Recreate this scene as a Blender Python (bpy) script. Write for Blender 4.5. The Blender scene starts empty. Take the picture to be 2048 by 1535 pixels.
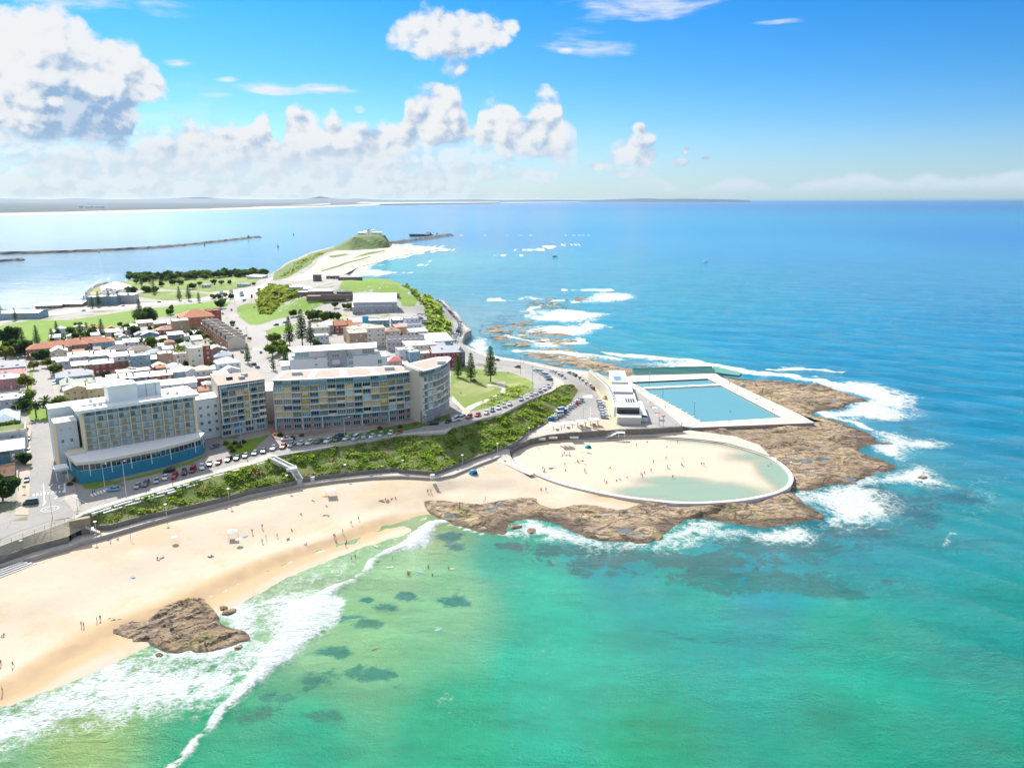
import bpy, bmesh, math, random
import numpy as np
from mathutils import Vector, Matrix, noise as mnoise
from mathutils.geometry import delaunay_2d_cdt
random.seed(7); rng = np.random.default_rng(7)
scene = bpy.context.scene
COL = scene.collection
R = math.radians
# ------------------------------------------------------------------ camera
F = 1558.; PIT = R(13.34); H = 112.
cam_d = bpy.data.cameras.new('camera'); cam = bpy.data.objects.new('camera', cam_d); COL.objects.link(cam)
cam.location = (0, 0, H); cam.rotation_euler = (math.pi/2 - PIT, 0, 0)
cam_d.sensor_width = 36; cam_d.lens = F/2048*36; cam_d.clip_start = .5; cam_d.clip_end = 200000
scene.camera = cam
scene.view_settings.view_transform = 'Standard'; scene.view_settings.look = 'None'
scene.view_settings.exposure = EXPO = 1.55; scene.view_settings.gamma = 1
scene.view_settings.use_curve_mapping = False
SUN_EL, SUN_AZ = 38., -27.          # degrees; azimuth measured from +Y towards +X
sd = bpy.data.lights.new('sun', 'SUN'); sd.energy = 2.9; sd.angle = R(.53); sd.color = (1, .955, .88)
sun = bpy.data.objects.new('sun', sd); COL.objects.link(sun)
sv = Vector((math.cos(R(SUN_EL))*math.sin(R(SUN_AZ)), math.cos(R(SUN_EL))*math.cos(R(SUN_AZ)), math.sin(R(SUN_EL))))
sun.rotation_euler = sv.to_track_quat('Z', 'Y').to_euler()
sun.location = (-60, 120, 160)

def G(u, v, z=0.):
    x = (u-1024)/F; y = (v-767.5)/F
    dy = math.cos(PIT)-y*math.sin(PIT); dz = -math.sin(PIT)-y*math.cos(PIT)
    t = (z-H)/dz
    return (x*t, dy*t)
def azel(u, v):
    x = (u-1024)/F; y = (v-767.5)/F
    dy = math.cos(PIT)-y*math.sin(PIT); dz = -math.sin(PIT)-y*math.cos(PIT)
    return math.degrees(math.atan2(x, dy)), math.degrees(math.atan2(dz, math.hypot(x, dy)))

# ------------------------------------------------------------------ node helper
class S:                                   # a socket with arithmetic
    def __init__(s, nt, o): s.nt, s.o = nt, o
    def _m(s, op, *a, clamp=False):
        n = s.nt.nodes.new('ShaderNodeMath'); n.operation = op; n.use_clamp = clamp
        for i, x in enumerate((s,)+a):
            if isinstance(x, S): s.nt.links.new(x.o, n.inputs[i])
            else: n.inputs[i].default_value = x
        return S(s.nt, n.outputs[0])
    def __add__(s, b): return s._m('ADD', b)
    __radd__ = __add__
    def __mul__(s, b): return s._m('MULTIPLY', b)
    __rmul__ = __mul__
    def __sub__(s, b): return s._m('SUBTRACT', b)
    def __rsub__(s, b): return (s*-1)+b
    def __truediv__(s, b): return s._m('DIVIDE', b)
    def __pow__(s, b): return s._m('POWER', b)
    def mn(s, b): return s._m('MINIMUM', b)
    def mx(s, b): return s._m('MAXIMUM', b)
    def ab(s): return s._m('ABSOLUTE')
    def cl(s): return s._m('ADD', 0., clamp=True)
def smooth(x, a, b, lo=0., hi=1.):
    n = x.nt.nodes.new('ShaderNodeMapRange'); n.interpolation_type = 'SMOOTHSTEP'
    x.nt.links.new(x.o, n.inputs['Value'])
    for k, val in (('From Min', a), ('From Max', b), ('To Min', lo), ('To Max', hi)):
        if isinstance(val, S): x.nt.links.new(val.o, n.inputs[k])
        else: n.inputs[k].default_value = val
    return S(x.nt, n.outputs[0])
class NT:
    def __init__(s, nt): s.nt = nt
    def node(s, t, **k):
        n = s.nt.nodes.new(t)
        for a, b in k.items(): setattr(n, a, b)
        return n
    def link(s, a, b): s.nt.links.new(a.o if isinstance(a, S) else a, b)
    def put(s, n, key, v):
        if v is None: return
        if isinstance(v, S): s.nt.links.new(v.o, n.inputs[key])
        elif hasattr(v, 'is_output'): s.nt.links.new(v, n.inputs[key])
        else:
            if isinstance(v, tuple) and len(v) == 3 and n.inputs[key].type == 'RGBA': v = v+(1,)
            n.inputs[key].default_value = v
    def noise(s, vec=None, scale=1., detail=4., rough=.55, dist=0., lac=2.):
        n = s.node('ShaderNodeTexNoise'); s.put(n, 'Vector', vec); s.put(n, 'Scale', scale); s.put(n, 'Detail', detail)
        s.put(n, 'Roughness', rough); s.put(n, 'Distortion', dist); s.put(n, 'Lacunarity', lac)
        return S(s.nt, n.outputs[0])
    def noisec(s, vec=None, scale=1., detail=2.):
        n = s.node('ShaderNodeTexNoise'); s.put(n, 'Vector', vec); s.put(n, 'Scale', scale); s.put(n, 'Detail', detail)
        return S(s.nt, n.outputs[1])
    def voro(s, vec=None, scale=1., feature='F1', rnd=1., smoothness=None):
        n = s.node('ShaderNodeTexVoronoi', feature=feature); s.put(n, 'Vector', vec); s.put(n, 'Scale', scale); s.put(n, 'Randomness', rnd)
        if smoothness is not None: s.put(n, 'Smoothness', smoothness)
        return S(s.nt, n.outputs[0])
    def vcell(s, vec, scale):
        n = s.node('ShaderNodeTexVoronoi'); s.put(n, 'Vector', vec); s.put(n, 'Scale', scale)
        return S(s.nt, n.outputs[1])
    def vm(s, op, a, b=None):
        n = s.node('ShaderNodeVectorMath', operation=op); s.put(n, 0, a)
        if b is not None:
            if op == 'SCALE': s.put(n, 'Scale', b)
            else: s.put(n, 1, b)
        return S(s.nt, n.outputs[0])
    def mix(s, f, a, b, mode='MIX'):
        n = s.node('ShaderNodeMix', data_type='RGBA', blend_type=mode); n.clamp_factor = True
        s.put(n, 0, f)
        for i, x in ((6, a), (7, b)):
            if isinstance(x, tuple): n.inputs[i].default_value = x+(1,) if len(x) == 3 else x
            else: s.link(x, n.inputs[i])
        return S(s.nt, n.outputs[2])
    def sep(s, v):
        n = s.node('ShaderNodeSeparateXYZ'); s.put(n, 0, v); return [S(s.nt, o) for o in n.outputs]
    def comb(s, x, y, z):
        n = s.node('ShaderNodeCombineXYZ'); s.put(n, 0, x); s.put(n, 1, y); s.put(n, 2, z); return S(s.nt, n.outputs[0])
    def attr(s, name, color=False):
        n = s.node('ShaderNodeAttribute', attribute_name=name); return S(s.nt, n.outputs['Color' if color else 'Fac'])
    def pos(s): return S(s.nt, s.node('ShaderNodeNewGeometry').outputs['Position'])
    def bump(s, h, strength=.3, dist=1., normal=None):
        n = s.node('ShaderNodeBump'); s.put(n, 'Height', h); s.put(n, 'Strength', strength); s.put(n, 'Distance', dist)
        if normal is not None: s.link(normal, n.inputs['Normal'])
        return S(s.nt, n.outputs[0])
    def curve(s, x, pts, lo, hi, vlo=0., vhi=30.):       # piecewise-linear function of x through pts
        n = s.node('ShaderNodeFloatCurve'); c = n.mapping.curves[0]
        pts = sorted(pts); P = [((a-lo)/(hi-lo), (b-vlo)/(vhi-vlo)) for a, b in pts]
        if P[0][0] > 0: P = [(0, P[0][1])]+P
        if P[-1][0] < 1: P = P+[(1, P[-1][1])]
        while len(c.points) < len(P): c.points.new(.5, .5)
        for q, (a, b) in zip(c.points, P): q.location = (a, max(0, min(1, b)))
        for q in c.points: q.handle_type = 'AUTO_CLAMPED'
        n.mapping.update(); s.link((x-lo)*(1/(hi-lo)), n.inputs['Value'])
        return S(s.nt, n.outputs[0])*(vhi-vlo)+vlo

# ------------------------------------------------------------------ world: clear air and cumulus
world = bpy.data.worlds.new('World'); scene.world = world; world.use_nodes = True
wt = world.node_tree; wt.nodes.clear(); W = NT(wt)
tc = W.node('ShaderNodeTexCoord'); dirv = S(wt, tc.outputs['Generated'])
sky = W.node('ShaderNodeTexSky', sky_type='NISHITA', sun_disc=False)
sky.sun_elevation = R(SUN_EL); sky.sun_rotation = R(SUN_AZ); sky.altitude = 100; sky.air_density = 1.0; sky.dust_density = .6; sky.ozone_density = 3.
SKYC = S(wt, sky.outputs[0])
dx, dy, dz = W.sep(dirv)
az = dx._m('ARCTAN2', dy)*57.29578; el = dz._m('ARCSINE')*57.29578
def outline(px): return [azel(u, v) for u, v in px]
# shared noises
dstr = W.vm('MULTIPLY', dirv, (1., 1., 1.25))
nbig = W.noise(dstr, 9., 3., .5)-.5
wob = W.noisec(dstr, 30., 3.)
dw = W.vm('ADD', dstr, W.vm('SCALE', W.vm('SUBTRACT', wob, (.5, .5, .5)), .016))
def puff(v):
    a = W.voro(v, 26., 'SMOOTH_F1', 1., .35); b = W.voro(v, 60., 'SMOOTH_F1', 1., .3); c = W.noise(v, 55., 7., .66)
    return (.5-a)*.75+(.45-b)*.4+(c-.5)*1.0
pf = puff(dw)
sunoff = (-.0075, 0., .0085)
pf2 = puff(W.vm('ADD', dw, sunoff))
relief = (pf-pf2)                     # >0 on the side turned to the sun
def layer(top, bot, amp, soft, extra=None):
    T = W.curve(az, outline(top), -36, 36, -2, 26) if top else None
    B = W.curve(az, outline(bot), -36, 36, -2, 26)
    d = (T-el).mn(el-B)
    d2 = d+pf*amp+nbig*amp*1.2
    return smooth(d2, 0., soft), d2, (T-el), T, B
def over(base, col, alpha): return W.mix(alpha, base, col)
WHITE, GREY, BLUEG = (.93, .95, .97), (.52, .63, .76), (.42, .58, .78)
def shade(t, k=1.2, off=0.):          # t: 0 in the lit crown, 1 in the shaded base
    s = smooth(t*k-relief*2.0+off, -.1, 1.15)
    return W.mix(s, WHITE, BLUEG)
graded = W.node('ShaderNodeHueSaturation'); graded.inputs['Saturation'].default_value = 1.0
wt.links.new(SKYC.o, graded.inputs['Color'])
SKYM = 2.9                             # clouds are given in display-like units, divided by this below
SKYS = .05
ramp = W.node('ShaderNodeValToRGB'); wt.links.new((el/40.).cl().o, ramp.inputs[0])   # the saturated blue the photograph gives this air
cr = ramp.color_ramp; cr.elements[0].position = 0; cr.elements[0].color = (.50, .72, .93, 1)
for p_, c_ in ((.10, (.39, .65, .93)), (.20, (.21, .56, .88)), (.33, (.085, .485, .88)), (1., (.13, .48, .86))):
    e_ = cr.elements.new(p_) if p_ < 1 else cr.elements[-1]; e_.position = p_; e_.color = c_+(1,)
cur = W.mix(1., S(wt, graded.outputs[0]), (SKYS, SKYS, SKYS), 'MULTIPLY')
cur = W.mix(1., cur, S(wt, ramp.outputs[0]), 'MULTIPLY')
CL = .325                               # radiance of a sunlit cloud
def cl(c): return W.mix(1., c, (CL, CL, CL), 'MULTIPLY')
# added broken cloud above the frame, coverage and brightness raised to fill the shade
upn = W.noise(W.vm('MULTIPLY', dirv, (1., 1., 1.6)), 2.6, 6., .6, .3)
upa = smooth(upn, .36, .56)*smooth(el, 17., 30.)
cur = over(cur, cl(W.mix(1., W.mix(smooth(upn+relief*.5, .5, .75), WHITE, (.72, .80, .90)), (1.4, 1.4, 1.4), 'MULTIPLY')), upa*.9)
# thin streaky veil low over the land on the left and cirrus high on the right
stv = W.vm('MULTIPLY', dirv, (1., 1., 5.))
st = W.noise(stv, 7., 6., .62, .4)
lowm = smooth(el, 9.5, 1.5)*smooth(el, -1., 0.)*smooth(az, 14., -8.)
lowa = smooth(st+lowm*.42+(pf*.10), .62, .95)*lowm
cur = over(cur, cl(W.mix(smooth(st+relief*.8, .35, .62), (.60, .72, .86), (.90, .94, .98))), lowa*.8)
cir = W.noise(W.vm('MULTIPLY', W.vm('ADD', dirv, W.vm('SCALE', W.noisec(dirv, 5., 2.), .05)), (1.6, 1.6, 12.)), 5., 5., .6)
def blob(u, v, ru, rv, f=1.):
    a0, e0 = azel(u, v); ra = math.degrees(ru/F); re = math.degrees(rv/F)
    a = (az-a0)/ra; e = (el-e0)/re
    return (1.-(a*a+e*e))*f
def blobs(L):
    m = None
    for b in L:
        x = blob(*b); m = x if m is None else m.mx(x)
    return m
wis = blobs([(1290, 12, 170, 30), (1180, 92, 90, 34), (600, 178, 120, 15), (375, 128, 34, 13), (443, 156, 36, 8), (435, 190, 34, 5), (1130, 104, 18, 7), (1090, 172, 13, 6), (720, 218, 12, 8),
             (150, 10, 120, 20), (330, 20, 60, 14), (1560, 43, 50, 5)])
wa = smooth(wis*.6+(cir-.5)*4.2+(pf*.4), .05, 1.5)*smooth(wis, -.4, .5)
cur = over(cur, cl(W.mix(0., WHITE, WHITE)), wa*.85)
wis2 = blobs([(640, 176, 70, 12), (360, 128, 34, 13), (443, 156, 36, 8), (1130, 104, 17, 7), (560, 182, 60, 9)])
cur = over(cur, cl(W.mix(0., WHITE, WHITE)), smooth(wis2*.9+(cir-.5)*5.5+pf*.9-.1, .0, 1.3)*smooth(wis2, -.1, .5)*.9)
# far bank along the horizon on the right and everywhere else round the sky
farT = [(1200, 372), (1290, 350), (1380, 374), (1430, 364), (1450, 352), (1490, 350), (1530, 358), (1560, 368), (1600, 362), (1660, 350), (1720, 338), (1750, 344), (1800, 350), (1860, 342), (1900, 352), (1960, 344), (2020, 336), (2048, 334)]
fT = W.curve(az, outline(farT), -36, 40, -2, 26)
fd = fT-el
fa = smooth(fd+pf*.55+nbig*.8, 0., .5)*smooth(el, .2, 1.0)*smooth(az, 6., 12.)
cur = over(cur, cl(W.mix(smooth(fd+relief*-1.5, .2, 2.2), (.86, .91, .97), (.62, .76, .92))), fa*.72)
# the middle bank
mT = [(150, 330), (245, 300), (290, 268), (350, 243), (385, 224), (420, 240), (455, 238), (480, 250), (505, 235), (525, 202), (540, 232), (556, 262), (572, 216), (592, 198), (622, 218), (645, 242),
      (665, 214), (692, 250), (725, 246), (760, 238), (795, 244), (812, 205), (840, 180), (875, 166), (915, 182), (930, 212), (948, 232), (962, 200), (1000, 196), (1030, 216), (1044, 232), (1062, 212), (1078, 190), (1105, 196), (1124, 214), (1130, 240), (1146, 246), (1158, 275), (1162, 330)]
mB = [(150, 400), (260, 372), (500, 380), (700, 352), (760, 338), (800, 318), (900, 308), (960, 312), (1060, 330), (1120, 342), (1150, 338), (1165, 300)]
a, d2, ht, T, B = layer(mT, mB, 1.6, .75)
a = a*smooth(az, azel(110, 300)[0], azel(300, 300)[0])*smooth(az, azel(1185, 300)[0], azel(1120, 300)[0])
tb = ht/(T-B).mx(.6)
body = shade(tb, .62, -.02)
cur = over(cur, cl(W.mix(smooth(el, 4.5, .8), body, (.76, .85, .94))), a*smooth(el, .4, 3.0))
# small low puffs under it
low = blobs([(560, 345, 50, 16), (640, 350, 60, 18), (880, 345, 48, 20), (920, 340, 30, 20), (980, 350, 28, 20), (1050, 352, 62, 17), (760, 335, 60, 22), (420, 330, 90, 20), (1210, 330, 30, 14), (1245, 345, 55, 12), (120, 330, 70, 22), (260, 330, 70, 24), (190, 308, 50, 12)])
la = smooth(low+pf*1.5+nbig*.8, .0, .7)
cur = over(cur, cl(W.mix(smooth(relief*2.+.1, -.5, .5), (.66, .79, .92), (.9, .94, .98))), la*.8)
# lone cumulus, right of the middle
b5 = blobs([(1280, 285, 30, 26), (1246, 310, 38, 20), (1262, 300, 46, 30), (1290, 312, 30, 22), (1362, 325, 18, 9), (1372, 300, 7, 8), (1412, 316, 9, 4), (1195, 332, 20, 9), (1278, 258, 16, 14)])
a5 = smooth(b5+pf*1.35, .0, .75)
cur = over(cur, cl(shade((smooth(az, azel(1240, 0)[0], azel(1312, 0)[0])*.8), .8, -.05)), a5*.95)
# lone cumulus above the middle
b4 = blobs([(905, 70, 110, 48), (830, 65, 62, 34), (810, 72, 44, 32), (985, 68, 54, 30), (915, 105, 52, 48), (905, 48, 70, 28), (1015, 56, 26, 18), (860, 95, 60, 28), (925, 130, 26, 22)])
a4 = smooth(b4+pf*1.5+nbig*.5, .0, .7)
cur = over(cur, cl(shade(smooth(el, azel(905, 55)[1], azel(905, 150)[1])*smooth(az, azel(800, 0)[0], azel(915, 0)[0], .4, 1.), .85, -.08)), a4*.98)
# the big cloud on the left
lT = [(-40, -10), (0, 5), (40, -5), (80, 2), (120, 15), (165, 40), (190, 62), (225, 68), (260, 76), (285, 90), (300, 105), (320, 130), (335, 150), (348, 160)]
lB = [(-40, 292), (0, 288), (100, 292), (180, 300), (260, 302), (268, 268), (300, 225), (335, 215), (346, 200), (352, 175)]
a, d2, ht, T, B = layer(lT, lB, 1.7, .8)
right = smooth(az+pf*1.4, azel(352, 170)[0], azel(336, 170)[0])
nmid = W.noise(dw, 20., 5., .62)-.5
deep = smooth(ht*.75+nbig*2.4+nmid*2.2-relief*3.2+(pf*-.8)-smooth(az, azel(120, 0)[0], azel(-30, 0)[0])*3.0, .7, 4.0)
c3 = W.mix(deep, WHITE, W.mix(smooth(nmid*1.4+nbig*1.2+relief*1.2+(el-7.)*.03, -.22, .30), (.33, .51, .74), (.66, .77, .90)))
lump = blobs([(205, 166, 42, 22), (110, 200, 16, 12), (20, 215, 60, 40)])
c3 = W.mix(smooth(lump+pf*1.6, 0., .7)*.9, c3, WHITE)
cur = over(cur, cl(c3), a*right*.99)
# milky air close to the horizon
hz = smooth(el, 5.5, -.2)
cur = over(cur, cl(W.mix(smooth(az, -20., 25.), (.72, .83, .93), (.62, .80, .95))), hz*.55)
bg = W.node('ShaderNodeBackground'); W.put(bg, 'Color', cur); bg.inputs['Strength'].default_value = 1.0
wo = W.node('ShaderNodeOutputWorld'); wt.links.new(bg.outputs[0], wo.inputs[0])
world.cycles.sampling_method = 'MANUAL'; world.cycles.sample_map_resolution = 512
# ------------------------------------------------------------------ mesh helpers
class MB:
    def __init__(s): s.v = []; s.f = []; s.m = []; s.mats = []
    def mi(s, mat):
        if mat not in s.mats: s.mats.append(mat)
        return s.mats.index(mat)
    def add(s, vs, fs, mat):
        b = len(s.v); k = s.mi(mat); s.v.extend([tuple(map(float, q)) for q in vs])
        for f in fs: s.f.append(tuple(b+i for i in f)); s.m.append(k)
    def box(s, c, d, mat, rz=0., taper=1.):
        x, y, z = d[0]/2, d[1]/2, d[2]/2; cs, sn = math.cos(rz), math.sin(rz); vs = []
        for k, t in ((-1, 1), (1, taper)):
            for a, b in ((-1, -1), (1, -1), (1, 1), (-1, 1)):
                px, py = a*x*t, b*y*t
                vs.append((c[0]+px*cs-py*sn, c[1]+px*sn+py*cs, c[2]+k*z))
        s.add(vs, [(3, 2, 1, 0), (4, 5, 6, 7), (0, 1, 5, 4), (1, 2, 6, 5), (2, 3, 7, 6), (3, 0, 4, 7)], mat)
    def prism(s, poly, z0, z1, mat, top=None, cap=True):
        n = len(poly); a = sum(poly[i][0]*poly[(i+1) % n][1]-poly[(i+1) % n][0]*poly[i][1] for i in range(n))
        if a < 0: poly = poly[::-1]
        z1s = z1 if isinstance(z1, (list, tuple)) else [z1]*n
        if a < 0 and isinstance(z1, (list, tuple)): z1s = list(z1)[::-1]
        vs = [(p[0], p[1], z0) for p in poly]+[(p[0], p[1], z1s[i]) for i, p in enumerate(poly)]
        s.add(vs, [(i, (i+1) % n, n+(i+1) % n, n+i) for i in range(n)]+([tuple(range(n-1, -1, -1))] if cap else []), mat)
        if cap: s.add([vs[n+i] for i in range(n)], [tuple(range(n))], top or mat)
    def tube(s, p, q, r0, r1, mat, n=6):
        p, q = Vector(p), Vector(q); d = (q-p).normalized(); a = d.orthogonal().normalized(); b = d.cross(a); vs = []
        for c, r in ((p, r0), (q, r1)):
            for i in range(n):
                t = 2*math.pi*i/n; vs.append(c+a*(r*math.cos(t))+b*(r*math.sin(t)))
        s.add(vs, [(i, (i+1) % n, n+(i+1) % n, n+i) for i in range(n)]+[tuple(range(n-1, -1, -1)), tuple(range(n, 2*n))], mat)
    def quad(s, a, b, c, d, mat): s.add([a, b, c, d], [(0, 1, 2, 3)], mat)
    def mesh(s, name, smooth_=False):
        me = bpy.data.meshes.new(name); me.from_pydata(s.v, [], s.f)
        for m in s.mats: me.materials.append(m)
        me.polygons.foreach_set('material_index', s.m)
        if smooth_: me.polygons.foreach_set('use_smooth', [True]*len(s.f))
        me.update(); return me
    def build(s, name, parent=None, loc=None, rz=0., smooth_=False): return link(name, s.mesh(name, smooth_), parent, loc, rz)
def link(name, me, parent=None, loc=None, rz=0.):
    o = bpy.data.objects.new(name, me); COL.objects.link(o)
    if parent is not None: o.parent = parent
    if loc is not None: o.location = loc
    if rz: o.rotation_euler = (0, 0, rz)
    return o
def tag(o, label=None, cat=None, group=None, kind=None):
    if label: o['label'] = label
    if cat: o['category'] = cat
    if group: o['group'] = group
    if kind: o['kind'] = kind
    return o
def thing(name, label, cat, loc=(0, 0, 0), rz=0., group=None):
    o = bpy.data.objects.new(name, None); COL.objects.link(o); o.location = loc; o.rotation_euler = (0, 0, rz); o.empty_display_size = .5
    return tag(o, label, cat, group)
def copy_tree(o, loc, rz, label, group=None, scale=None):
    r = o.copy(); COL.objects.link(r); r.location = loc; r.rotation_euler = (0, 0, rz); r['label'] = label
    if scale: r.scale = scale if isinstance(scale, tuple) else (scale,)*3
    if group: r['group'] = group
    for ch in list(o.children):
        c = ch.copy(); COL.objects.link(c); c.parent = r
        for g in list(ch.children):
            d = g.copy(); COL.objects.link(d); d.parent = c
    return r
ORD = ['first', 'second', 'third', 'fourth', 'fifth', 'sixth', 'seventh', 'eighth', 'ninth', 'tenth', 'eleventh', 'twelfth', 'thirteenth', 'fourteenth', 'fifteenth', 'sixteenth', 'seventeenth', 'eighteenth', 'nineteenth', 'twentieth']
def ordw(i):
    if i < 20: return ORD[i]
    t = ['twenty', 'thirty', 'forty', 'fifty', 'sixty'][(i+1)//10-2]
    return t+'-'+ORD[(i+1) % 10-1] if (i+1) % 10 else {20: 'twentieth', 30: 'thirtieth', 40: 'fortieth', 50: 'fiftieth', 60: 'sixtieth'}[i+1]
# ------------------------------------------------------------------ materials
def new_mat(name):
    m = bpy.data.materials.new(name); m.use_nodes = True; nt = m.node_tree; n = NT(nt); b = nt.nodes['Principled BSDF']
    b.inputs['Specular IOR Level'].default_value = .3
    return m, n, b
_mc = {}
def mat(c, rough=.8, var=.12, scale=.6, metal=0., bump=0., bscale=3., spec=.3):
    """plain weathered material: colour c, mottled by var at scale"""
    key = (c, rough, var, scale, metal, bump, spec)
    if key in _mc: return _mc[key]
    m, n, b = new_mat('mat_%d' % len(_mc)); g = n.pos()
    if var:
        t = n.noise(g, scale, 5., .6); t2 = n.noise(g, scale*7, 3.)
        f = (t-.5)*(2.*var)+(t2-.5)*var+1.
        col = n.mix(1., c, n.comb(f, f, f), 'MULTIPLY'); n.put(b, 'Base Color', col)
    else: n.put(b, 'Base Color', c)
    b.inputs['Roughness'].default_value = rough; b.inputs['Metallic'].default_value = metal; b.inputs['Specular IOR Level'].default_value = spec
    if bump: n.link(n.bump(n.noise(g, bscale, 4.), bump, .3), b.inputs['Normal'])
    _mc[key] = m; return m
_gc = {}
def glass(c=(.02, .05, .07), rough=.06):
    if c in _gc: return _gc[c]
    m, n, b = new_mat('window_glass_%d' % len(_gc)); oi = n.node('ShaderNodeObjectInfo')
    r = S(n.nt, oi.outputs['Random']); g = n.noise(n.pos(), 1.3, 2.)
    f = (r*.9+.5)*((g-.5)*.8+1.)
    n.put(b, 'Base Color', n.mix(1., c, n.comb(f, f, f), 'MULTIPLY')); b.inputs['Roughness'].default_value = rough
    b.inputs['Specular IOR Level'].default_value = .9; _gc[c] = m; return m
WHT = mat((.78, .78, .75), .6, .05); OFFW = mat((.66, .66, .63), .7, .08); CONC = mat((.46, .44, .41), .85, .12); DARK = mat((.03, .035, .04), .5, .1)
# ------------------------------------------------------------------ heights of the land
LCP = [  # (u, v, z) points read off the photograph with their height above the sea
 (-300,1180,9.8),(-60,1108,9.8),(0,1092,9.8),(70,1066,9.8),(150,1037,9.8),(168,1030,9.9),(250,1003,10.1),(330,980,10.5),(420,952,11),(500,931,11.5),(540,918,11.8),(640,900,12.2),(720,887,12.5),(800,875,12.7),(893,868,13),(907,857,13),
 (946,846,12.8),(1003,833,12.4),(1020,824,12.2),(1058,804,11.5),(1104,784,10.5),(1122,771,10),(1147,770,8.8),(1155,779,7.4),(1153,787,6.8),(1142,804,6.3),(1127,818,6),(1105,836,5.9),(1095,842,5.8),(1150,850,5.8),(1210,861,5.6),
 (60,1000,10.2),(227,980,10.3),(95,850,10.4),(90,740,9),(60,690,7),(200,700,8),(300,700,8),(30,640,3.5),(150,640,3.5),(300,620,4),(400,590,4),(250,575,3.2),(300,560,3),(180,590,3),(450,560,4),(480,600,5),(500,650,8),(520,700,11),(540,730,12),
 (-300,760,8),(-300,900,10),(-200,660,4),(250,950,10.8),(400,900,11.6),(480,880,12.2),(700,870,12.7),(850,850,13),(350,780,11.2),(450,780,11.8),(600,760,13),(700,720,14),(800,700,14),(870,690,13),(900,712,11),(930,708,8.5),(960,720,8.5),(1000,735,8.5),(1050,742,8.2),
 (1100,750,7.6),(1180,770,6.3),(1190,830,5.8),(1240,857,5.3),(1300,857,5),(1362,852,4.4),(1321,816,4.4),(1287,792,4.6),(1260,772,4.8),(1231,757,5),
 (1171,741,5.6),(1125,736,5.8),(1078,726,6),(1032,719,6),(995,714,6),(971,706,6),(946,699,6),(937,692,6),(925,687,6),(925,679,6),(930,667,6),(943,660,6),(938,656,6),(919,633,6),(887,600,6),(874,599,6),(862,596,6),
 (900,672,6),(905,655,6),(898,640,6),(880,618,6),(870,604,6),(893,668,10),(880,640,14),(860,612,17),(850,600,19),(890,655,11),(845,590,20),(838,600,20),
 (580,610,14),(530,612,12),(535,585,18),(545,560,12),(500,640,7.5),(480,625,7),(560,640,10.5),(620,628,13.5),(600,595,22),(580,580,22),(650,590,23),(700,585,24),(650,570,27),(700,560,28),(740,562,30),(780,566,29),(790,580,26),(740,580,27),(810,575,24),(740,610,20),(680,600,20),(630,640,14),
 (700,640,15.5),(760,640,17),(800,640,18),(840,630,18),(860,640,17),(940,760,12.5),(1000,765,10.8),(960,800,12.6),(900,830,13),(950,725,10.5),
 (600,530,5),(700,505,6),(560,550,6),(640,520,6),(780,500,3),(850,500,1.2),(895,497,.2),(590,545,5),(660,535,3),(715,535,.2),(760,524,.2),(800,512,.2),(850,503,.2),(870,494,.2),(800,489,.5),
 (715,482,2.5),(690,487,2.5),(640,499,2.5),(590,518,2.5),(560,536,2.5),(540,548,2.5),(500,549,2.5),(400,551,2.5),(300,557,2.5),(250,563,2.5),(215,568,2.5),(190,576,2.5),(178,586,2.5),(175,600,2.5),(170,609,2.5),(130,613,2.5),(90,623,2.5),(60,634,2.5),(0,641,2.5),(-60,645,2.5),(-300,650,2.5),
]
_P = np.array([G(u, v, z) for u, v, z in LCP]); _Z = np.array([q[2] for q in LCP]); _K = .01
_D = np.sqrt(((_P[:, None]-_P[None])**2).sum(-1)+16.)
_n = len(_P); _A = np.zeros((_n+1, _n+1)); _A[:_n, :_n] = -_D*_K-np.eye(_n)*.004; _A[:_n, _n] = 1; _A[_n, :_n] = 1
_W = np.linalg.solve(_A, np.append(_Z, 0))
def hh(X, Y):
    X = np.atleast_1d(np.asarray(X, float)); Y = np.atleast_1d(np.asarray(Y, float)); out = np.empty(len(X))
    for i in range(0, len(X), 20000):
        x, y = X[i:i+20000], Y[i:i+20000]
        out[i:i+20000] = (-_K*np.sqrt((x[:, None]-_P[:, 0])**2+(y[:, None]-_P[:, 1])**2+16.))@_W[:_n]+_W[_n]
    return out
def h1(x, y): return float(hh([x], [y])[0])
def onland(u, v, up=0.):
    z = 10.
    for _ in range(14):
        x, y = G(u, v, z+up); z = z*.4+.6*h1(x, y)
    return x, y, h1(x, y)
def W3(p):                                   # (u, v, z) or (u, v) on the land -> world point
    if len(p) == 3: x, y = G(*p); return (x, y, p[2])
    return onland(*p)
def dense(pts, step):
    out = []
    for a, b in zip(pts[:-1], pts[1:]):
        a, b = np.array(a, float), np.array(b, float); n = max(1, int(np.linalg.norm((b-a)[:2])/step))
        for i in range(n): out.append(tuple(a+(b-a)*i/n))
    out.append(tuple(pts[-1])); return out
def spline(pts, sub=6, closed=False):
    P_ = [np.array(p, float) for p in pts]; n = len(P_); out = []
    for i in range(n if closed else n-1):
        p0 = P_[(i-1) % n] if closed or i else P_[0]; p1 = P_[i]; p2 = P_[(i+1) % n]; p3 = P_[(i+2) % n] if closed or i+2 < n else P_[-1]
        for k in range(sub):
            t = k/sub; out.append(tuple(.5*((2*p1)+(-p0+p2)*t+(2*p0-5*p1+4*p2-p3)*t*t+(-p0+3*p1-3*p2+p3)*t**3)))
    if not closed: out.append(tuple(P_[-1]))
    return out
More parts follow.
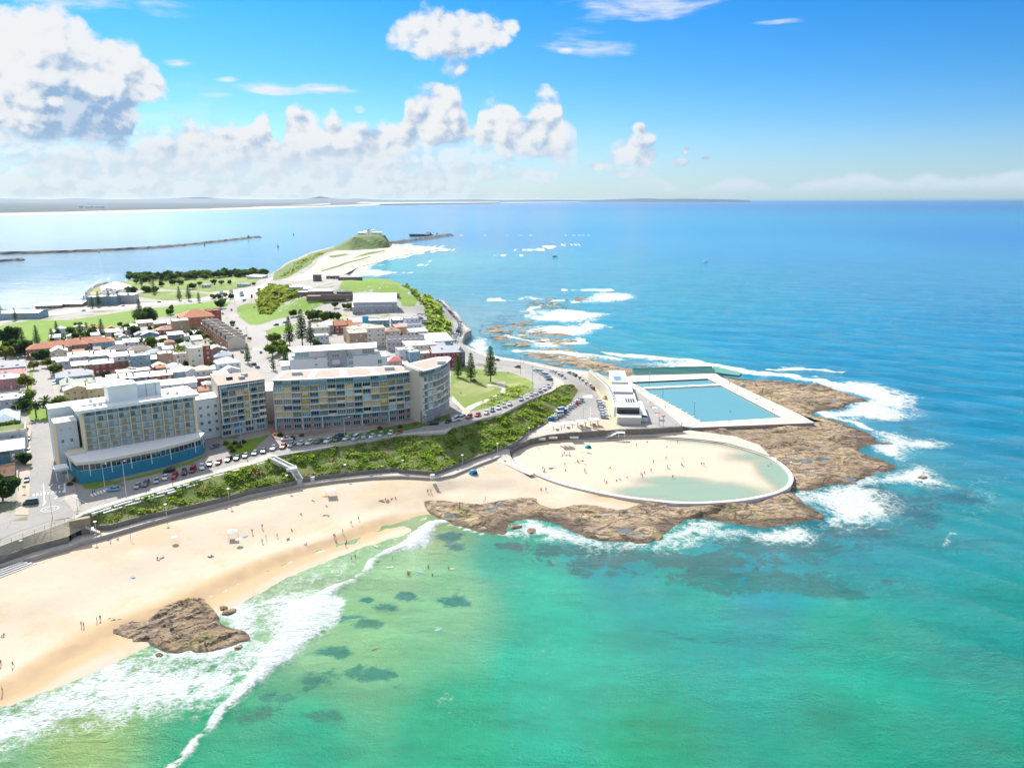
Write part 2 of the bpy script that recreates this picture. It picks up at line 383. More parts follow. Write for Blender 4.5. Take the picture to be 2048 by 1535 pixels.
def inside(X, Y, poly):
    X = np.asarray(X); Y = np.asarray(Y); r = np.zeros(len(X), bool); P_ = np.asarray(poly, float)[:, :2]; n = len(P_)
    for i in range(n):
        x1, y1 = P_[i]; x2, y2 = P_[(i+1) % n]
        if y1 == y2: continue
        c = ((y1 > Y) != (y2 > Y)) & (X < (x2-x1)*(Y-y1)/(y2-y1)+x1); r ^= c
    return r
def pdist(X, Y, line, closed=False):
    P_ = np.asarray(line, float)[:, :2]; n = len(P_); best = np.full(len(X), 1e9)
    for i in range(n if closed else n-1):
        a, b = P_[i], P_[(i+1) % n]; d = b-a; L = (d**2).sum()+1e-9
        t = np.clip(((X-a[0])*d[0]+(Y-a[1])*d[1])/L, 0, 1)
        best = np.minimum(best, np.hypot(X-a[0]-t*d[0], Y-a[1]-t*d[1]))
    return best
def zone(name, poly, mat_, spacing, zmode='land', lift=0., controls=(), noisef=None, edge=None, smooth_=True, p=3., kind='structure', seg=None):
    """a surface inside the outline poly (world points). zmode 'land' follows the land, 'edge' is drawn out between the heights of the outline"""
    B = dense(list(poly)+[poly[0]], seg or spacing)[:-1]; B2 = [(q[0], q[1]) for q in B]
    xs = [q[0] for q in B]; ys = [q[1] for q in B]
    gx = np.arange(min(xs), max(xs), spacing); gy = np.arange(min(ys), max(ys), spacing)
    X, Y = np.meshgrid(gx, gy); X = X.ravel()+rng.uniform(-.25, .25, X.size)*spacing; Y = Y.ravel()+rng.uniform(-.25, .25, Y.size)*spacing
    k = inside(X, Y, B2)
    if k.any(): k[k] = pdist(X[k], Y[k], B2, True) > spacing*.35
    X, Y = X[k], Y[k]
    pts = [Vector(q) for q in B2]+[Vector((float(a), float(b))) for a, b in zip(X, Y)]; nb = len(B2)
    vs, _, fs, _, _, _ = delaunay_2d_cdt(pts, [], [list(range(nb))], 1, 1e-5)
    V = np.array([(q.x, q.y) for q in vs])
    if zmode == 'land': Z = hh(V[:, 0], V[:, 1])
    else:
        C = np.array([(q[0], q[1], q[2]) for q in B]+[tuple(c) for c in controls]); Z = np.empty(len(V))
        for i in range(0, len(V), 8000):
            d = np.hypot(V[i:i+8000, None, 0]-C[None, :, 0], V[i:i+8000, None, 1]-C[None, :, 1])+1e-3
            w = d**-p; Z[i:i+8000] = (w@C[:, 2])/w.sum(1)
    Z = Z+lift
    if noisef is not None: Z = Z+noisef(V[:, 0], V[:, 1], pdist(V[:, 0], V[:, 1], B2, True))
    me = bpy.data.meshes.new(name)
    fl = []
    for f in fs:
        a = V[f[0]]; b = V[f[1]]; c = V[f[2]]
        fl.append(tuple(f) if (b[0]-a[0])*(c[1]-a[1])-(b[1]-a[1])*(c[0]-a[0]) > 0 else tuple(f)[::-1])
    me.from_pydata([(float(a), float(b), float(c)) for (a, b), c in zip(V, Z)], [], fl); me.materials.append(mat_)
    if smooth_: me.polygons.foreach_set('use_smooth', [True]*len(fl))
    o = link(name, me)
    if kind: o['kind'] = kind
    return o
_perm = rng.permutation(512); _perm = np.concatenate([_perm, _perm]); _grad = rng.uniform(-1, 1, 1024)
def vnoise(X, Y):
    xi = np.floor(X).astype(int); yi = np.floor(Y).astype(int); fx = X-xi; fy = Y-yi; fx = fx*fx*(3-2*fx); fy = fy*fy*(3-2*fy)
    def g(i, j): return _grad[_perm[(_perm[i & 511]+j) & 511]]
    return (g(xi, yi)*(1-fx)+g(xi+1, yi)*fx)*(1-fy)+(g(xi, yi+1)*(1-fx)+g(xi+1, yi+1)*fx)*fy
def fbm(X, Y, s, o=4, r=.5):
    t = 0; a = 1.
    for k in range(o): t = t+a*vnoise(X*s+k*37.1, Y*s+k*17.7); s *= 2.03; a *= r
    return t
def strip_wall(name, line, z0, z1, th, mat_, parent=None, kind=None, side=1., mb=None):
    """a wall of thickness th along a polyline; z0, z1 numbers or functions of the point index share"""
    m = mb or MB(); P_ = [np.array(q[:2], float) for q in line]; n = len(P_); L = []; Rr = []
    for i in range(n):
        d = P_[min(i+1, n-1)]-P_[max(i-1, 0)]; d = d/(np.linalg.norm(d)+1e-9); nn = np.array([-d[1], d[0]])*side
        L.append(P_[i]); Rr.append(P_[i]+nn*th)
    f0 = z0 if callable(z0) else (lambda t: z0); f1 = z1 if callable(z1) else (lambda t: z1); vs = []
    for i in range(n):
        t = i/(n-1)
        vs += [(L[i][0], L[i][1], f0(t)), (L[i][0], L[i][1], f1(t)), (Rr[i][0], Rr[i][1], f1(t)), (Rr[i][0], Rr[i][1], f0(t))]
    fs = []
    for i in range(n-1):
        a, b = 4*i, 4*i+4
        for k in range(4):
            q = (a+k, b+k, b+(k+1) % 4, a+(k+1) % 4); fs.append(q if side > 0 else q[::-1])
    fs += [(0, 1, 2, 3), (4*n-1, 4*n-2, 4*n-3, 4*n-4)]
    m.add(vs, fs, mat_)
    if mb is not None: return None
    o = m.build(name, parent)
    if kind: o['kind'] = kind
    return o
# ------------------------------------------------------------------ ground materials
def sand_mat():
    m, n, b = new_mat('sand'); g = n.pos(); w = n.attr('wet'); a = n.noise(g, .035, 5., .6); c = n.noise(g, .5, 5., .65); d = n.noise(n.vm('MULTIPLY', g, (1, 1, 1)), 2.2, 3.)
    trod = smooth(a+(c-.5)*.45, .46, .66)
    col = n.mix(trod, (.50, .425, .335), (.47, .375, .265))
    f = (c-.5)*.16+(d-.5)*.14+1.
    foot = smooth(n.noise(g, 1.3, 4., .7), .60, .74)*trod; f = f-foot*.13
    col = n.mix(1., col, n.comb(f, f, f), 'MULTIPLY')
    col = n.mix(smooth(w+(a-.5)*.5, .45, .95), col, (.45, .33, .20))
    n.put(b, 'Base Color', col); b.inputs['Roughness'].default_value = .95; b.inputs['Specular IOR Level'].default_value = .08; n.link(n.bump(c+d*.6, .35, .12), b.inputs['Normal']); return m
SAND = sand_mat()
def grass_mat(name, c1, c2, s=.08, dry=(.34, .33, .12), dryk=.0):
    m, n, b = new_mat(name); g = n.pos(); a = n.noise(g, s, 5., .6); c = n.noise(g, 1.1, 4., .7)
    col = n.mix(smooth(a, .35, .65), c1, c2); f = (c-.5)*.5+1.
    if dryk: col = n.mix(smooth(n.noise(g, s*.7, 4., .6), .62-dryk, .75-dryk)*.8, col, dry)
    n.put(b, 'Base Color', n.mix(1., col, n.comb(f, f, f), 'MULTIPLY')); b.inputs['Roughness'].default_value = .95
    n.link(n.bump(c, .5, .2), b.inputs['Normal']); return m
LAWN = grass_mat('lawn', (.125, .225, .018), (.155, .25, .028)); PARK = grass_mat('park_grass', (.13, .20, .03), (.18, .24, .05), .04, (.33, .31, .12), .06)
DRYG = grass_mat('dry_grass', (.17, .21, .06), (.26, .27, .10), .05, (.42, .35, .18), .12); SCRUB = grass_mat('scrub_soil', (.11, .15, .04), (.16, .19, .06), .15, (.22, .17, .10), .06)
DUNEG = grass_mat('dune_grass', (.09, .15, .03), (.13, .19, .05), .02, (.25, .23, .11), .02)
def asphalt(name, c):
    m, n, b = new_mat(name); g = n.pos(); a = n.noise(g, .05, 4., .6); c2 = n.noise(g, .45, 5., .65); d = n.noise(g, 6., 2.)
    f = (a-.5)*.35+(c2-.5)*.3+(d-.5)*.12+1.; col = n.mix(1., c, n.comb(f, f, f), 'MULTIPLY')
    cr = smooth(n.voro(n.vm('ADD', g, n.vm('SCALE', n.noisec(g, .3), 1.5)), .07, 'DISTANCE_TO_EDGE'), .0, .012, 1., 0.)
    n.put(b, 'Base Color', n.mix(cr*.35, col, (.09, .09, .09))); b.inputs['Roughness'].default_value = .9; return m
ROAD = asphalt('asphalt', (.27, .26, .25)); ROAD2 = asphalt('asphalt_warm', (.31, .295, .28)); PATH = asphalt('concrete_path', (.47, .43, .37)); FOOT = asphalt('footpath', (.36, .33, .29))
PAINT = mat((.78, .78, .76), .7, .1, 1.2)
def townmat():
    m, n, b = new_mat('town_ground'); g = n.pos(); a = n.noise(g, .06, 4., .6); c = n.noise(g, .7, 4.)
    col = n.mix(smooth(a, .54, .64), (.30, .285, .26), (.16, .17, .09)); f = (c-.5)*.4+1.
    n.put(b, 'Base Color', n.mix(1., col, n.comb(f, f, f), 'MULTIPLY')); b.inputs['Roughness'].default_value = .9; return m
def stonem(name, c, bw=1.1, bh=.45, mortar=(.2, .18, .15)):
    m, n, b = new_mat(name); g = n.pos(); a = n.noise(g, .5, 4., .6); d = n.noise(g, 3., 4.)
    x, y, z = n.sep(g); br = n.node('ShaderNodeTexBrick'); n.link(n.comb((x+y*.35), z, 0.), br.inputs['Vector'])
    br.inputs['Scale'].default_value = 1; br.inputs['Brick Width'].default_value = bw; br.inputs['Row Height'].default_value = bh; br.inputs['Mortar Size'].default_value = .03
    br.inputs['Color1'].default_value = c+(1,); br.inputs['Color2'].default_value = tuple(q*.78 for q in c)+(1,); br.inputs['Mortar'].default_value = mortar+(1,)
    f = (a-.5)*.5+(d-.5)*.3+1.; n.put(b, 'Base Color', n.mix(1., S(n.nt, br.outputs[0]), n.comb(f, f, f), 'MULTIPLY')); b.inputs['Roughness'].default_value = .9; return m
STONE = stonem('retaining_stone', (.23, .205, .175)); STONE2 = stonem('warm_stone', (.36, .30, .22)); SEAW = mat((.40, .36, .31), .9, .22, .35)
def rockmat(name='shelf_rock'):
    m, n, b = new_mat(name); g = n.pos(); a = n.noise(g, .045, 5., .62, .6); c = n.noise(n.vm('MULTIPLY', g, (1., 1., 3.)), .35, 7., .75); d = n.noise(g, 1.6, 6., .75)
    sv_ = n.vm('MULTIPLY', n.vm('ADD', g, n.vm('SCALE', n.noisec(g, .12, 4.), 7.)), (.35, 1., 1.)); e = n.noise(sv_, .55, 6., .75)
    col = n.mix(smooth(a, .38, .62), (.41, .30, .17), (.31, .22, .155)); col = n.mix(smooth(c, .46, .66), col, (.53, .43, .27))
    col = n.mix(smooth(n.noise(g, .07, 5., .65), .57, .66)*.8, col, (.21, .21, .06)); col = n.mix(smooth(n.noise(g, .11, 4.), .58, .7)*.5, col, (.24, .17, .16))
    low = n.attr('low'); f = (c-.5)*.8+(d-.5)*.8+1.18; col = n.mix(1., col, n.comb(f, f, f), 'MULTIPLY')
    crack = smooth(e, .40, .46, 1., 0.)*smooth(e, .34, .38); crack2 = smooth(n.voro(sv_, .13, 'DISTANCE_TO_EDGE'), 0., .03, 1., 0.); crack = crack.mx(crack2); col = n.mix(smooth(n.noise(g, .03, 4., .6), .42, .6)*.45, col, (.20, .135, .095))
    col = n.mix(crack*.78, col, (.07, .055, .045))
    col = n.mix(smooth(low+(c-.5)*1.0, .30, .75)*.75, col, (.085, .062, .045))
    pool = n.attr('pool'); pl = smooth(pool+(d-.5)*.5+(c-.5)*.5, .55, .68)
    col = n.mix(pl*.8, col, (.22, .27, .29)); n.put(b, 'Roughness', smooth(pl, 0., 1., .85, .12)); n.put(b, 'Base Color', col)
    n.link(n.bump(c*1.6+d*.8-crack*.6, 1., .9), b.inputs['Normal']); return m
ROCK = rockmat()
def wp(L, z=None): return [W3(q if z is None else (q[0], q[1], z)) for q in L]
# ------------------------------------------------------------------ the land
BT = [(-300,1180,9.8),(-60,1108,9.8),(0,1092,9.8),(70,1066,9.8),(150,1037,9.8),(168,1030,9.9),(250,1003,10.1),(330,980,10.5),(420,952,11),(500,931,11.5),(540,918,11.8),(640,900,12.2),(720,887,12.5),(800,875,12.7),(893,868,13),(907,857,13),
      (946,846,12.8),(1003,833,12.4),(1020,824,12.2),(1058,804,11.5),(1104,784,10.5),(1122,771,10),(1147,770,8.8)]
BE = [(1155,779,7.4),(1153,787,6.8),(1142,804,6.3),(1127,818,6),(1105,836,5.9),(1095,842,5.8)]
PLZ = [(1150,850,5.8),(1210,861,5.6),(1240,857,5.3),(1300,857,5),(1362,852,4.4)]
CONCO = [(1321,816,4.4),(1287,792,4.6),(1260,772,4.8),(1231,757,5)]
SEAWALL = [(1171,741,5.6),(1125,736,5.8),(1078,726,6),(1032,719,6),(995,714,6),(971,706,6),(946,699,6),(937,692,6),(925,687,6),(925,679,6),(930,667,6),(943,660,6),(938,656,6),(919,633,6),(887,600,6),(874,599,6),(862,596,6)]
COAST = [(855,604,.2),(800,596,.2),(740,580,.2),(700,560,.2),(680,550,.2),(715,535,.2),(760,524,.2),(800,512,.2),(850,503,.2),(895,497,.2),(870,494,.2),(800,489,.5),(772,486,1),(750,482,1),
         (715,482,2.5),(690,487,2.5),(640,499,2.5),(590,518,2.5),(560,536,2.5),(540,548,2.5),(500,549,2.5),(400,551,2.5),(300,557,2.5),(250,563,2.5),(215,568,2.5),(190,576,2.5),(178,586,2.5),(175,600,2.5),(170,609,2.5),(130,613,2.5),(90,623,2.5),(60,634,2.5),(0,641,2.5),(-60,645,2.5),(-300,650,2.5)]
LANDPX = BT+BE+PLZ+CONCO+SEAWALL+COAST
LANDW = wp(LANDPX)
def landnoise(X, Y, d): return np.zeros(len(X))
land = zone('ground', LANDW, townmat(), 6., seg=6.)
# sides of the land down to the sea bed
sk = MB(); SW = wp(SEAWALL+COAST)
for i in range(len(SW)-1):
    a, b = SW[i], SW[i+1]; sk.quad((a[0], a[1], -2), (a[0], a[1], a[2]), (b[0], b[1], b[2]), (b[0], b[1], -2), SEAW)
tag(sk.build('sea_wall'), 'pale stone sea wall under the coast road beside the surf', 'sea wall')
LIFT = [.05]
def sheet(name, px, mat_, lift=.05, spacing=5., kind='structure', curved=False):
    pts = wp(px)
    if curved: pts = spline(pts, 5, True)
    o = zone(name, pts, mat_, spacing, lift=lift); o['kind'] = kind
    return o
# lawns, parks
sheet('lawn', [(0,652),(60,640),(140,640),(280,618),(345,612),(430,602),(470,600),(455,612),(400,622),(350,628),(285,640),(225,655),(215,668),(150,672),(115,680),(60,690),(0,690),(-60,690),(-60,655)], LAWN, .05, 7.)
sheet('lawn', [(262,588),(290,584),(345,582),(400,586),(430,588),(395,596),(335,601),(300,597),(270,592)], PARK, .05, 8.)
sheet('lawn', [(232,565),(270,559),(330,556),(400,553),(480,551),(530,552),(512,566),(490,575),(450,581),(420,584),(380,581),(300,577),(250,578),(232,575)], PARK, .05, 8.)
sheet('lawn', [(178,588),(186,577),(205,570),(202,586),(190,592)], DRYG, .06, 6.)
sheet('lawn', [(475,614),(490,607),(512,606),(540,600),(560,597),(640,593),(668,595),(655,607),(620,620),(580,632),(545,640),(520,650),(500,649),(482,636),(474,624)], LAWN, .05, 6.)
sheet('lawn', [(532,662),(545,655),(570,650),(590,648),(590,660),(560,670),(538,672)], LAWN, .06, 5.)
sheet('lawn', [(680,578),(700,562),(735,556),(775,558),(800,566),(820,580),(838,598),(858,622),(850,616),(822,612),(805,612),(800,600),(790,596),(760,585),(715,584)], LAWN, .05, 6.)
sheet('lawn', [(618,640),(650,636),(690,628),(715,640),(680,650),(640,652)], DRYG, .05, 6.)
sheet('bush_slope', [(515,610),(522,585),(545,570),(575,575),(600,585),(590,597),(560,605),(545,628),(520,628)], SCRUB, .12, 5.)
sheet('bush_slope', [(843,590),(862,600),(885,627),(903,650),(900,668),(893,676),(870,668),(850,660),(855,640),(850,618)], SCRUB, .06, 5.)
PARKPX = [(903,738),(925,735),(955,738),(985,742),(1020,744),(1050,755),(1068,766),(1066,776),(1040,793),(1005,808),(960,819),(935,823),(915,815),(908,800),(900,790)]
sheet('park_lawn', PARKPX, PARK, .05, 4.)
sheet('dry_lawn', [(903,770),(930,760),(965,765),(990,775),(975,785),(940,795),(920,792),(903,785)], DRYG, .09, 4., curved=True)
# spit: sand, dune grass
sheet('dune_sand', [(562,560),(600,550),(625,535),(650,512),(690,500),(720,490),(760,488),(800,489),(870,494),(895,497),(850,503),(800,512),(760,524),(715,535),(690,548),(640,556),(600,562)], mat((.50, .43, .34), .95, .1, .02), .08, 10.)
for px_ in ([(545,560),(548,545),(575,528),(620,508),(660,497),(690,489),(705,489),(665,502),(634,514),(622,528),(600,540),(570,557)], [(690,497),(715,486),(770,487),(775,493),(740,497),(705,500)], [(640,541),(690,525),(740,512),(742,514),(692,528),(645,543)], [(655,512),(690,507),(700,509),(665,516)], [(700,517),(745,503),(780,499),(750,507)]):
    sheet('dune_grass', px_, DUNEG, .16, 9.)
# roads
sheet('road', [(20,1042),(60,1040),(95,1038),(150,1020),(165,1022),(230,1000),(330,968),(430,938),(500,915),(560,901),(640,888),(720,876),(800,862),(860,853),(893,848),(930,838),(1000,820),(1030,806),(1060,790),(1080,776),(1086,763),(1075,752),(1050,745),
                (1055,737),(1085,738),(1103,752),(1106,768),(1098,778),(1060,797),(1015,822),(945,842),(900,856),(860,861),(820,866),(720,880),(640,893),(560,909),(500,926),(420,946),(330,974),(250,997),(190,1016),(160,1030),(100,1042),(40,1062),(0,1078),(-60,1095),(-60,1060)], ROAD, .06, 5.)
sheet('road', [(55,1040),(60,960),(62,900),(65,850),(72,830),(110,836),(128,838),(126,870),(128,920),(132,980),(138,1010),(150,1024),(100,1042)], ROAD, .07, 5.)
sheet('road', [(62,805),(66,770),(68,740),(72,731),(100,731),(102,760),(108,790),(112,812),(90,828),(75,824)], ROAD2, .06, 5.)
sheet('road', [(398,838),(408,838),(440,880),(460,905),(480,920),(440,938),(425,905),(405,860)], ROAD, .07, 5.)
sheet('road', [(505,745),(500,722),(505,690),(500,670),(478,655),(460,640),(450,625),(462,612),(480,605),(500,592),(520,580),(528,580),(525,592),(505,603),(478,612),(470,622),(478,636),(500,653),(530,660),(540,676),(532,700),(536,725),(548,745)], ROAD2, .06, 6.)
sheet('road', [(500,653),(540,644),(590,632),(640,617),(655,607),(668,596),(682,596),(690,603),(668,620),(640,630),(590,640),(555,652),(530,662)], ROAD2, .07, 6.)
sheet('road', [(500,596),(480,592),(450,598),(410,600),(370,604),(330,608),(290,612),(240,618),(170,622),(60,636),(0,646),(-60,650),(-60,643),(0,639),(60,630),(170,614),(240,610),(290,606),(330,602),(400,596),(440,590),(480,584),(505,586)], PATH, .06, 7.)
sheet('footpath', [(129,1000),(148,1024),(160,1020),(150,975),(146,930),(136,880),(130,840),(126,838),(129,870),(131,920)], FOOT, .13, 3.)
sheet('footpath', [(30,1030),(57,1030),(60,960),(60,900),(62,850),(50,850),(44,900),(38,960)], asphalt('left_footpath', (.40, .34, .27)), .13, 3.)
sheet('footpath', [(108,826),(113,812),(109,790),(103,760),(101,735),(108,735),(112,760),(118,790),(124,815)], FOOT, .12, 3.)
sheet('verge', [(55,825),(62,800),(64,770),(67,740),(60,738),(54,770),(50,800),(44,825)], PARK, .12, 3.)
sheet('car_park', [(200,572),(232,562),(262,570),(262,586),(245,588),(205,588)], PATH, .07, 7.)
sheet('car_park', [(415,592),(430,584),(480,578),(505,576),(530,565),(545,552),(550,556),(530,580),(500,595),(480,600),(440,604)], PATH, .07, 7.)
sheet('road', [(870,603),(884,603),(900,620),(925,645),(934,660),(930,667),(920,680),(920,692),(897,690),(902,670),(903,655),(895,636),(880,618)], ROAD2, .07, 6.)
sheet('road', [(910,692),(925,692),(945,703),(985,719),(1040,725),(1090,737),(1130,745),(1170,764),(1190,790),(1210,815),(1215,835),(1195,842),(1160,842),(1130,838),(1110,842),(1127,818),(1142,804),(1156,786),(1160,772),(1140,760),(1106,750),(1080,738),(1040,735),(985,727),(940,713),(905,704)], ROAD, .08, 4.)
sheet('road', [(862,596),(850,598),(838,600),(830,612),(828,630),(842,640),(860,642),(858,630),(850,615),(868,604)], ROAD2, .07, 6.)
sheet('footpath', [(555,910),(640,895),(720,883),(800,868),(880,860),(896,856),(945,846),(1003,826),(1058,801),(1100,779),(1108,768),(1104,752),(1118,758),(1130,768),(1122,771),(1104,784),(1058,804),(1020,824),(1003,833),(946,846),(907,857),(893,868),(800,875),(720,887),(640,900),(545,917)], PATH, .10, 3.)
sheet('footpath', [(150,1037),(168,1029),(250,1002),(330,979),(420,951),(500,930),(540,918),(555,910),(540,907),(500,921),(420,944),(330,972),(250,996),(190,1013),(160,1026),(135,1035)], PATH, .10, 3.)
sheet('footpath', [(925,820),(935,813),(950,806),(975,797),(998,787),(1005,777),(990,772),(975,772),(975,768),(1000,768),(1012,774),(1010,786),(985,800),(955,812),(940,822),(935,838),(925,845),(920,835)], PATH, .12, 3.)
sheet('footpath', [(903,800),(925,822),(935,822),(905,792)], PATH, .13, 3.)
sheet('footpath', [(1195,745),(1240,775),(1235,800),(1232,850),(1262,858),(1210,861),(1150,850),(1110,843),(1160,842),(1215,838),(1214,815),(1195,788),(1176,763),(1160,748)], asphalt('sandstone_paving', (.46, .38, .27)), .10, 4.)
sheet('footpath', [(1240,852),(1300,856),(1362,851),(1321,816),(1287,792),(1262,775),(1262,790),(1290,845)], asphalt('concourse', (.30, .29, .285)), .10, 4.)
sheet('footpath', [(1050,722),(1110,736),(1171,743),(1195,745),(1160,750),(1125,743),(1085,735),(1040,724),(985,718),(945,702),(930,692),(946,698),(995,713)], PATH, .12, 4.)
sheet('footpath', [(940,656),(919,634),(888,602),(880,602),(905,626),(928,652),(932,664)], PATH, .12, 4.)
# ------------------------------------------------------------------ promenade under the bank
BB = [(168,1050,6.9),(220,1048,6.9),(293,1027,6.9),(366,1012,6.8),(440,995,6.7),(500,977,7),(583,961,7),(600,955,7),(644,948,6.9),(717,940,6.8),(791,934,6.7),(800,937,6.6),(870,942,6.5),(893,934,6.5),(947,914,6.5),(995,897,6.5),(1027,885,6.5),(1056,863,6.4),(1095,842,6.3)]
BBW = wp(BB); BTW = wp(BT); BEW = wp(BE)
BW = [(-300,1215,5.3),(-60,1148,5.3),(0,1131,5.3),(54,1115,5.2),(129,1093,5.2),(181,1076,5.2),(208,1069,5.2),(293,1044,5.1),(391,1018,5.1),(473,997,5),(546,980,5),(600,969,5),(669,959,5),(742,952,5),(800,950,5),(835,952,4.9),(873,954,4.8),(905,948,4.8),(947,931,4.7),(1000,911,4.6)]
BWW = wp(BW)
PF = [(x, y, 5.+.8*max(0, min(1, (i-12)/6))) for i, (x, y, z) in enumerate(BBW)]           # foot of the retaining wall
LS = [(-300,1200,7.5),(-60,1133,7.5),(0,1112,7.5),(64,1090,7.5),(137,1071,7.5)]               # foot of the stone slope
LSW = wp(LS); LSF = [(x, y, 5.4) for x, y, z in LSW]
AMP = [(1150,850,5.8),(1210,861,5.4),(1166,865,5.2),(1120,867,5.),(1093,870,4.9),(1059,878,4.6),(1035,890,4.3),(1025,897,4.1),(1020,903,3.9),(1021,911,3.6),(1030,925,3.3),(1050,938,3.1),(1070,946,2.9),(1060,950,2.9),(1040,942,3.1),(1015,930,3.3),(990,925,3.4)]
zone('promenade', LSF+[(W3((160,1062,5.3)))]+PF+[BEW[-1]]+wp(AMP)+[W3((995,914,4.4))]+BWW[::-1], PATH, 4., 'edge', seg=4.)
rw = MB(); strip_wall('', [(x, y) for x, y, z in BBW], lambda t: 4.6, lambda t: 6.95-.55*t, .5, STONE, mb=rw, side=-1)
tag(rw.build('retaining_wall'), 'dark stone retaining wall at the foot of the green bank', 'retaining wall')
rw = MB(); strip_wall('', [(x, y) for x, y, z in LSW], 4.9, 7.55, .5, STONE, mb=rw, side=-1)
tag(rw.build('retaining_wall'), 'low stone wall under the dry slope at the left edge', 'retaining wall')
bwm = MB(); bwl = dense(BWW, 3.); strip_wall('', [(x, y) for x, y, z in bwl], .5, lambda t: 5.4-.7*t, .55, SEAW, mb=bwm, side=-1)
tag(bwm.build('beach_wall'), 'long pale concrete beach wall between the promenade and the sand', 'sea wall')
zone('stone_slope', wp([(-300,1180,9.8),(-60,1108,9.8),(0,1092,9.8),(70,1066,9.8),(150,1037,9.8)])+[W3((163,1040,9.2)), W3((168,1056,7.2))]+LSW[::-1], mat((.34, .30, .22), .9, .25, .8, bump=.6), 3., 'edge')
# green bank
def banknoise(X, Y, d): return np.minimum(d/4, 1)*(fbm(X, Y, .13, 4)*.9+fbm(X, Y, .7, 2)*.3+.1)
zone('bank', BTW[5:]+BEW+BBW[::-1], SCRUB, 1.6, 'edge', noisef=banknoise, p=2.)
# ------------------------------------------------------------------ beach
WL = [(-300,1480,0),(-60,1410,0),(0,1392,0),(60,1365,0),(130,1322,0),(215,1275,0),(300,1245,0),(400,1205,0),(470,1168,0),(560,1130,0),(640,1102,0),(700,1082,0),(770,1052,0),(850,1034,0),(930,1040,0),(1040,1040,0),(1150,1045,0),(1300,1040,0)]
WLW = wp(WL)
OV = [(1027,905),(1033,893),(1060,882),(1100,876),(1150,881-3),(1223,875),(1297,873),(1358,875),(1406,879),(1455,886),(1504,900),(1541,913),(1566,929),(1581,946),(1582,960),(1571,974),(1541,986),(1492,996),(1443,1001),(1394,1003),(1345,1002),(1297,997),(1248,991),(1199,982),(1150,971),(1117,962),(1076,947),(1050,936),(1034,922)]
OVW = [G(u, v, 2.6) for u, v in OV]
foot = [(x, y, 3.9) for x, y, z in BWW]
beachpoly = foot+[W3((1015,930,3.2)), W3((1050,941,2.9))]+[G(u, v, 1.6)+((1.6 if u < 1250 else (1.1 if u < 1350 else .2)),) for u, v in [(1078,950),(1117,966),(1160,979),(1220,992),(1300,1003),(1380,1006)]]+[W3((1400,1080,-1.6)), W3((1200,1120,-1.6)), W3((950,1110,-1.6)), W3((820,1120,-1.6)), W3((640,1190,-1.6)), W3((500,1290,-1.6)), W3((250,1400,-1.6)), W3((0,1500,-1.6)), W3((-300,1600,-1.6))]
berm = [(u, v-26, 1.5) for u, v, z in WL[:13]]
beach = zone('beach_sand', beachpoly, SAND, 3., 'edge', controls=[q for q in dense(WLW, 4.)]+[q for q in dense(wp(berm), 4.)]+[W3((1000,985,.9)), W3((1100,990,.8)), W3((1200,1003,.7)), W3((900,985,1.2)), W3((1000,950,3.0)), W3((500,1030,3.3)), W3((250,1110,3.2)), W3((750,990,3.0)), W3((60,1190,3.))], noisef=lambda X, Y, d: fbm(X, Y, .09, 4)*.08*np.minimum(d/6, 1)-.07, seg=4.)
def vattr(o, name, vals):
    a = o.data.attributes.new(name, 'FLOAT', 'POINT'); a.data.foreach_set('value', np.asarray(vals, np.float32))
def vco(o):
    c = np.empty(len(o.data.vertices)*3, np.float32); o.data.vertices.foreach_get('co', c); return c.reshape(-1, 3).astype(float)
c = vco(beach); dW = pdist(c[:, 0], c[:, 1], WLW)
wlx = np.clip((c[:, 0]+150)/250, 0, 1)
vattr(beach, 'wet', np.clip(1.25-dW/(9+5*fbm(c[:, 0], c[:, 1], .02, 2)), 0, 1)*(c[:, 0] < 40)+np.clip(1.1-pdist(c[:, 0], c[:, 1], OVW[15:24])/13, 0, 1)*(c[:, 0] > 12)*.9)
# ------------------------------------------------------------------ oval paddling pool
def scale_poly(P_, off):
    P_ = [np.array(q[:2]) for q in P_]; n = len(P_); out = []
    for i in range(n):
        d = P_[(i+1) % n]-P_[(i-1) % n]; d = d/np.linalg.norm(d); out.append(tuple(P_[i]+np.array([-d[1], d[0]])*off))
    return out
OVS = [(q[0], q[1]) for q in spline([(x, y, 0) for x, y in OVW], 5, True)]
ar = sum(OVS[i][0]*OVS[(i+1) % len(OVS)][1]-OVS[(i+1) % len(OVS)][0]*OVS[i][1] for i in range(len(OVS)))
if ar < 0: OVS = OVS[::-1]
rim = MB(); IN = scale_poly(OVS, 0.9); OUT = scale_poly(OVS, -.8)
# the rim wall runs round the seaward side; towards the promenade it is the curved step
nO = len(OVS); vs = []
for i in range(nO):
    vs += [(OUT[i][0], OUT[i][1], .2), (OUT[i][0], OUT[i][1], 2.3), (IN[i][0], IN[i][1], 2.3), (IN[i][0], IN[i][1], .2)]
fs = []
for i in range(nO):
    a, b = 4*i, 4*((i+1) % nO)
    for k in range(3): fs.append((a+k, a+k+1, b+k+1, b+k))
rim.add(vs, [f[::-1] for f in fs], mat((.62, .59, .54), .85, .15, .5))
tag(rim.build('pool_wall'), 'curved concrete wall ringing the oval paddling pool', 'pool wall')
def poolsand():
    m, n, b = new_mat('pool_sand'); g = n.pos(); a = n.noise(g, .05, 4.); c2 = n.noise(g, .7, 4.)
    f = (a-.5)*.12+(c2-.5)*.10+1.; n.put(b, 'Base Color', n.mix(1., (.50, .41, .315), n.comb(f, f, f), 'MULTIPLY')); b.inputs['Roughness'].default_value = .8; return m
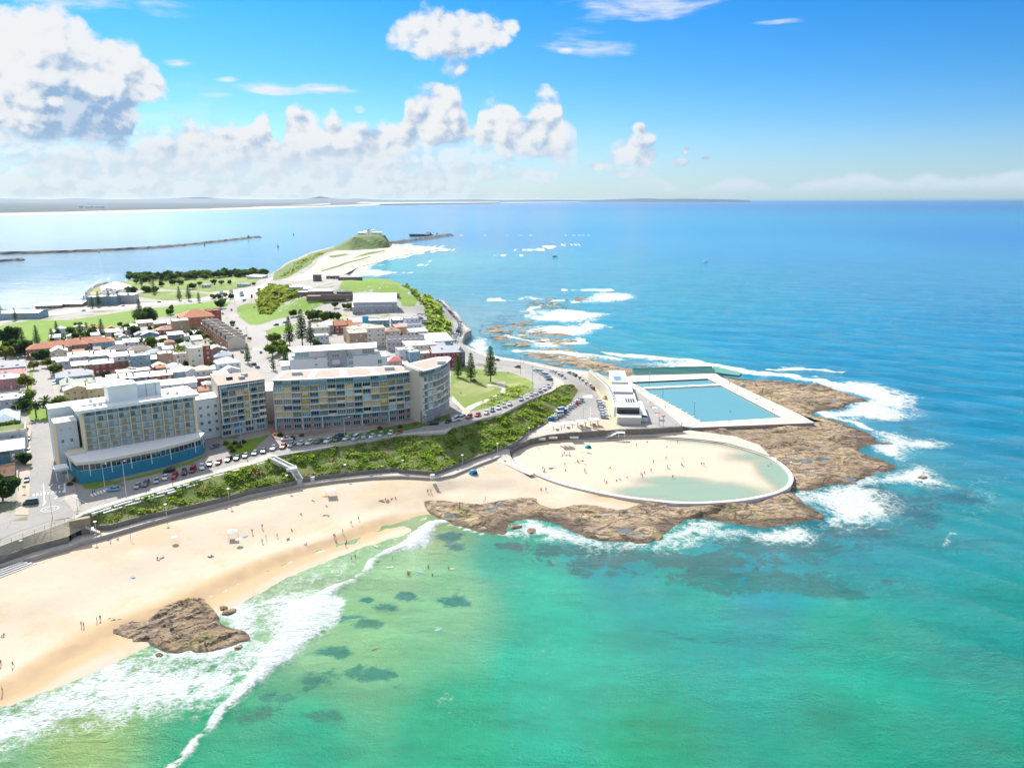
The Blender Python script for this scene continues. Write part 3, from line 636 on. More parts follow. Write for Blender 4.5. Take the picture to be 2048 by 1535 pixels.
ovc = [G(1200, 900, 1.9)+(2.1,), G(1300, 905, 1.7)+(1.85,), G(1250, 930, 1.7)+(1.8,), G(1350, 940, 1.6)+(1.62,), G(1430, 905, 1.5)+(1.56,), G(1430, 955, 1.4)+(1.36,), G(1300, 970, 1.4)+(1.32,), G(1400, 975, 1.3)+(1.28,), G(1500, 950, 1.3)+(1.22,), G(1545, 950, 1.2)+(1.15,), G(1100, 920, 2.)+(2.2,)]
def ozed(x, y):
    t = (x-0)/110.; return 2.2-1.0*max(0, min(1, t))
zone('pool_sand', [(x, y, 2.3 if x < 35 and y > 300 else (2.15 if x < 30 else (1.8 if y > 330 else 1.5))) for x, y in OVS], poolsand(), 2.5, 'edge', controls=[(a_, b_, c_+.25) for a_, b_, c_ in ovc]*3)
def shallow(name, col, alpha, spots=None):
    m, n, b = new_mat(name); g = n.pos(); n.put(b, 'Base Color', col); b.inputs['Roughness'].default_value = .06; b.inputs['IOR'].default_value = 1.33; b.inputs['Specular IOR Level'].default_value = .5
    n.link(n.bump(n.noise(g, 1.2, 4.), .12, .2), b.inputs['Normal']); n.put(b, 'Alpha', alpha(n) if callable(alpha) else alpha); return m
def oval_alpha(n):
    d = n.attr('depth'); return smooth(d+(n.noise(n.pos(), .12, 4.)-.5)*.12, .02, .42, .0, .72)
OW = zone('pool_water', [(x, y, 1.85) for x, y in scale_poly(OVS, .7)], shallow('oval_water', (.27, .40, .30), oval_alpha), 3., 'edge')
c = vco(OW)
def epx(u, v, ru, rv, z=1.5):
    x0, y0 = G(u, v, z); rx = G(u+ru, v, z)[0]-x0; ry = abs(G(u, v+rv, z)[1]-G(u, v-rv, z)[1])/2
    return 1-np.sqrt(((c[:, 0]-x0)/rx)**2+((c[:, 1]-y0)/ry)**2)
dd = np.maximum.reduce([epx(1400, 985, 190, 34)*1.1, epx(1345, 962, 115, 14)*.9, epx(1560, 950, 60, 60)*1.0, epx(1500, 915, 90, 18)*.6, epx(1290, 985, 90, 22)*.9, np.clip(1-pdist(c[:, 0], c[:, 1], OVS[0:1]+OVS, True)/9, 0, 1)*((c[:, 0] > 72))*.5])
vattr(OW, 'depth', np.clip(dd, 0, 1)*.6)
# ------------------------------------------------------------------ rock shelves
def ledges(X, Y, d, amp=1., s=.05, edge=5., ang=.35):
    """flat beds of rock broken into low steps"""
    ca, sa = math.cos(ang), math.sin(ang); U = X*ca+Y*sa; V = (-X*sa+Y*ca)*1.9
    f = fbm(U, V, s, 5, .55)*1.9+fbm(U, V, s*5, 3)*.22
    q = f*3.2; st = np.floor(q); fr = q-st; t = np.clip((fr-.78)/.22, 0, 1)
    return ((st+t)/3.2*.9*amp+fbm(X, Y, .6, 3)*.12*amp)*np.clip(d/edge, .15, 1)
RSM = [(848,1008),(870,1003),(920,1010),(960,1013),(1000,1005),(1050,999),(1090,997),(1118,1010),(1150,1000),(1200,1006),(1250,1013),(1300,1010),(1345,1008),(1394,1010),(1443,1008),(1492,1003),(1545,993),(1578,979),(1592,960),(1589,943),(1572,925),(1545,910),(1506,897),(1457,883),(1416,874),(1400,866),(1380,858),(1629,848),
       (1602,832),(1441,757),(1457,754),(1505,757),(1556,760),(1603,764),(1651,769),(1683,784),(1709,791),(1742,799),(1731,804),(1702,806),(1694,817),(1665,820),(1630,826),(1640,833),(1665,836),(1702,848),(1738,862),(1760,879),(1793,886),(1749,891),(1724,896),(1727,904),(1760,912),(1800,930),(1789,941),(1756,952),(1720,959),(1713,968),(1665,972),(1643,978),
       (1620,985),(1588,980),(1600,995),(1618,1005),(1640,1018),(1652,1036),(1614,1045),(1556,1056),(1519,1058),(1464,1049),(1410,1040),(1375,1040),(1340,1062),(1300,1086),(1240,1087),(1190,1080),(1140,1066),(1105,1050),(1060,1040),(1030,1046),(1020,1068),(985,1071),(930,1058),(890,1046),(862,1028)]
RSW = [G(u, v, .3)+((1.25,) if 12 <= i <= 29 or i <= 5 else (-.15,)) for i, (u, v) in enumerate(RSM)]
for i_, j_ in zip(range(11, 24), (21, 20, 19, 18, 17, 16, 15, 14, 13, 12, 11, 10, 9, 8)): RSW[i_] = (OVW[j_][0], OVW[j_][1], 1.)
RSW = [tuple(q) for q in spline(RSW, 3, True)]
rs = zone('rock_shelf', RSW, ROCK, .95, 'edge', controls=[G(u, v, z)+(z+.25,) for u, v, z in
     [(900,1030,1.0),(960,1040,1.3),(1000,1020,1.),(1080,1020,.9),(1150,1030,.5),(1230,1040,.45),(1300,1035,.5),(1200,1060,.25),(1300,1065,.25),(1400,1022,1.),(1480,1025,1.),(1560,1020,.9),(1600,1030,.5),(1600,985,1.1),(1640,950,1.3),(1700,940,1.1),(1760,930,.7),(1650,910,1.5),(1560,880,1.6),(1500,875,1.8),(1450,865,1.9),(1600,862,1.3),(1680,870,1.),(1700,900,1.1),(1520,780,1.3),(1580,785,1.2),(1640,790,.9),(1690,797,.6),(1600,810,1.),(1480,765,1.6)]*3],
     noisef=lambda X, Y, d: np.maximum(ledges(X, Y, d, 1.25, .06, 2.5), -.45)*.5+np.clip(d/2.2, 0, 1)*.45-.05, smooth_=False, p=3.)
c = vco(rs); vattr(rs, 'low', np.clip(1.05-c[:, 2]/.9, 0, 1))
vattr(rs, 'pool', np.clip(fbm(c[:, 0], c[:, 1], .13, 4)*.9-.08, 0, 1))
tag(rs, kind='structure')
BR = [(210,1251),(213,1237),(226,1236),(247,1237),(264,1236),(292,1241),(317,1220),(338,1207),(365,1200),(377,1195),(407,1197),(412,1204),(424,1216),(438,1230),(440,1241),(461,1251),(489,1258),(500,1274),(479,1280),(461,1290),(423,1302),(393,1302),(379,1297),(356,1302),(329,1299),(310,1290),(285,1281),(263,1283),(242,1272),(220,1264)]
BRW = [G(u, v, .6) for u, v in BR]; BRW = [(x, y, .0 if v > 1255 or u > 430 else .75) for (x, y), (u, v) in zip(BRW, BR)]
def outcrop(X, Y, d):
    c_, s_ = math.cos(.75), math.sin(.75); U = X*c_+Y*s_; V = -X*s_+Y*c_
    f = fbm(U*.5, V*1.6, .16, 4)*1.2; sl = np.sin(V*.75+f*2.2)
    st = np.floor(sl*1.6+f)*.28
    return np.clip(d/1.6, 0, 1)*np.maximum(.68+st*.8+fbm(X, Y, .5, 4)*.3, .3)
ob = zone('rock_outcrop', spline(BRW, 4, True), ROCK, .42, 'edge', noisef=outcrop, smooth_=False, seg=.8, kind=None)
c = vco(ob); vattr(ob, 'low', np.clip(.9-c[:, 2]/.8, 0, 1)); vattr(ob, 'pool', np.zeros(len(c)))
tag(ob, 'large brown rock outcrop jutting from the sand into the surf', 'rock')
# loose boulders
rk = []
for k in range(4):
    bm = bmesh.new(); bmesh.ops.create_icosphere(bm, subdivisions=2, radius=1.)
    for v_ in bm.verts:
        n_ = mnoise.fractal(v_.co*1.3+Vector((k*9, 0, 0)), 1., 2., 3); v_.co *= 1+.35*n_; v_.co.z *= .55
    me = bpy.data.meshes.new('boulder'); bm.to_mesh(me); bm.free(); me.materials.append(ROCK); rk.append(me)
for k, (u, v, s, lab) in enumerate([(845,1002,3.2,'flat lone rock lying on the sand left of the shelf'), (476,1293,1.3,'small wave washed rock off the tip of the outcrop'), (318,1307,1.,'small dark rock in the foam below the outcrop'), (458,1222,2.,'brown rock awash right of the outcrop'),
        (446,1215,1.6,'purple rock beside the outcrop shoulder in white water'), (1030,1052,2.4,'boulder in the foam of the gap in the shelf'), (1063,1060,2.2,'rock awash in the middle of the surf gap'), (1180,1060,3.,'rock in the surf off the centre of the shelf'),
        (1310,1072,3.2,'brown boulder at the outer edge of the surf'), (1645,915,3,'rock near the brown shelf tip'), (1845,953,2.2,'lone rock beyond the point in white water'), (1690,856,2.,'rock standing in the channel below the pool corner')]):
    x, y = G(u, v, .3); o = link('boulder', rk[k % 4], None, (x, y, .1), k*1.3); o.scale = (s, s*.7, s*.5); tag(o, lab, 'rock')
# dark reef rocks on the north side, awash
rf = MB(); rr = random.Random(3)
for poly, n_ in (([(960,655),(1060,640),(1090,660),(1080,690),(1010,692),(975,675)], 120), ([(1050,700),(1130,695),(1240,735),(1350,733),(1440,735),(1260,758),(1180,738),(1100,728),(1040,712)], 260), ([(1085,665),(1150,668),(1140,690),(1095,690)], 40), ([(1040,600),(1130,595),(1200,590),(1150,612),(1060,618)], 50)):
    us = [q[0] for q in poly]; vs_ = [q[1] for q in poly]; k = 0
    while k < n_:
        u, v = rr.uniform(min(us), max(us)), rr.uniform(min(vs_), max(vs_))
        if not inside([u], [v], poly)[0]: continue
        x, y = G(u, v, .2); s = rr.uniform(.8, 3.2); k += 1
        a = rr.uniform(0, 3); m_ = rk[k % 4]
        for q in (0,):
            vv = [(x+(p.co.x*math.cos(a)-p.co.y*math.sin(a))*s*1.8, y+(p.co.x*math.sin(a)+p.co.y*math.cos(a))*s, p.co.z*s*.35-.05) for p in m_.vertices]
            rf.add(vv, [tuple(p.vertices) for p in m_.polygons], ROCK)
tag(rf.build('reef_rocks'), kind='stuff')
# ------------------------------------------------------------------ the sea
def axis(lo, hi, a, b, fine, g):
    mid = list(np.arange(a, b, fine)); x = b; s = fine; up = []
    while x < hi: up.append(x); s *= g; x += s
    up.append(hi); x = a; s = fine; dn = []
    while x > lo: s *= g; x -= s; dn.append(max(x, lo))
    return np.array(sorted(set(dn))+mid+up)
ax = axis(-60000, 60000, -210, 330, 1.9, 1.07); ay = axis(-3000, 71000, 112, 640, 1.9, 1.055)
SX, SY = np.meshgrid(ax, ay); sh = SX.shape; SX = SX.ravel(); SY = SY.ravel(); near = (SX > -330) & (SX < 700) & (SY > 90) & (SY < 2600)
def lin(c): c = np.array(c)/255.; return np.where(c <= .04045, c/12.92, ((c+.055)/1.055)**2.4)
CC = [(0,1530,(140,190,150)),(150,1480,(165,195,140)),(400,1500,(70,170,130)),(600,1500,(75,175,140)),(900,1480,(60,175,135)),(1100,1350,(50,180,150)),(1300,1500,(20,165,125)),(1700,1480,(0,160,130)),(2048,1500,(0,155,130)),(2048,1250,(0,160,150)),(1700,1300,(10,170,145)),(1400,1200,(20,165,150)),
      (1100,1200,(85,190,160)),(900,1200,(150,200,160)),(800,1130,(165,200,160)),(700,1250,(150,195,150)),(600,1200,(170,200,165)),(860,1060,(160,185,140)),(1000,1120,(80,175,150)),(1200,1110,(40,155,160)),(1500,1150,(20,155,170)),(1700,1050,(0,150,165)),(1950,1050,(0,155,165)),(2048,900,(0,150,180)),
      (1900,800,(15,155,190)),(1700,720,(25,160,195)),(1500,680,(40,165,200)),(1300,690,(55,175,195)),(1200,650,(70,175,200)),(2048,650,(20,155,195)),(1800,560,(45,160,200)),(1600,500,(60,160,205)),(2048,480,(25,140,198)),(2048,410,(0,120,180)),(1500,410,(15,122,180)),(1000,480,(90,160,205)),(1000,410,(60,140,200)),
      (1000,560,(100,175,205)),(1050,690,(120,180,195)),(960,640,(150,190,200)),(1100,735,(130,175,185)),(1250,745,(130,175,185)),(900,560,(110,185,200)),(850,530,(120,200,205)),(600,470,(125,180,215)),(300,470,(150,190,215)),(0,500,(165,195,212)),(300,540,(150,190,215)),(0,600,(165,195,212)),(0,440,(150,185,215)),(600,430,(110,170,215))]  # pale harbour tones: silvery glare partly painted into the water colour
def feat(x, y): r = np.hypot(x, y); return np.stack([np.arctan2(x, y)*3., np.log(r)*1.6], 1)
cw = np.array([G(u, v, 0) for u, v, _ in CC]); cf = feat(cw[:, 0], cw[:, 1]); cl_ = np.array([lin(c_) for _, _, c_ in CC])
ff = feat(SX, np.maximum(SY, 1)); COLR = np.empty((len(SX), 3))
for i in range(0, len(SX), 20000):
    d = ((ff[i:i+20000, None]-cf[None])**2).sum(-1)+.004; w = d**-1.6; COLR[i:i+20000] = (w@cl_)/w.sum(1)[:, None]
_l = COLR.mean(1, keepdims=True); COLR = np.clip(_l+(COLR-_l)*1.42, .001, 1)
FOAM = np.zeros(len(SX)); REEF = np.zeros(len(SX)); SZ = np.zeros(len(SX)); SXn, SYn = SX[near], SY[near]
wx = fbm(SXn, SYn, .05, 4)*4; wy = fbm(SXn+500, SYn, .05, 4)*4; far_ = np.hypot(SXn, SYn)/300.
PX, PY = SXn+wx*np.maximum(far_, .6), SYn+wy*np.maximum(far_, .6)
fo = np.zeros(len(SXn)); re = np.zeros(len(SXn)); zz = np.zeros(len(SXn))
def fpoly(px, st, soft):
    global fo
    P_ = [G(u, v, 0) for u, v in px]; m = inside(PX, PY, P_); bb = (PX > min(q[0] for q in P_)-soft*2) & (PX < max(q[0] for q in P_)+soft*2) & (PY > min(q[1] for q in P_)-soft*2) & (PY < max(q[1] for q in P_)+soft*2)
    d = np.full(len(PX), 1e6); d[bb] = pdist(PX[bb], PY[bb], P_, True); sd_ = np.where(m, d, -d)
    fo = np.maximum(fo, st*np.clip(sd_/soft*.36+.42, 0, 1))
def fline(px, w, st, tail=0., tdir=(0, 1), rise=0.):
    """a breaking crest: sharp on the seaward side, foam trailing behind"""
    global fo, zz
    P_ = [G(u, v, 0) for u, v in px]; ws = w if isinstance(w, (list, tuple)) else [w]*len(P_)
    best = np.zeros(len(PX)); 
    for i in range(len(P_)-1):
        a, b = np.array(P_[i]), np.array(P_[i+1]); d = b-a; L = (d**2).sum()+1e-9; t = np.clip(((PX-a[0])*d[0]+(PY-a[1])*d[1])/L, 0, 1)
        dist = np.hypot(PX-a[0]-t*d[0], PY-a[1]-t*d[1]); ww = ws[i]*(1-t)+ws[i+1]*t
        best = np.maximum(best, st*np.clip(1.25-dist/ww, 0, 1))
    fo = np.maximum(fo, best); zz = np.maximum(zz, rise*np.clip(best, 0, 1))
def ell(px, dst):
    global re
    for u, v, ru, rv, s in px:
        x0, y0 = G(u, v, 0); rx = abs(G(u+ru, v, 0)[0]-x0); ry = abs(G(u, v-rv, 0)[1]-G(u, v+rv, 0)[1])/2
        re = np.maximum(re, s*np.clip(1.3-np.sqrt(((PX-x0)/rx)**2+((PY-y0)/ry)**2), 0, 1))
# big white wash on the lower left
fpoly([(-200,1500),(0,1418),(60,1392),(130,1350),(215,1296),(260,1288),(330,1306),(440,1306),(505,1282),(520,1262),(500,1235),(470,1215),(500,1190),(620,1170),(670,1165),(668,1200),(640,1250),(560,1305),(505,1360),(460,1395),(400,1412),(300,1428),(130,1462),(0,1512),(-200,1590)], .80, 6)
fpoly([(-100,1480),(0,1432),(130,1390),(250,1340),(400,1330),(430,1360),(300,1410),(130,1450),(0,1500),(-100,1540)], .95, 5)
fpoly([(-60,1410),(0,1388),(80,1352),(215,1268),(260,1262),(300,1300),(240,1300),(120,1370),(0,1440)], .85, 3)
fpoly([(380,1290),(470,1285),(510,1275),(500,1250),(460,1235),(430,1215),(405,1195),(440,1180),(520,1230),(530,1290),(440,1320),(330,1315),(280,1295)], 1.0, 3)
fline([(425,1450),(445,1420),(480,1380),(520,1345),(560,1308),(600,1268),(625,1225),(650,1190),(685,1163)], [1.2,1.4,1.8,2.4,5.,5.5,6.,3.,1.2], 1.25, rise=1.2)
fline([(560,1308),(600,1275),(640,1235),(665,1205)], [4,5,6,5], 1.15)
fline([(340,1545),(360,1515),(385,1485),(405,1468),(425,1450),(440,1428)], [1.1,1.2,1.3,1.3,1.3,1.3], 1.0, rise=.5)
fline([(685,1163),(700,1150),(740,1118),(765,1100),(800,1085),(830,1068),(865,1050),(900,1046)], [.5,.5,.9,2.2,3.6,3.6,2.8,1.5], 1.2, rise=1.)
fpoly([(790,1075),(850,1050),(888,1047),(870,1062),(830,1090),(800,1100),(770,1108)], .95, 2)
fline([(900,1050),(940,1064),(985,1076),(1020,1074)], [1.3,1.,.9,1.2], 1.)
fline([(408,1200),(440,1182),(470,1168),(540,1140),(600,1116),(650,1098),(680,1092)], [2.,2.,2.,1.6,1.5,1.2,.6], 1.05)
fpoly([(440,1190),(560,1142),(700,1095),(790,1060),(840,1045),(820,1065),(740,1105),(690,1150),(620,1175),(500,1200)], .50, 8)
fpoly([(412,1200),(450,1196),(500,1225),(520,1270),(495,1290),(470,1262),(440,1238)], .98, 2)
fline([(700,1086),(770,1056),(850,1037)], .7, .75)
# round the shelf
fpoly([(1020,1050),(1040,1036),(1080,1040),(1110,1052),(1180,1075),(1240,1090),(1310,1086),(1345,1060),(1385,1042),(1430,1046),(1420,1062),(1350,1085),(1300,1100),(1230,1100),(1140,1082),(1080,1076),(1030,1078)], 1.02, 5)
fpoly([(1090,1060),(1200,1085),(1300,1095),(1340,1080),(1400,1060),(1390,1075),(1320,1105),(1200,1105),(1100,1080)], .7, 5)
fpoly([(1500,1068),(1540,1058),(1600,1052),(1630,1062),(1600,1080),(1540,1082)], 1.05, 4)
fpoly([(1400,1052),(1480,1055),(1520,1064),(1470,1075),(1400,1066)], .75, 4)
fpoly([(1585,984),(1660,978),(1720,974),(1770,985),(1785,1010),(1770,1035),(1720,1050),(1660,1052),(1655,1030),(1640,1012),(1610,998)], 1.0, 6)
fpoly([(1660,990),(1760,990),(1800,1010),(1760,1045),(1690,1060),(1670,1030)], .75, 8)
fpoly([(1715,966),(1760,955),(1800,940),(1840,935),(1880,955),(1915,968),(1860,970),(1800,965),(1740,975),(1700,985)], 1.05, 6)
fpoly([(1730,893),(1775,890),(1800,880),(1850,876),(1885,884),(1880,895),(1840,900),(1800,925),(1790,925),(1760,910)], 1.02, 6)
fpoly([(1740,862),(1780,868),(1830,880),(1800,893),(1765,882)], .95, 5)
fpoly([(1620,765),(1690,762),(1750,768),(1810,785),(1832,800),(1810,820),(1790,838),(1730,842),(1680,838),(1640,826),(1690,822),(1700,810),(1740,803),(1720,790),(1680,780)], 1.0, 7)
fpoly([(1690,770),(1790,785),(1830,802),(1800,835),(1720,842),(1700,820),(1745,800)], .85, 8)
fline([(1640,822),(1660,828),(1700,845),(1740,860)], [3,4,4,3], .95)
# surf north of the baths
fline([(1195,702),(1240,711),(1300,716),(1360,722),(1420,733),(1480,742),(1540,750),(1600,758),(1690,770)], [2,5,7,9,10,8,6,5,5], 1.12, rise=.7)
fpoly([(1300,718),(1380,722),(1450,738),(1440,748),(1380,742),(1300,730)], .85, 9)
fline([(1530,738),(1580,737),(1630,739),(1665,744)], [3,6,6,3], 1.1)
fline([(1040,700),(1080,703),(1150,710),(1230,718)], [2,6,9,6], 1.05, rise=.5)
fpoly([(1050,700),(1150,706),(1250,718),(1220,730),(1120,722),(1060,712)], .72, 12)
fpoly([(1065,625),(1110,618),(1160,622),(1225,630),(1180,640),(1120,645),(1075,638)], 1.05, 10)
fpoly([(1045,660),(1110,650),(1180,648),(1200,655),(1160,672),(1090,668),(1040,672)], .95, 10)
fline([(1145,643),(1180,652),(1210,652)], [6,8,3], 1.05)
fline([(1020,670),(1060,682),(1100,690),(1150,684),(1155,676)], [4,6,7,7,4], .95)
fpoly([(1060,680),(1130,676),(1155,680),(1120,694),(1070,694)], .9, 7)
fpoly([(1170,595),(1200,585),(1260,588),(1270,592),(1245,600),(1190,606),(1160,604)], 1.0, 12)
fline([(1125,581),(1160,581),(1220,580),(1280,581)], [6,9,8,3], 1.05)
fline([(970,600),(1010,600),(1060,597),(1100,600),(1150,605)], [4,8,11,8,6], .98)
fline([(930,598),(955,600)], [6,5], .9); fline([(1080,640),(1050,630),(1062,615),(1100,606)], [4,6,6,5], .8)
fline([(1040,500),(1080,500),(1110,492),(1160,488)], [8,22,26,8], 1.0); fline([(965,509),(1010,510),(1055,509)], [10,14,8], 1.05); fline([(925,499),(955,498)], [10,8], .95)
# north beach
fline([(685,552),(715,540),(745,528),(790,515),(840,505),(900,497)], [26,24,15,12,12,16], 1.1)
fpoly([(690,550),(715,537),(760,524),(740,540),(790,545),(740,552)], .95, 14)
fline([(790,489),(860,493),(905,494)], [8,8,14], .9); fline([(815,533),(850,530),(880,531)], [8,10,5], .85); fline([(845,521),(880,522)], [6,6], .85); fline([(760,547),(800,545),(830,547)], [9,9,4], .8)
fline([(905,469),(960,470),(1060,470),(1200,471)], [12,8,6,5], .55)
fpoly([(925,690),(985,672),(990,680),(975,700),(1000,716),(950,706)], .8, 4)
fline([(1855,1090),(1880,1075),(1895,1062)], [.8,1,.6], .5)
fpoly([(1925,985),(1960,955),(1975,985),(1972,1010),(1945,1040),(1935,1030),(1960,1000)], .42, 6); fpoly([(860,1398),(885,1390),(905,1405),(880,1412)], .6, 1.2)
ell([(1500,1165,260,30,1.),(1650,1180,110,16,1.1),(1350,1120,300,26,1.),(1180,1100,170,22,.9),(1560,1090,200,26,1.),(1780,1010,110,50,.9),(1880,980,90,40,.75),(1700,1060,150,30,.8),(1820,860,60,12,.5),(740,1200,22,7,1.2),(785,1215,34,12,1.2),(825,1188,38,11,1.2),(915,1200,40,14,1.),(820,1170,18,5,.9),
     (700,1235,50,10,.8),(735,1250,40,12,.8),(660,1300,60,20,.9),(640,1350,70,24,.8),(740,1340,90,22,.75),(560,1390,60,16,.9),(520,1420,70,22,.8),(650,1430,80,20,.9),(800,1380,60,16,.5),(890,1075,45,14,.9),(900,1100,50,16,.7),(600,1180,20,8,.7),(640,1178,30,7,.8),(665,1150,14,6,.8),(1040,1100,60,12,.7),(960,1095,30,6,.6),(1250,1150,150,14,.5),
     (1000,640,60,20,.6),(1010,670,50,14,.6),(1150,730,200,8,.7),(1300,738,130,7,.7),(980,620,60,12,.35),(1080,610,50,8,.7)], None)
fo = np.where(SYn > 75, fo, 0); FOAM[near] = fo; REEF[near] = re
# swell
dsh = np.full(len(SXn), 1e3); nn = (SXn < 240) & (SYn < 520); dsh[nn] = pdist(SXn[nn], SYn[nn], [q_[:2] for q_ in WLW]+[G(1400, 1050, 0), G(1650, 1040, 0), G(1800, 930, 0), G(1740, 800, 0), G(1500, 745, 0), G(1200, 735, 0)])
damp = np.clip((dsh-6)/60, 0, 1); ph = (SXn*.45+SYn*.9)*.17+fbm(SXn, SYn, .012, 3)*3.2
sw = (np.sin(ph)*.32+np.sin((SXn*.7+SYn*.7)*.36+fbm(SXn, SYn, .02, 3)*3)*.14)*damp*np.clip(1.3-far_/6, 0, 1)
SZ[near] = sw+zz*np.clip(dsh/5, 0, 1)
me = bpy.data.meshes.new('sea'); nr, nc = sh
me.vertices.add(nr*nc); me.vertices.foreach_set('co', np.stack([SX, SY, SZ], 1).astype(np.float32).ravel())
ii = (np.arange(nr-1)[:, None]*nc+np.arange(nc-1)[None]).ravel(); q = np.stack([ii, ii+1, ii+nc+1, ii+nc], 1).astype(np.int32)
me.loops.add(q.size); me.loops.foreach_set('vertex_index', q.ravel()); me.polygons.add(len(q)); me.polygons.foreach_set('loop_start', np.arange(0, q.size, 4, dtype=np.int32)); me.update(calc_edges=True)
me.polygons.foreach_set('use_smooth', np.ones(len(q), bool))
sea = link('sea', me); tag(sea, kind='structure'); vattr(sea, 'foam', FOAM); vattr(sea, 'reef', REEF)
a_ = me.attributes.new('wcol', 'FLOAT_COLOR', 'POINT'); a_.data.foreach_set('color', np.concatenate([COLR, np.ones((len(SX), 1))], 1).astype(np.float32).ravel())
m, n, b = new_mat('sea_water'); g = n.pos()
gx, gy, gz = n.sep(g); rng_ = n.vm('LENGTH', g) if False else None
ln = n.node('ShaderNodeVectorMath', operation='LENGTH'); n.link(n.comb(gx, gy, 0.), ln.inputs[0]); dist = S(n.nt, ln.outputs['Value'])
nearw = smooth(dist, 250., 900., 1., 0.)
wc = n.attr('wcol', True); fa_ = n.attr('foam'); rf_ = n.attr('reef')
str_ = n.vm('MULTIPLY', g, (.55, 1.25, 1.)); 
n1 = n.noise(g, .045, 5., .6); n2 = n.noise(g, .35, 6., .72, .6); n3 = n.noise(g, .9, 5., .7); n4 = n.noise(str_, .012, 6., .65)
WK = .49
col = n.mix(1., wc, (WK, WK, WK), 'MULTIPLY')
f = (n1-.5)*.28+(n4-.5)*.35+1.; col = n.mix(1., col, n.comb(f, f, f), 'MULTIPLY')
n5 = n.noise(g, .12, 6., .7, .8)
reef = smooth(rf_+(n1-.5)*1.3+(n5-.5)*2.2+(n2-.5)*1.0, .40, .82)
col = n.mix(reef*.9, col, n.mix(smooth(dist, 150., 330.), (.014, .135, .09), (.004, .085, .125)))
# long wave lines
wv = n.node('ShaderNodeTexWave', wave_type='BANDS', bands_direction='DIAGONAL'); n.link(n.vm('MULTIPLY', g, (.22, 1., 0.)), wv.inputs['Vector']); wv.inputs['Scale'].default_value = .016; wv.inputs['Distortion'].default_value = 9; wv.inputs['Detail'].default_value = 4; wv.inputs['Detail Scale'].default_value = 1.3; wv.inputs['Detail Roughness'].default_value = .65
wvl = S(n.nt, wv.outputs['Fac'])
rip = n.noise(n.vm('MULTIPLY', g, (.35, 1., 1.)), .11, 7., .74, 0.)
diag = n.noise(n.vm('MULTIPLY', n.vm('ADD', g, n.comb(gy*.0, gx*.35, 0.)), (.16, 1., 1.)), .06, 5., .68)
f2 = (wvl-.5)*.16+(diag-.5)*.55+(rip-.5)*.62+(n.noise(n.vm('MULTIPLY', g, (.4, 1., 1.)), .42, 5., .7)-.5)*.34+1.; col = n.mix(1., col, n.comb(f2, f2, f2), 'MULTIPLY')
lace = n.voro(n.vm('ADD', g, n.vm('SCALE', n.noisec(g, .5, 3.), 2.6)), .55, 'DISTANCE_TO_EDGE')
lw = smooth(lace, .0, .26, 1., 0.)
rg1 = 1.-(n.noise(n.vm('ADD', g, n.vm('SCALE', n.noisec(g, .07, 3.), 8.)), .17, 5., .6)-.5).ab()*5.
rg2 = 1.-(n.noise(g, .55, 5., .65)-.5).ab()*5.
strk = n.noise(n.vm('MULTIPLY', n.vm('ADD', g, n.vm('SCALE', n.noisec(g, .08, 3.), 5.)), (1., .38, 1.)), .55, 5., .7)
fm = fa_+(rg1-.45)*.42+(rg2-.45)*.30+(strk-.5)*.55+(n3-.5)*.3+(n1-.5)*.35+(lw-.5)*.06-.04
foam = smooth(fm, .55, .95)
thin = smooth(fm, .34, .80)*.45
col = n.mix(thin, col, (.52, .60, .52)); 
fcol = n.mix(smooth(n3+n2*.5, .55, 1.), (.40, .47, .47), (.64, .66, .66))
col = n.mix(foam, col, fcol)
n.put(b, 'Base Color', col); n.put(b, 'Roughness', smooth(foam, 0., .6, smooth(dist, 300., 3000., .075, .205), .9)); b.inputs['IOR'].default_value = 1.33
n.put(b, 'Specular IOR Level', smooth(dist, 400., 2500., .42, .30))
ch = n.noise(n.vm('MULTIPLY', g, (.6, 1., 1.)), .5, 6., .68, .8); ch2 = n.noise(g, 2.2, 4., .6)
midw = smooth(dist, 500., 2600., 1., .12)
n.link(n.bump((ch*.9*nearw+ch2*.4*nearw+rip*1.6+wvl*.35+foam*.3)*midw, .85, 1.), b.inputs['Normal'])
me.materials.append(m); SEAM = m
# ------------------------------------------------------------------ ocean baths
DECKC = mat((.50, .44, .385), .85, .22, .5); TEALP = mat((.10, .30, .27), .6, .1)
def pz(L, z): return [G(u, v, z) for u, v in L]
bath = thing('ocean_baths', 'rectangular sea pool with pale decks and a white dividing boom on the rock shelf', 'pool', G(1400, 845, 0)+(0,))
bo = bath.location
def bbuild(mb, name, parent=bath):
    mb.v = [(x-bo.x, y-bo.y, z-bo.z) for x, y, z in mb.v]; return mb.build(name, parent)
PW = [(1260,763),(1287,776),(1300,786),(1306,788),(1358,817),(1404,844.5)]
for nm, poly in (('deck', PW+[(1380,854),(1365,852),(1321,817),(1287,794),(1258,774),(1236,758)]), ('deck', [(1404,844.5),(1565,835),(1602,829),(1629,845),(1380,855)]), ('deck', [(1414,756),(1441,752.5),(1470,768),(1602,829),(1565,835)]), ('deck', [(1260,763),(1236,758),(1266,750),(1431,746),(1441,752.5),(1414,756)])):
    q = MB(); q.prism(pz(poly, 3.), -1, 3., mat((.33, .29, .25), .9, .25), top=DECKC); bbuild(q, nm)
q = MB(); q.prism(pz(PW+[(1565,835),(1414,756)], 2.2), 2.1, 2.25, shallow('pool_blue', (.13, .30, .315), 1.)); bbuild(q, 'water')
q = MB(); q.prism(pz([(1285,777),(1289,774),(1440,767.4),(1441,769.6)], 3.), 1.5, 3.06, WHT); bbuild(q, 'boom')
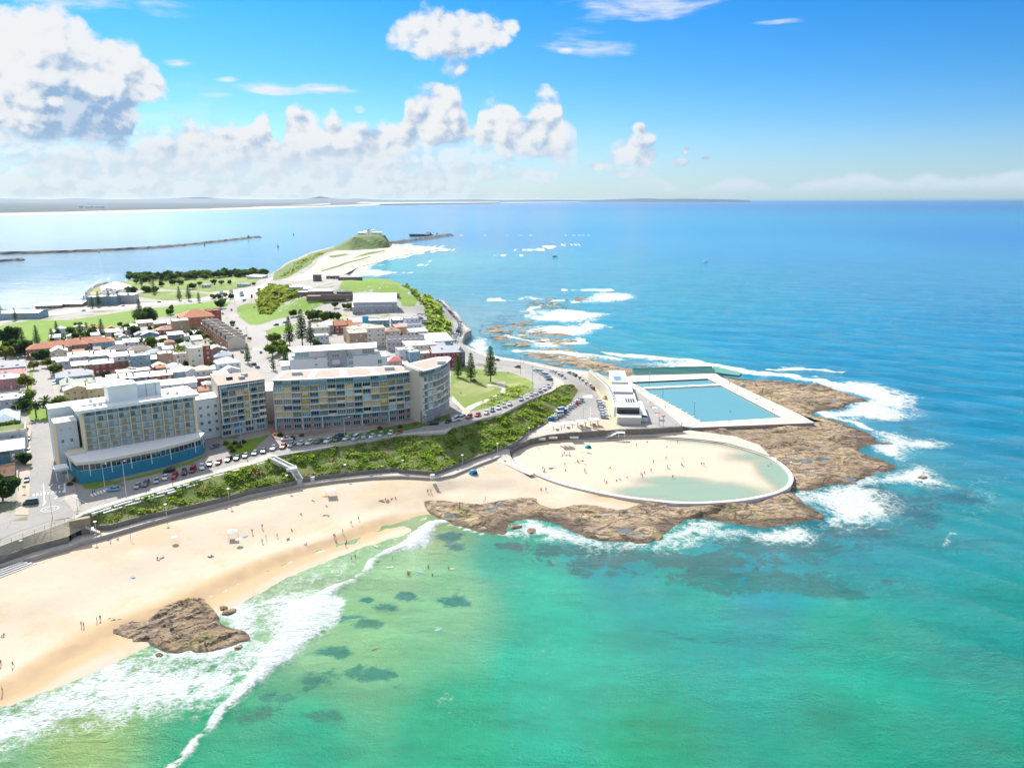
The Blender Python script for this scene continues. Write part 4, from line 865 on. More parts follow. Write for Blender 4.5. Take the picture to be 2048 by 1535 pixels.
for a, b in (((1404,844.5),(1565,835)), ((1565,835),(1414,756)), ((1260,763),(1414,756))):
    q = MB(); strip_wall('', dense([G(*a, 3)+(3,), G(*b, 3)+(3,)], 4), 2.98, 3.12, 1.1, WHT, mb=q, side=-1); bbuild(q, 'edge_kerb')
for i in range(8):
    t = (i+.5)/8; a = G(1404+(1306-1404)*t, 844+(788-844)*t, 3); q = MB(); q.box((a[0]+.2, a[1], 3.25), (.8, .8, .5), WHT, 1.8); bbuild(q, 'starting_block')
gs = thing('grandstand', 'tiered pale green concrete seating behind the far end of the sea pool', 'seating', G(1270, 750, 3)+(3,)); a, b = G(1270, 750, 3), G(1431, 746, 3); L_ = math.hypot(b[0]-a[0], b[1]-a[1]); gs.rotation_euler[2] = math.atan2(b[1]-a[1], b[0]-a[0])
for k in range(5):
    q = MB(); q.box((L_/2, .7+k*1.3, .25*(k+1)), (L_, 1.3, .5*(k+1)), TEALP); q.build('tier', gs)
q = MB(); q.box((L_/2, 6.7, 1.6), (L_, .35, 3.2), TEALP); q.build('back_wall', gs)
q = MB(); q.prism([(L_, 0), (L_+12, -9), (L_+15, -6), (L_+1, 7.4)], -1, [.6, .3, 1.2, 3.1], TEALP); q.build('end_wing', gs)
ts = thing('terrace_seating', 'stepped grey seating between the pavilion forecourt and the sea pool deck', 'seating', (0, 0, 0))
for k in range(4):
    q = MB(); ln_ = [G(u, v, 3) for u, v in [(1242,762),(1262,775),(1289,794),(1323,817),(1364,852)]]; strip_wall('', dense([(x-1.1*k*.8, y-1.1*k*.45, 0) for x, y in ln_], 5), 2.5, 3.4+.42*k, 1.2, mat((.30, .29, .28), .9, .2), mb=q, side=-1); q.build('step', ts)
# walk between the promenade walls and the oval pool
amp_top = [(1365,862),(1300,865),(1240,866),(1210,866),(1166,870),(1120,872),(1093,876),(1062,884),(1040,893),(1031,900),(1027,906)]
zone('pool_walk', [W3((1425,866,2.8)), W3((1380,860,3))]+[W3((u, v, 3.1)) for u, v in amp_top]+[(x, y, 2.66) for x, y in (G(u, v, 2.6) for u, v in OV[0:12])]+[W3((1520,890,2.4))]+[W3((1470,872,2.6))], mat((.50, .44, .35), .9, .12, .2), 3., 'edge')
st_m = MB(); strip_wall('', dense([G(u, v, 5.3)+(0,) for u, v in [(1365,853.5),(1300,858),(1240,859),(1210,862)]], 4), 2., 5.75, .6, STONE, mb=st_m, side=1)
tag(st_m.build('stone_wall'), 'rough dark stone wall below the pavilion forecourt beside the oval pool', 'wall')
st_m = MB(); strip_wall('', dense([G(u, v, z)+(z,) for u, v, z in [(1210,862,5.3),(1166,865,5.2),(1120,868,5.),(1093,871,4.9),(1059,879,4.6),(1036,890,4.3),(1026,897,4.1),(1021,904,3.9)]], 4), 2.6, lambda t: 6.1-1.6*t, .55, STONE, mb=st_m, side=1)
tag(st_m.build('curved_wall'), 'curving dark stone wall in front of the four picnic shelters', 'wall')
for t in ():
    pass
for u, v in ((1148, 873), (1106, 873.5), (1082, 876)):
    x, y = G(u, v, 4.2); q = MB(); q.box((0, 0, 0), (4., .25, 1.), WHT); o = q.build('wall_sign', None, (x, y-1.2, 4.2), -.05); tag(o, 'white notice board on the curved stone wall, %s one' % {1148: 'nearest the white stairs', 1106: 'middle', 1082: 'nearest the promenade corner'}[u], 'sign', 'notice boards on the curved wall')
s0 = G(1238, 862, 5.4); stc = thing('staircase', 'white metal staircase down from the forecourt to the oval pool', 'stairs', (s0[0], s0[1]-.6, 5.4))
for k in range(10):
    q = MB(); q.box((-1-k*.55, -1.2, -.12-k*.27), (.55, 2., .1), WHT); q.build('tread', stc)
q = MB(); q.box((.9, -1.2, -.05), (3.2, 2.2, .15), WHT); q.build('landing', stc)
for sy in (-.2, -2.2):
    q = MB(); q.tube((-7, sy, -2), (-.8, sy, 1), .05, .05, WHT); q.tube((-.8, sy, 1), (2.5, sy, 1), .05, .05, WHT)
    for k in range(6): q.tube((-7+k*1.9, sy, -2.9+max(0, k*.93)), (-7+k*1.9, sy, min(1, -2+k*.95)), .04, .04, WHT)
    q.tube((2.4, sy, -2.6), (2.4, sy, 0), .1, .1, WHT); q.tube((-.4, sy, -2.6), (-.4, sy, 0), .1, .1, WHT); q.build('handrail', stc)
# picnic shelters
def shelter():
    t = thing('picnic_shelter', 'x', 'shelter'); q = MB(); q.box((0, 0, 2.75), (5., 4.4, .22), WHT); q.box((0, 0, 2.9), (4.4, 3.8, .1), OFFW); q.build('roof', t)
    for sx in (-1.9, 1.9):
        q = MB(); q.box((sx, .6, 1.3), (.5, 1.6, 2.6), WHT); q.build('pillar', t)
    q = MB(); q.box((0, 0, .75), (1.8, .9, .1), mat((.28, .16, .1))); q.box((0, 0, .37), (.3, .5, .7), CONC); q.build('table', t)
    for sy in (-.9, .9):
        q = MB(); q.box((0, sy, .45), (1.8, .35, .08), mat((.28, .16, .1))); q.box((0, sy, .2), (1.2, .2, .4), CONC); q.build('bench', t)
    return t
sh0 = None
for (u, v), lab in zip([(1115,861),(1137,857),(1163,853),(1188,850)], ['white picnic shelter nearest the green bank, beside the parked cars', 'second white picnic shelter from the green bank', 'third white picnic shelter from the green bank', 'white picnic shelter nearest the white stairs']):
    x, y, z = onland(u, v)
    if sh0 is None: sh0 = shelter(); sh0.location = (x, y, z+.1); sh0['label'] = lab; sh0['group'] = 'picnic shelters on the forecourt'; sh0.rotation_euler[2] = .12
    else: copy_tree(sh0, (x, y, z+.1), .12, lab)
# pavilion
pa = G(1234, 848, 5.2); pb = G(1219, 778, 5.2); ang = math.atan2(pb[1]-pa[1], pb[0]-pa[0])-math.pi/2
pv_ = thing('bathing_pavilion', 'long cream bathing pavilion with flat pale roofs beside the sea pool', 'pavilion', (pa[0], pa[1], 5.2), ang)
CREAM = mat((.64, .60, .50), .8, .08); PALEB = mat((.42, .50, .56), .8, .12); TEALW = mat((.08, .35, .38), .6, .1)
def pbx(nm, c, d, m_, par=pv_):
    q = MB(); q.box(c, d, m_); return q.build(nm, par)
pbx('wall', (5.8, 3, 1.7), (11.6, 6, 3.4), CREAM); pbx('roof', (5.8, 3, 3.5), (11.9, 6.2, .22), OFFW)
pbx('recess', (5.8, 7.2, 3.0), (10.8, 2.4, 6.0), DARK)
pbx('upper_wall', (5.6, 12.5, 3.2), (11, 8.6, 6.4), CREAM); pbx('roof', (5.6, 12.5, 6.5), (11.3, 8.9, .22), WHT)
pbx('sign_panel', (6.2, 8.1, 5.5), (1.1, .1, 1.8), TEALW); pbx('corner_stripe', (.5, 8.12, 5), (.4, .1, 2.6), TEALW); pbx('corner_stripe', (10.7, 8.12, 5), (.4, .1, 2.6), TEALW)
pbx('roof_deck', (5.6, 29, 2.5), (11, 24, 5.), PALEB); pbx('courtyard', (8.2, 26, 5.04), (4.4, 10, .1), DARK)
for k in range(3): pbx('courtyard_beam', (6.9+k*1.2, 26, 5.14), (.2, 10, .16), WHT)
for k in range(2): pbx('parapet', (.1 if k else 11.1, 29, 5.4), (.35, 24, .9), WHT)
pbx('wall', (5.4, 50, 3.), (10.6, 16, 6.), CREAM); pbx('roof', (5.4, 50, 6.1), (11, 16.4, .25), WHT); pbx('wall', (5, 76, 3.4), (9, 30, 6.8), CREAM); pbx('roof', (5, 76, 6.9), (9.6, 30.5, .25), PALEB); pbx('solar_array', (4.2, 70, 7.15), (4, 9, .15), mat((.12, .25, .42), .3, .1))
q = MB()
for k in range(8):
    t0, t1 = math.pi*k/8, math.pi*(k+1)/8; q.quad((13.4+2.1*math.cos(t0), 5, 2.2+1.3*math.sin(t0)), (13.4+2.1*math.cos(t0), 33, 2.2+1.3*math.sin(t0)), (13.4+2.1*math.cos(t1), 33, 2.2+1.3*math.sin(t1)), (13.4+2.1*math.cos(t1), 5, 2.2+1.3*math.sin(t1)), WHT)
q.box((13.4, 19, 1.1), (4.2, 28, 2.2), OFFW); q.build('vaulted_roof', pv_)
# the finned street facade
FL = spline([G(u, v, 5.6)+(0,) for u, v in [(1178,766),(1186,772),(1196,779),(1207,787),(1217,797),(1224,812),(1230,832)]], 4)
fa = thing('finned_facade', 'tall cream art deco screen wall with upright fins beside the car park road', 'wall', (0, 0, 0))
q = MB(); strip_wall('', FL, 5., lambda t: 13.2-2.8*t, .5, CREAM, mb=q, side=-1); q.build('wall', fa)
D_ = dense(FL, 4.3)
for i, p_ in enumerate(D_[:30]):
    if i == 0: continue
    d_ = np.array(D_[i])-np.array(D_[i-1]); an = math.atan2(d_[1], d_[0]); q = MB(); hgt = 9.2-2.8*i/len(D_); q.box((0, -.45, hgt/2), (.6, 1.0, hgt), WHT); f_ = q.build('fin', fa, (p_[0], p_[1], 5.), an+math.pi)
    if i % 2:
        q = MB(); q.box((0, -.2, 2.6), (1.2, .5, 2.9), TEALW if i % 4 == 1 else DARK); q.build('doorway', fa, ((p_[0]+D_[i-1][0])/2, (p_[1]+D_[i-1][1])/2, 5.), an+math.pi)
# ------------------------------------------------------------------ breakwaters
BWR = mat((.10, .10, .105), .9, .35, .12)
def breakwater(px, w, h_, label, seed):
    P_ = dense(spline([G(u, v, 0)+(0,) for u, v in px], 4), 9.); vs = []; fs = []; r = random.Random(seed); n = len(P_)
    for i, p_ in enumerate(P_):
        d_ = np.array(P_[min(i+1, n-1)])-np.array(P_[max(i-1, 0)]); d_ = d_[:2]/np.linalg.norm(d_[:2]); nn_ = np.array([-d_[1], d_[0]]); e = min(1, (n-i)/2)
        for k, (o_, z_) in enumerate(((-1, -1.5), (-.6, .45), (-.3, 1.), (.3, 1.), (.6, .45), (1, -1.5))):
            vs.append((p_[0]+nn_[0]*(o_*w+r.uniform(-1, 1))+r.uniform(-2, 2), p_[1]+nn_[1]*(o_*w+r.uniform(-1, 1)), (z_*h_+r.uniform(-.9, .9) if z_ > 0 else -1.5)*e))
    for i in range(n-1):
        for k in range(5): fs.append((6*i+k, 6*i+6+k, 6*i+7+k, 6*i+k+1))
    q = MB(); q.add(vs, fs, BWR); return tag(q.build('breakwater'), label, 'breakwater')
breakwater([(-120,512),(0,508.5),(150,504.5),(300,497),(420,486),(500,476.5),(518,475)], 17, 5, 'long dark rock breakwater crossing the harbour mouth on the left', 1)
breakwater([(772,488),(800,485),(850,478),(890,472),(901,471)], 22, 6, 'dark rock breakwater running out from the lighthouse headland', 2)
breakwater([(-60,526),(0,523.5),(30,521),(47,520.5)], 13, 4, 'short dark rock spur at the left edge of the harbour', 3)
breakwater([(170,612),(172,600),(180,585),(195,574),(215,568)], 5, 2.6, 'curved rock edge of the harbour car park point', 4)
# ------------------------------------------------------------------ lighthouse headland
def headmat():
    m, n, b = new_mat('headland'); ge = n.node('ShaderNodeNewGeometry'); up = n.sep(S(n.nt, ge.outputs['Normal']))[2]; g = n.pos(); a = n.noise(g, .03, 5., .6)
    c2 = n.noise(n.vm('MULTIPLY', g, (1, 1, 4)), .06, 5.); rk_ = n.mix(smooth(c2, .4, .6), (.11, .095, .085), (.19, .16, .13)); gr = n.mix(smooth(a, .4, .6), (.07, .14, .025), (.16, .20, .06))
    n.put(b, 'Base Color', n.mix(smooth(up+(a-.5)*.3, .30, .5), rk_, gr)); b.inputs['Roughness'].default_value = .95; return m
HEAD = headmat()
cx, cy = G(742, 488, 0); rings = []
base = [(655,500),(690,489),(715,484),(745,483),(768,485),(783,489),(783,494),(772,498),(735,503),(690,505)]
top = [(706,473),(716,467.5),(730,465.8),(745,465.4),(760,466),(768,467.5),(770,469),(765,470),(735,471.5),(712,473.5)]
B_ = spline([G(u, v, 0)+(0,) for u, v in base], 4, True); T_ = spline([G(u, v, 29)+(0,) for u, v in top], 4, True); n_ = len(B_); vs = []; fs = []
ring_n = 9
for k in range(ring_n):
    t = k/(ring_n-1)
    for i in range(n_):
        f_ = t; zz_ = 29*(t**(1.0 if 12 < i < 30 else 1.0)); x = B_[i][0]*(1-f_)+T_[i][0]*f_; y = B_[i][1]*(1-f_)+T_[i][1]*f_; nz_ = float(fbm(np.array([x]), np.array([y]), .02, 3)[0])*5*math.sin(math.pi*min(t, .98)); vs.append((x+nz_, y+nz_, zz_-1+nz_*.4))
for k in range(ring_n-1):
    for i in range(n_): fs.append((k*n_+i, k*n_+(i+1) % n_, (k+1)*n_+(i+1) % n_, (k+1)*n_+i))
fs.append(tuple((ring_n-1)*n_+i for i in range(n_)))
a0 = sum(B_[i][0]*B_[(i+1) % n_][1]-B_[(i+1) % n_][0]*B_[i][1] for i in range(n_))
if a0 < 0: fs = [f[::-1] for f in fs]
q = MB(); q.add(vs, fs, HEAD); q.build('headland_hill')['kind'] = 'structure'
def at29(u, v): x, y = G(u, v, 28); return (x, y, 28)
lh = thing('lighthouse', 'small white lighthouse tower on top of the green headland', 'lighthouse', at29(737, 469))
q = MB(); q.tube((0, 0, 0), (0, 0, 10), 3.8, 3.2, WHT, 12); q.build('tower', lh); q = MB(); q.tube((0, 0, 10), (0, 0, 10.6), 4.4, 4.4, OFFW, 12); q.build('gallery', lh)
q = MB(); q.tube((0, 0, 10.6), (0, 0, 13), 1.9, 1.9, glass(), 10); q.build('lantern', lh); q = MB(); q.tube((0, 0, 13), (0, 0, 14.6), 2.2, .2, WHT, 10); q.build('dome', lh)
def signal():
    t = thing('signal_mast', 'tall thin signal mast beside the lighthouse', 'mast', at29(741, 469)); q = MB(); q.tube((0, 0, 0), (0, 0, 20), .4, .2, OFFW, 5); q.build('pole', t); q = MB(); q.box((0, 0, 14), (6, .4, .4), OFFW); q.box((0, 0, 17), (4, .3, .3), OFFW); q.build('yard_arm', t)
signal()
for (u, v, w, d, h_, lab) in [(724,469.5,19,9,5,'long low white house left of the lighthouse'),(731,468.5,9,8,6,'white block at the foot of the lighthouse'),(751,469,16,9,5,'white house right of the lighthouse'),(760,470,8,7,6,'cream hut at the cliff end of the headland'),(746,468,7,7,9,'white control tower behind the lighthouse')]:
    t = thing('headland_house', lab, 'house', at29(u, v)); q = MB(); q.box((0, 0, h_/2), (w, d, h_), WHT); q.build('wall', t); q = MB(); q.prism([(-w/2-.4, -d/2-.4), (w/2+.4, -d/2-.4), (w/2+.4, d/2+.4), (-w/2-.4, d/2+.4)], h_, [h_+.3, h_+.3, h_+2, h_+2], OFFW); q.build('roof', t)
    for k in range(max(1, int(w//6))):
        q = MB(); q.box((-w/2+3+k*5, -d/2-.05, h_*.5), (1.6, .12, 1.6), glass()); q.build('window', t)
# ship
HULL = mat((.035, .06, .11), .6, .1); sx_, sy_ = G(843, 472.5, 0)
shp = thing('cargo_ship', 'dark hulled cargo ship with white aft bridge passing behind the breakwater', 'ship', (sx_, sy_, 0), .05)
L2 = 37; q = MB(); q.prism([(-L2, 0), (-L2+7, -6), (L2-1, -6), (L2, -4), (L2, 4), (L2-1, 6), (-L2+7, 6)], -1, 5.2, HULL, top=mat((.16, .07, .05))); q.build('hull', shp)
q = MB(); q.prism([(-L2-1, 0), (-L2+6, -6), (-L2+9, -6), (-L2+9, 6), (-L2+6, 6)], 5.2, 7.4, HULL); q.build('forecastle', shp)
for k in range(3): q = MB(); q.box((-21+k*13, 0, 6.2), (11, 9, 1.8), mat((.10, .13, .17))); q.build('hatch_cover', shp)
q = MB(); q.box((19, 0, 9.5), (7, 10, 9), WHT); q.box((18, 0, 15), (4, 11, 2.4), WHT); q.build('superstructure', shp); q = MB(); q.box((28, 0, 8), (5, 7, 6), HULL); q.build('funnel', shp)
for px__ in (-28, 12, 24): q = MB(); q.tube((px__, 0, 5), (px__, 0, 15+(px__ > 20)*8), .35, .2, OFFW, 5); q.build('mast', shp)
# channel markers
for u, v, c_, lab in [(409,491,(.05,.25,.10),'small green channel marker left of the breakwater end'),(556,494,(.05,.2,.1),'channel buoy standing off the spit'),(587,470,(.1,.1,.1),'far dark channel buoy off the breakwater end'),(198,505,(.6,.6,.6),'white marker beacon against the long breakwater')]:
    x, y = G(u, v, 0); t = thing('channel_buoy', lab, 'buoy', (x, y, 0)); q = MB(); q.tube((0, 0, -.5), (0, 0, 1.6), 2.2, 2.2, mat(c_), 8); q.build('float', t); q = MB(); q.tube((0, 0, 1.6), (0, 0, 7), 1.3, .3, mat(c_), 6); q.build('tower', t); q = MB(); q.tube((0, 0, 7), (0, 0, 8.4), .7, .7, mat(c_), 6); q.build('lantern', t)
for u, v, lab in [(497,475.5,'square beacon tower near the end of the long breakwater'),(874,470,'beacon hut on the outer breakwater')]:
    x, y = G(u, v, 5); t = thing('beacon', lab, 'beacon', (x, y, 3.5)); q = MB(); q.box((0, 0, 4), (5, 5, 8), mat((.2, .2, .2)), 0, .6); q.build('tower', t); q = MB(); q.tube((0, 0, 8), (0, 0, 12), .6, .4, OFFW, 6); q.build('light', t)
# ------------------------------------------------------------------ far shore, dunes and hills
def farmat(name, c1, c2, s):
    m, n, b = new_mat(name); g = n.pos(); a = n.noise(n.vm('MULTIPLY', g, (1., .4, 1.)), s, 5., .6); n.put(b, 'Base Color', n.mix(smooth(a, .4, .6), c1, c2)); b.inputs['Roughness'].default_value = .95; return m
FSAND = farmat('far_sand', (.44, .37, .29), (.50, .44, .36), .002); FWOOD = farmat('far_forest', (.010, .024, .032), (.022, .042, .05), .0016)
shore = spline([G(u, v, 0)+(0,) for u, v in [(-500,441),(-150,434.5),(0,431.2),(150,427.5),(300,423.8),(450,419.3),(600,415.),(750,410.6),(850,408.2),(1000,405.8),(1200,403.6),(1400,402.2),(1480,401.8)]], 6)
nS = len(shore); q = MB(); rows = []
prof = [(0, 0, .5), (140, 4, .6), (260, 7, 3), (520, 9, 8), (900, 11, 6), (2500, 10, 6), (7000, 12, 8), (16000, 16, 10), (30000, 22, 10)]
for j, (o_, z_, nz_) in enumerate(prof):
    for i in range(nS):
        x, y = shore[i][0], shore[i][1]; r_ = math.hypot(x, y); t = i/(nS-1); k_ = 1+.9*max(0, t-.35)*(1 if j < 5 else 0)*2.2
        oo_ = o_*k_; ux, uy = -.62, .785; xx, yy = x+ux*oo_, y+uy*oo_; rows.append((xx, yy, z_+float(fbm(np.array([xx]), np.array([yy]), .0012, 3)[0])*nz_*(1 if j else 0)))
for (j0, j1, m_) in ((0, 3, FSAND), (3, 8, FWOOD)):
    q = MB(); q.add(rows[j0*nS:(j1+1)*nS], [(a*nS+i, a*nS+i+1, (a+1)*nS+i+1, (a+1)*nS+i) for a in range(j1-j0) for i in range(nS-1)], m_)
    o = q.build('far_beach' if j0 == 0 else 'far_plain', smooth_=True); o['kind'] = 'structure'
def dune(px, z, nm, m_):
    q = MB(); P_ = [G(u, v, z) for u, v in px]; c_ = np.mean(P_, 0); q.prism(P_, 2, z, m_); o = q.build(nm); o['kind'] = 'structure'
for px_, z_ in (([(575,409.5),(600,408.8),(640,407.6),(660,406.6),(662,408.6),(640,409.8)], 22), ([(712,406),(725,403.8),(760,404.6),(850,404.2),(1000,403.4),(1000,405),(850,406.6),(760,407.8)], 22)): dune(px_, z_, 'sand_dune', FSAND)
def hills(px, dist_, nm, seed):
    q = MB(); vs = []; nf = 4; P_ = spline([(u, v, 0) for u, v in px], 5); r = random.Random(seed)
    for u, v, _ in P_:
        a_, e_ = azel(u, v); a_ = R(a_); hgt = max(5, H+dist_*math.tan(R(e_))); x, y = math.sin(a_)*dist_, math.cos(a_)*dist_
        for k, (f_, s_) in enumerate(((0, .94), (.55, .97), (1, 1.), (.5, 1.05), (0, 1.1))): vs.append((x*s_, y*s_, hgt*f_*(1 if k == 2 else r.uniform(.85, 1.1))))
    n_ = len(P_); q.add(vs, [(5*i+k, 5*i+5+k, 5*i+6+k, 5*i+k+1) for i in range(n_-1) for k in range(4)], FWOOD); o = q.build(nm, smooth_=True); o['kind'] = 'structure'
hills([(-80,399),(0,397),(100,398),(150,396.5),(230,398),(330,397),(400,394.5),(440,397),(520,398.5),(600,398),(625,395.5),(640,393),(655,395),(680,397.5),(720,397),(760,399),(830,399.5),(900,399.2),(950,398.4),(1000,400),(1080,399.4),(1180,400),(1230,398.6),(1290,397),(1330,398),(1370,397.4),(1420,398.4),(1460,399),(1500,400.6)], 34000, 'distant_hills', 5)
for k, (u, v) in enumerate([(162,415.5),(176,416),(182,415.6),(193,415.8),(204,416)]):
    x, y = G(u, v, 12); t = thing('storage_tank', 'tiny white industrial tank on the plain across the bay', 'tank', (x, y, 8), 0, 'white tanks on the far plain'); q = MB(); q.tube((0, 0, 0), (0, 0, 26), 26, 26, WHT, 12); q.build('shell', t)
# ------------------------------------------------------------------ windows and building kit
GD = glass(); GT = glass((.025, .11, .14)); GT2 = glass((.05, .22, .25)); CUR = mat((.62, .42, .17), .6, .3, .8); CURW = mat((.45, .52, .55), .35, .2, .8, spec=.6); ORG = mat((.52, .30, .02), .6, .1)
BALG = shallow('balustrade_glass', (.12, .30, .36), .62)
def win_mesh(w, h_, npan, m_fr=WHT, mid=False):
    q = MB(); t = .09
    q.box((w/2, 0, t/2), (w, .12, t), m_fr); q.box((w/2, 0, h_-t/2), (w, .12, t), m_fr)
    for k in range(npan+1): q.box((t/2+(w-t)*k/npan, 0, h_/2), (t, .12, h_-2*t), m_fr)
    if mid: q.box((w/2, 0, h_*.4), (w-2*t, .1, t*.8), m_fr)
    return q.mesh('window')
def pane_mesh(w, h_, m_):
    q = MB(); q.box((w/2, .04, h_/2), (w-.1, .04, h_-.1), m_); return q.mesh('pane')
_wm = {}
def window(par, loc, w=1.2, h_=1.4, npan=2, gm=GD, fr=WHT, rz=0., name='window', mid=False):
    k = (round(w, 1), round(h_, 1), npan, fr.name, mid); k2 = (round(w, 1), round(h_, 1), gm.name)
    if k not in _wm: _wm[k] = win_mesh(w, h_, npan, fr, mid)
    if k2 not in _wm: _wm[k2] = pane_mesh(w, h_, gm)
    o = link(name, _wm[k], par, loc, rz); link('pane', _wm[k2], o); return o
def boxp(nm, par, c, d, m_, rz=0.):
    q = MB(); q.box(c, d, m_, rz); return q.build(nm, par)
TIN = mat((.66, .68, .70), .45, .12, .3, spec=.5); TINW = mat((.54, .54, .53), .5, .14, .3, spec=.4); TILE = mat((.44, .15, .07), .8, .25, .8, bump=.5, bscale=2); TILE2 = mat((.46, .24, .17), .8, .2, .8); SLATE = mat((.12, .115, .12), .8, .25, .5); BROWNR = mat((.20, .15, .12), .8, .25, .5)
def ribbed(name, c):
    m, n, b = new_mat(name); tcn = n.node('ShaderNodeTexCoord'); o_ = S(n.nt, tcn.outputs['Object']); x, y, z = n.sep(o_); s = (x*14.)._m('SINE'); a = n.noise(o_, .3, 5., .65); r_ = smooth(n.noise(n.vm('MULTIPLY', o_, (1, .12, 1)), 1.1, 3.), .58, .75)
    f = (s*.035+1.)+(a-.5)*.22; col = n.mix(1., c, n.comb(f, f, f), 'MULTIPLY'); n.put(b, 'Base Color', n.mix(r_*.22, col, (.34, .22, .14))); b.inputs['Roughness'].default_value = .45; n.link(n.bump(s, .5, .04), b.inputs['Normal']); return m
RW = ribbed('white_iron', (.52, .53, .54)); RG = ribbed('grey_iron', (.33, .36, .39)); RB = ribbed('pale_blue_iron', (.34, .42, .50)); RC = ribbed('cream_iron', (.50, .45, .36)); RGN = ribbed('green_iron', (.32, .40, .29)); RTAN = ribbed('tan_iron', (.40, .36, .29)); RRED = ribbed('red_iron', (.50, .10, .10))
def tiled(name, c):
    m, n, b = new_mat(name); tcn = n.node('ShaderNodeTexCoord'); o_ = S(n.nt, tcn.outputs['Object']); x, y, z = n.sep(o_); a = n.noise(o_, .5, 5., .65); v_ = n.vcell(n.vm('MULTIPLY', o_, (3., 3., 3.)), 1.); s = ((y+z)*9.)._m('SINE')
    f = (a-.5)*.4+1.+s*.06; col = n.mix(1., c, n.comb(f, f, f), 'MULTIPLY'); col = n.mix(.14, col, v_, 'MULTIPLY'); n.put(b, 'Base Color', col); b.inputs['Roughness'].default_value = .8; n.link(n.bump(s, .6, .06), b.inputs['Normal']); return m
RT = tiled('terracotta_tiles', (.52, .20, .10)); RTP = tiled('pale_terracotta_tiles', (.52, .30, .22)); RSL = tiled('slate_tiles', (.20, .19, .20)); RBR = tiled('brown_tiles', (.30, .24, .19))
def brick(name, c): return stonem(name, c, .9, .3, tuple(q*1.25 for q in c))
BRED = brick('red_brick', (.30, .10, .07)); BBR = brick('brown_brick', (.26, .17, .12)); BTAN = brick('tan_brick', (.44, .30, .19)); BOR = brick('orange_brick', (.42, .20, .10))
WCR = mat((.70, .63, .50), .85, .1, .5); WGR = mat((.42, .43, .45), .85, .12, .5); WBL = mat((.25, .42, .50), .8, .12, .5); WPK = mat((.55, .22, .24), .8, .12, .5); WYL = mat((.62, .50, .26), .85, .12, .5); WWH = mat((.66, .68, .70), .8, .1, .5); WSL = mat((.16, .24, .32), .8, .15, .5); WPP = mat((.56, .34, .30), .8, .1, .5)
hr = random.Random(11)
def roof_mesh(kind, w, d, rise, m_, wallm, ov=.35, par=.0):
    q = MB(); a, b = w/2+ov, d+ov
    if kind == 'gable_side':        # ridge runs along the front
        q.add([(-a, -ov, 0), (a, -ov, 0), (a, b, 0), (-a, b, 0), (-a, d/2, rise), (a, d/2, rise)], [(0, 1, 5, 4), (2, 3, 4, 5), (3, 2, 1, 0)], m_); q.add([(-w/2, 0, 0), (-w/2, d, 0), (-w/2, d/2, rise*.97), (w/2, 0, 0), (w/2, d, 0), (w/2, d/2, rise*.97)], [(0, 2, 1), (3, 4, 5)], wallm)
    elif kind == 'gable_front':
        q.add([(-a, -ov, 0), (a, -ov, 0), (a, b, 0), (-a, b, 0), (0, -ov, rise), (0, b, rise)], [(0, 4, 5, 3), (1, 2, 5, 4), (3, 2, 1, 0)], m_); q.add([(-w/2, 0, 0), (w/2, 0, 0), (0, 0, rise*.95), (-w/2, d, 0), (w/2, d, 0), (0, d, rise*.95)], [(0, 1, 2), (4, 3, 5)], wallm)
    elif kind == 'hip':
        i_ = min(w, d)/2*.9
        if w >= d: r0, r1 = (-w/2+i_, d/2, rise), (w/2-i_, d/2, rise)
        else: r0, r1 = (0, i_, rise), (0, d-i_, rise)
        V = [(-a, -ov, 0), (a, -ov, 0), (a, b, 0), (-a, b, 0), r0, r1]
        q.add(V, [(0, 1, 5, 4), (1, 2, 5), (2, 3, 4, 5), (3, 0, 4), (3, 2, 1, 0)] if w >= d else [(0, 1, 4), (1, 2, 5, 4), (2, 3, 5), (3, 0, 4, 5), (3, 2, 1, 0)], m_)
    elif kind == 'skillion':
        q.add([(-a, -ov, 0), (a, -ov, 0), (a, b, rise), (-a, b, rise), (-a, -ov, .15), (a, -ov, .15), (a, b, rise+.15), (-a, b, rise+.15)], [(3, 2, 1, 0), (4, 5, 6, 7), (0, 1, 5, 4), (1, 2, 6, 5), (2, 3, 7, 6), (3, 0, 4, 7)], m_)
        q.add([(-w/2, d, 0), (w/2, d, 0), (w/2, d, rise), (-w/2, d, rise), (-w/2, 0, 0), (w/2, 0, 0)], [(1, 0, 3, 2), (0, 4, 3), (5, 1, 2)], wallm)
    elif kind == 'flat':
        q.box((0, d/2, .12), (w+.3, d+.3, .24), m_)
        for c_, dd_ in (((0, -.05, .4), (w+.3, .25, .5)), ((0, d+.05, .4), (w+.3, .25, .5)), ((-w/2-.02, d/2, .4), (.25, d-.2, .5)), ((w/2+.02, d/2, .4), (.25, d-.2, .5))): q.box(c_, dd_, wallm)
    return q.mesh('roof')
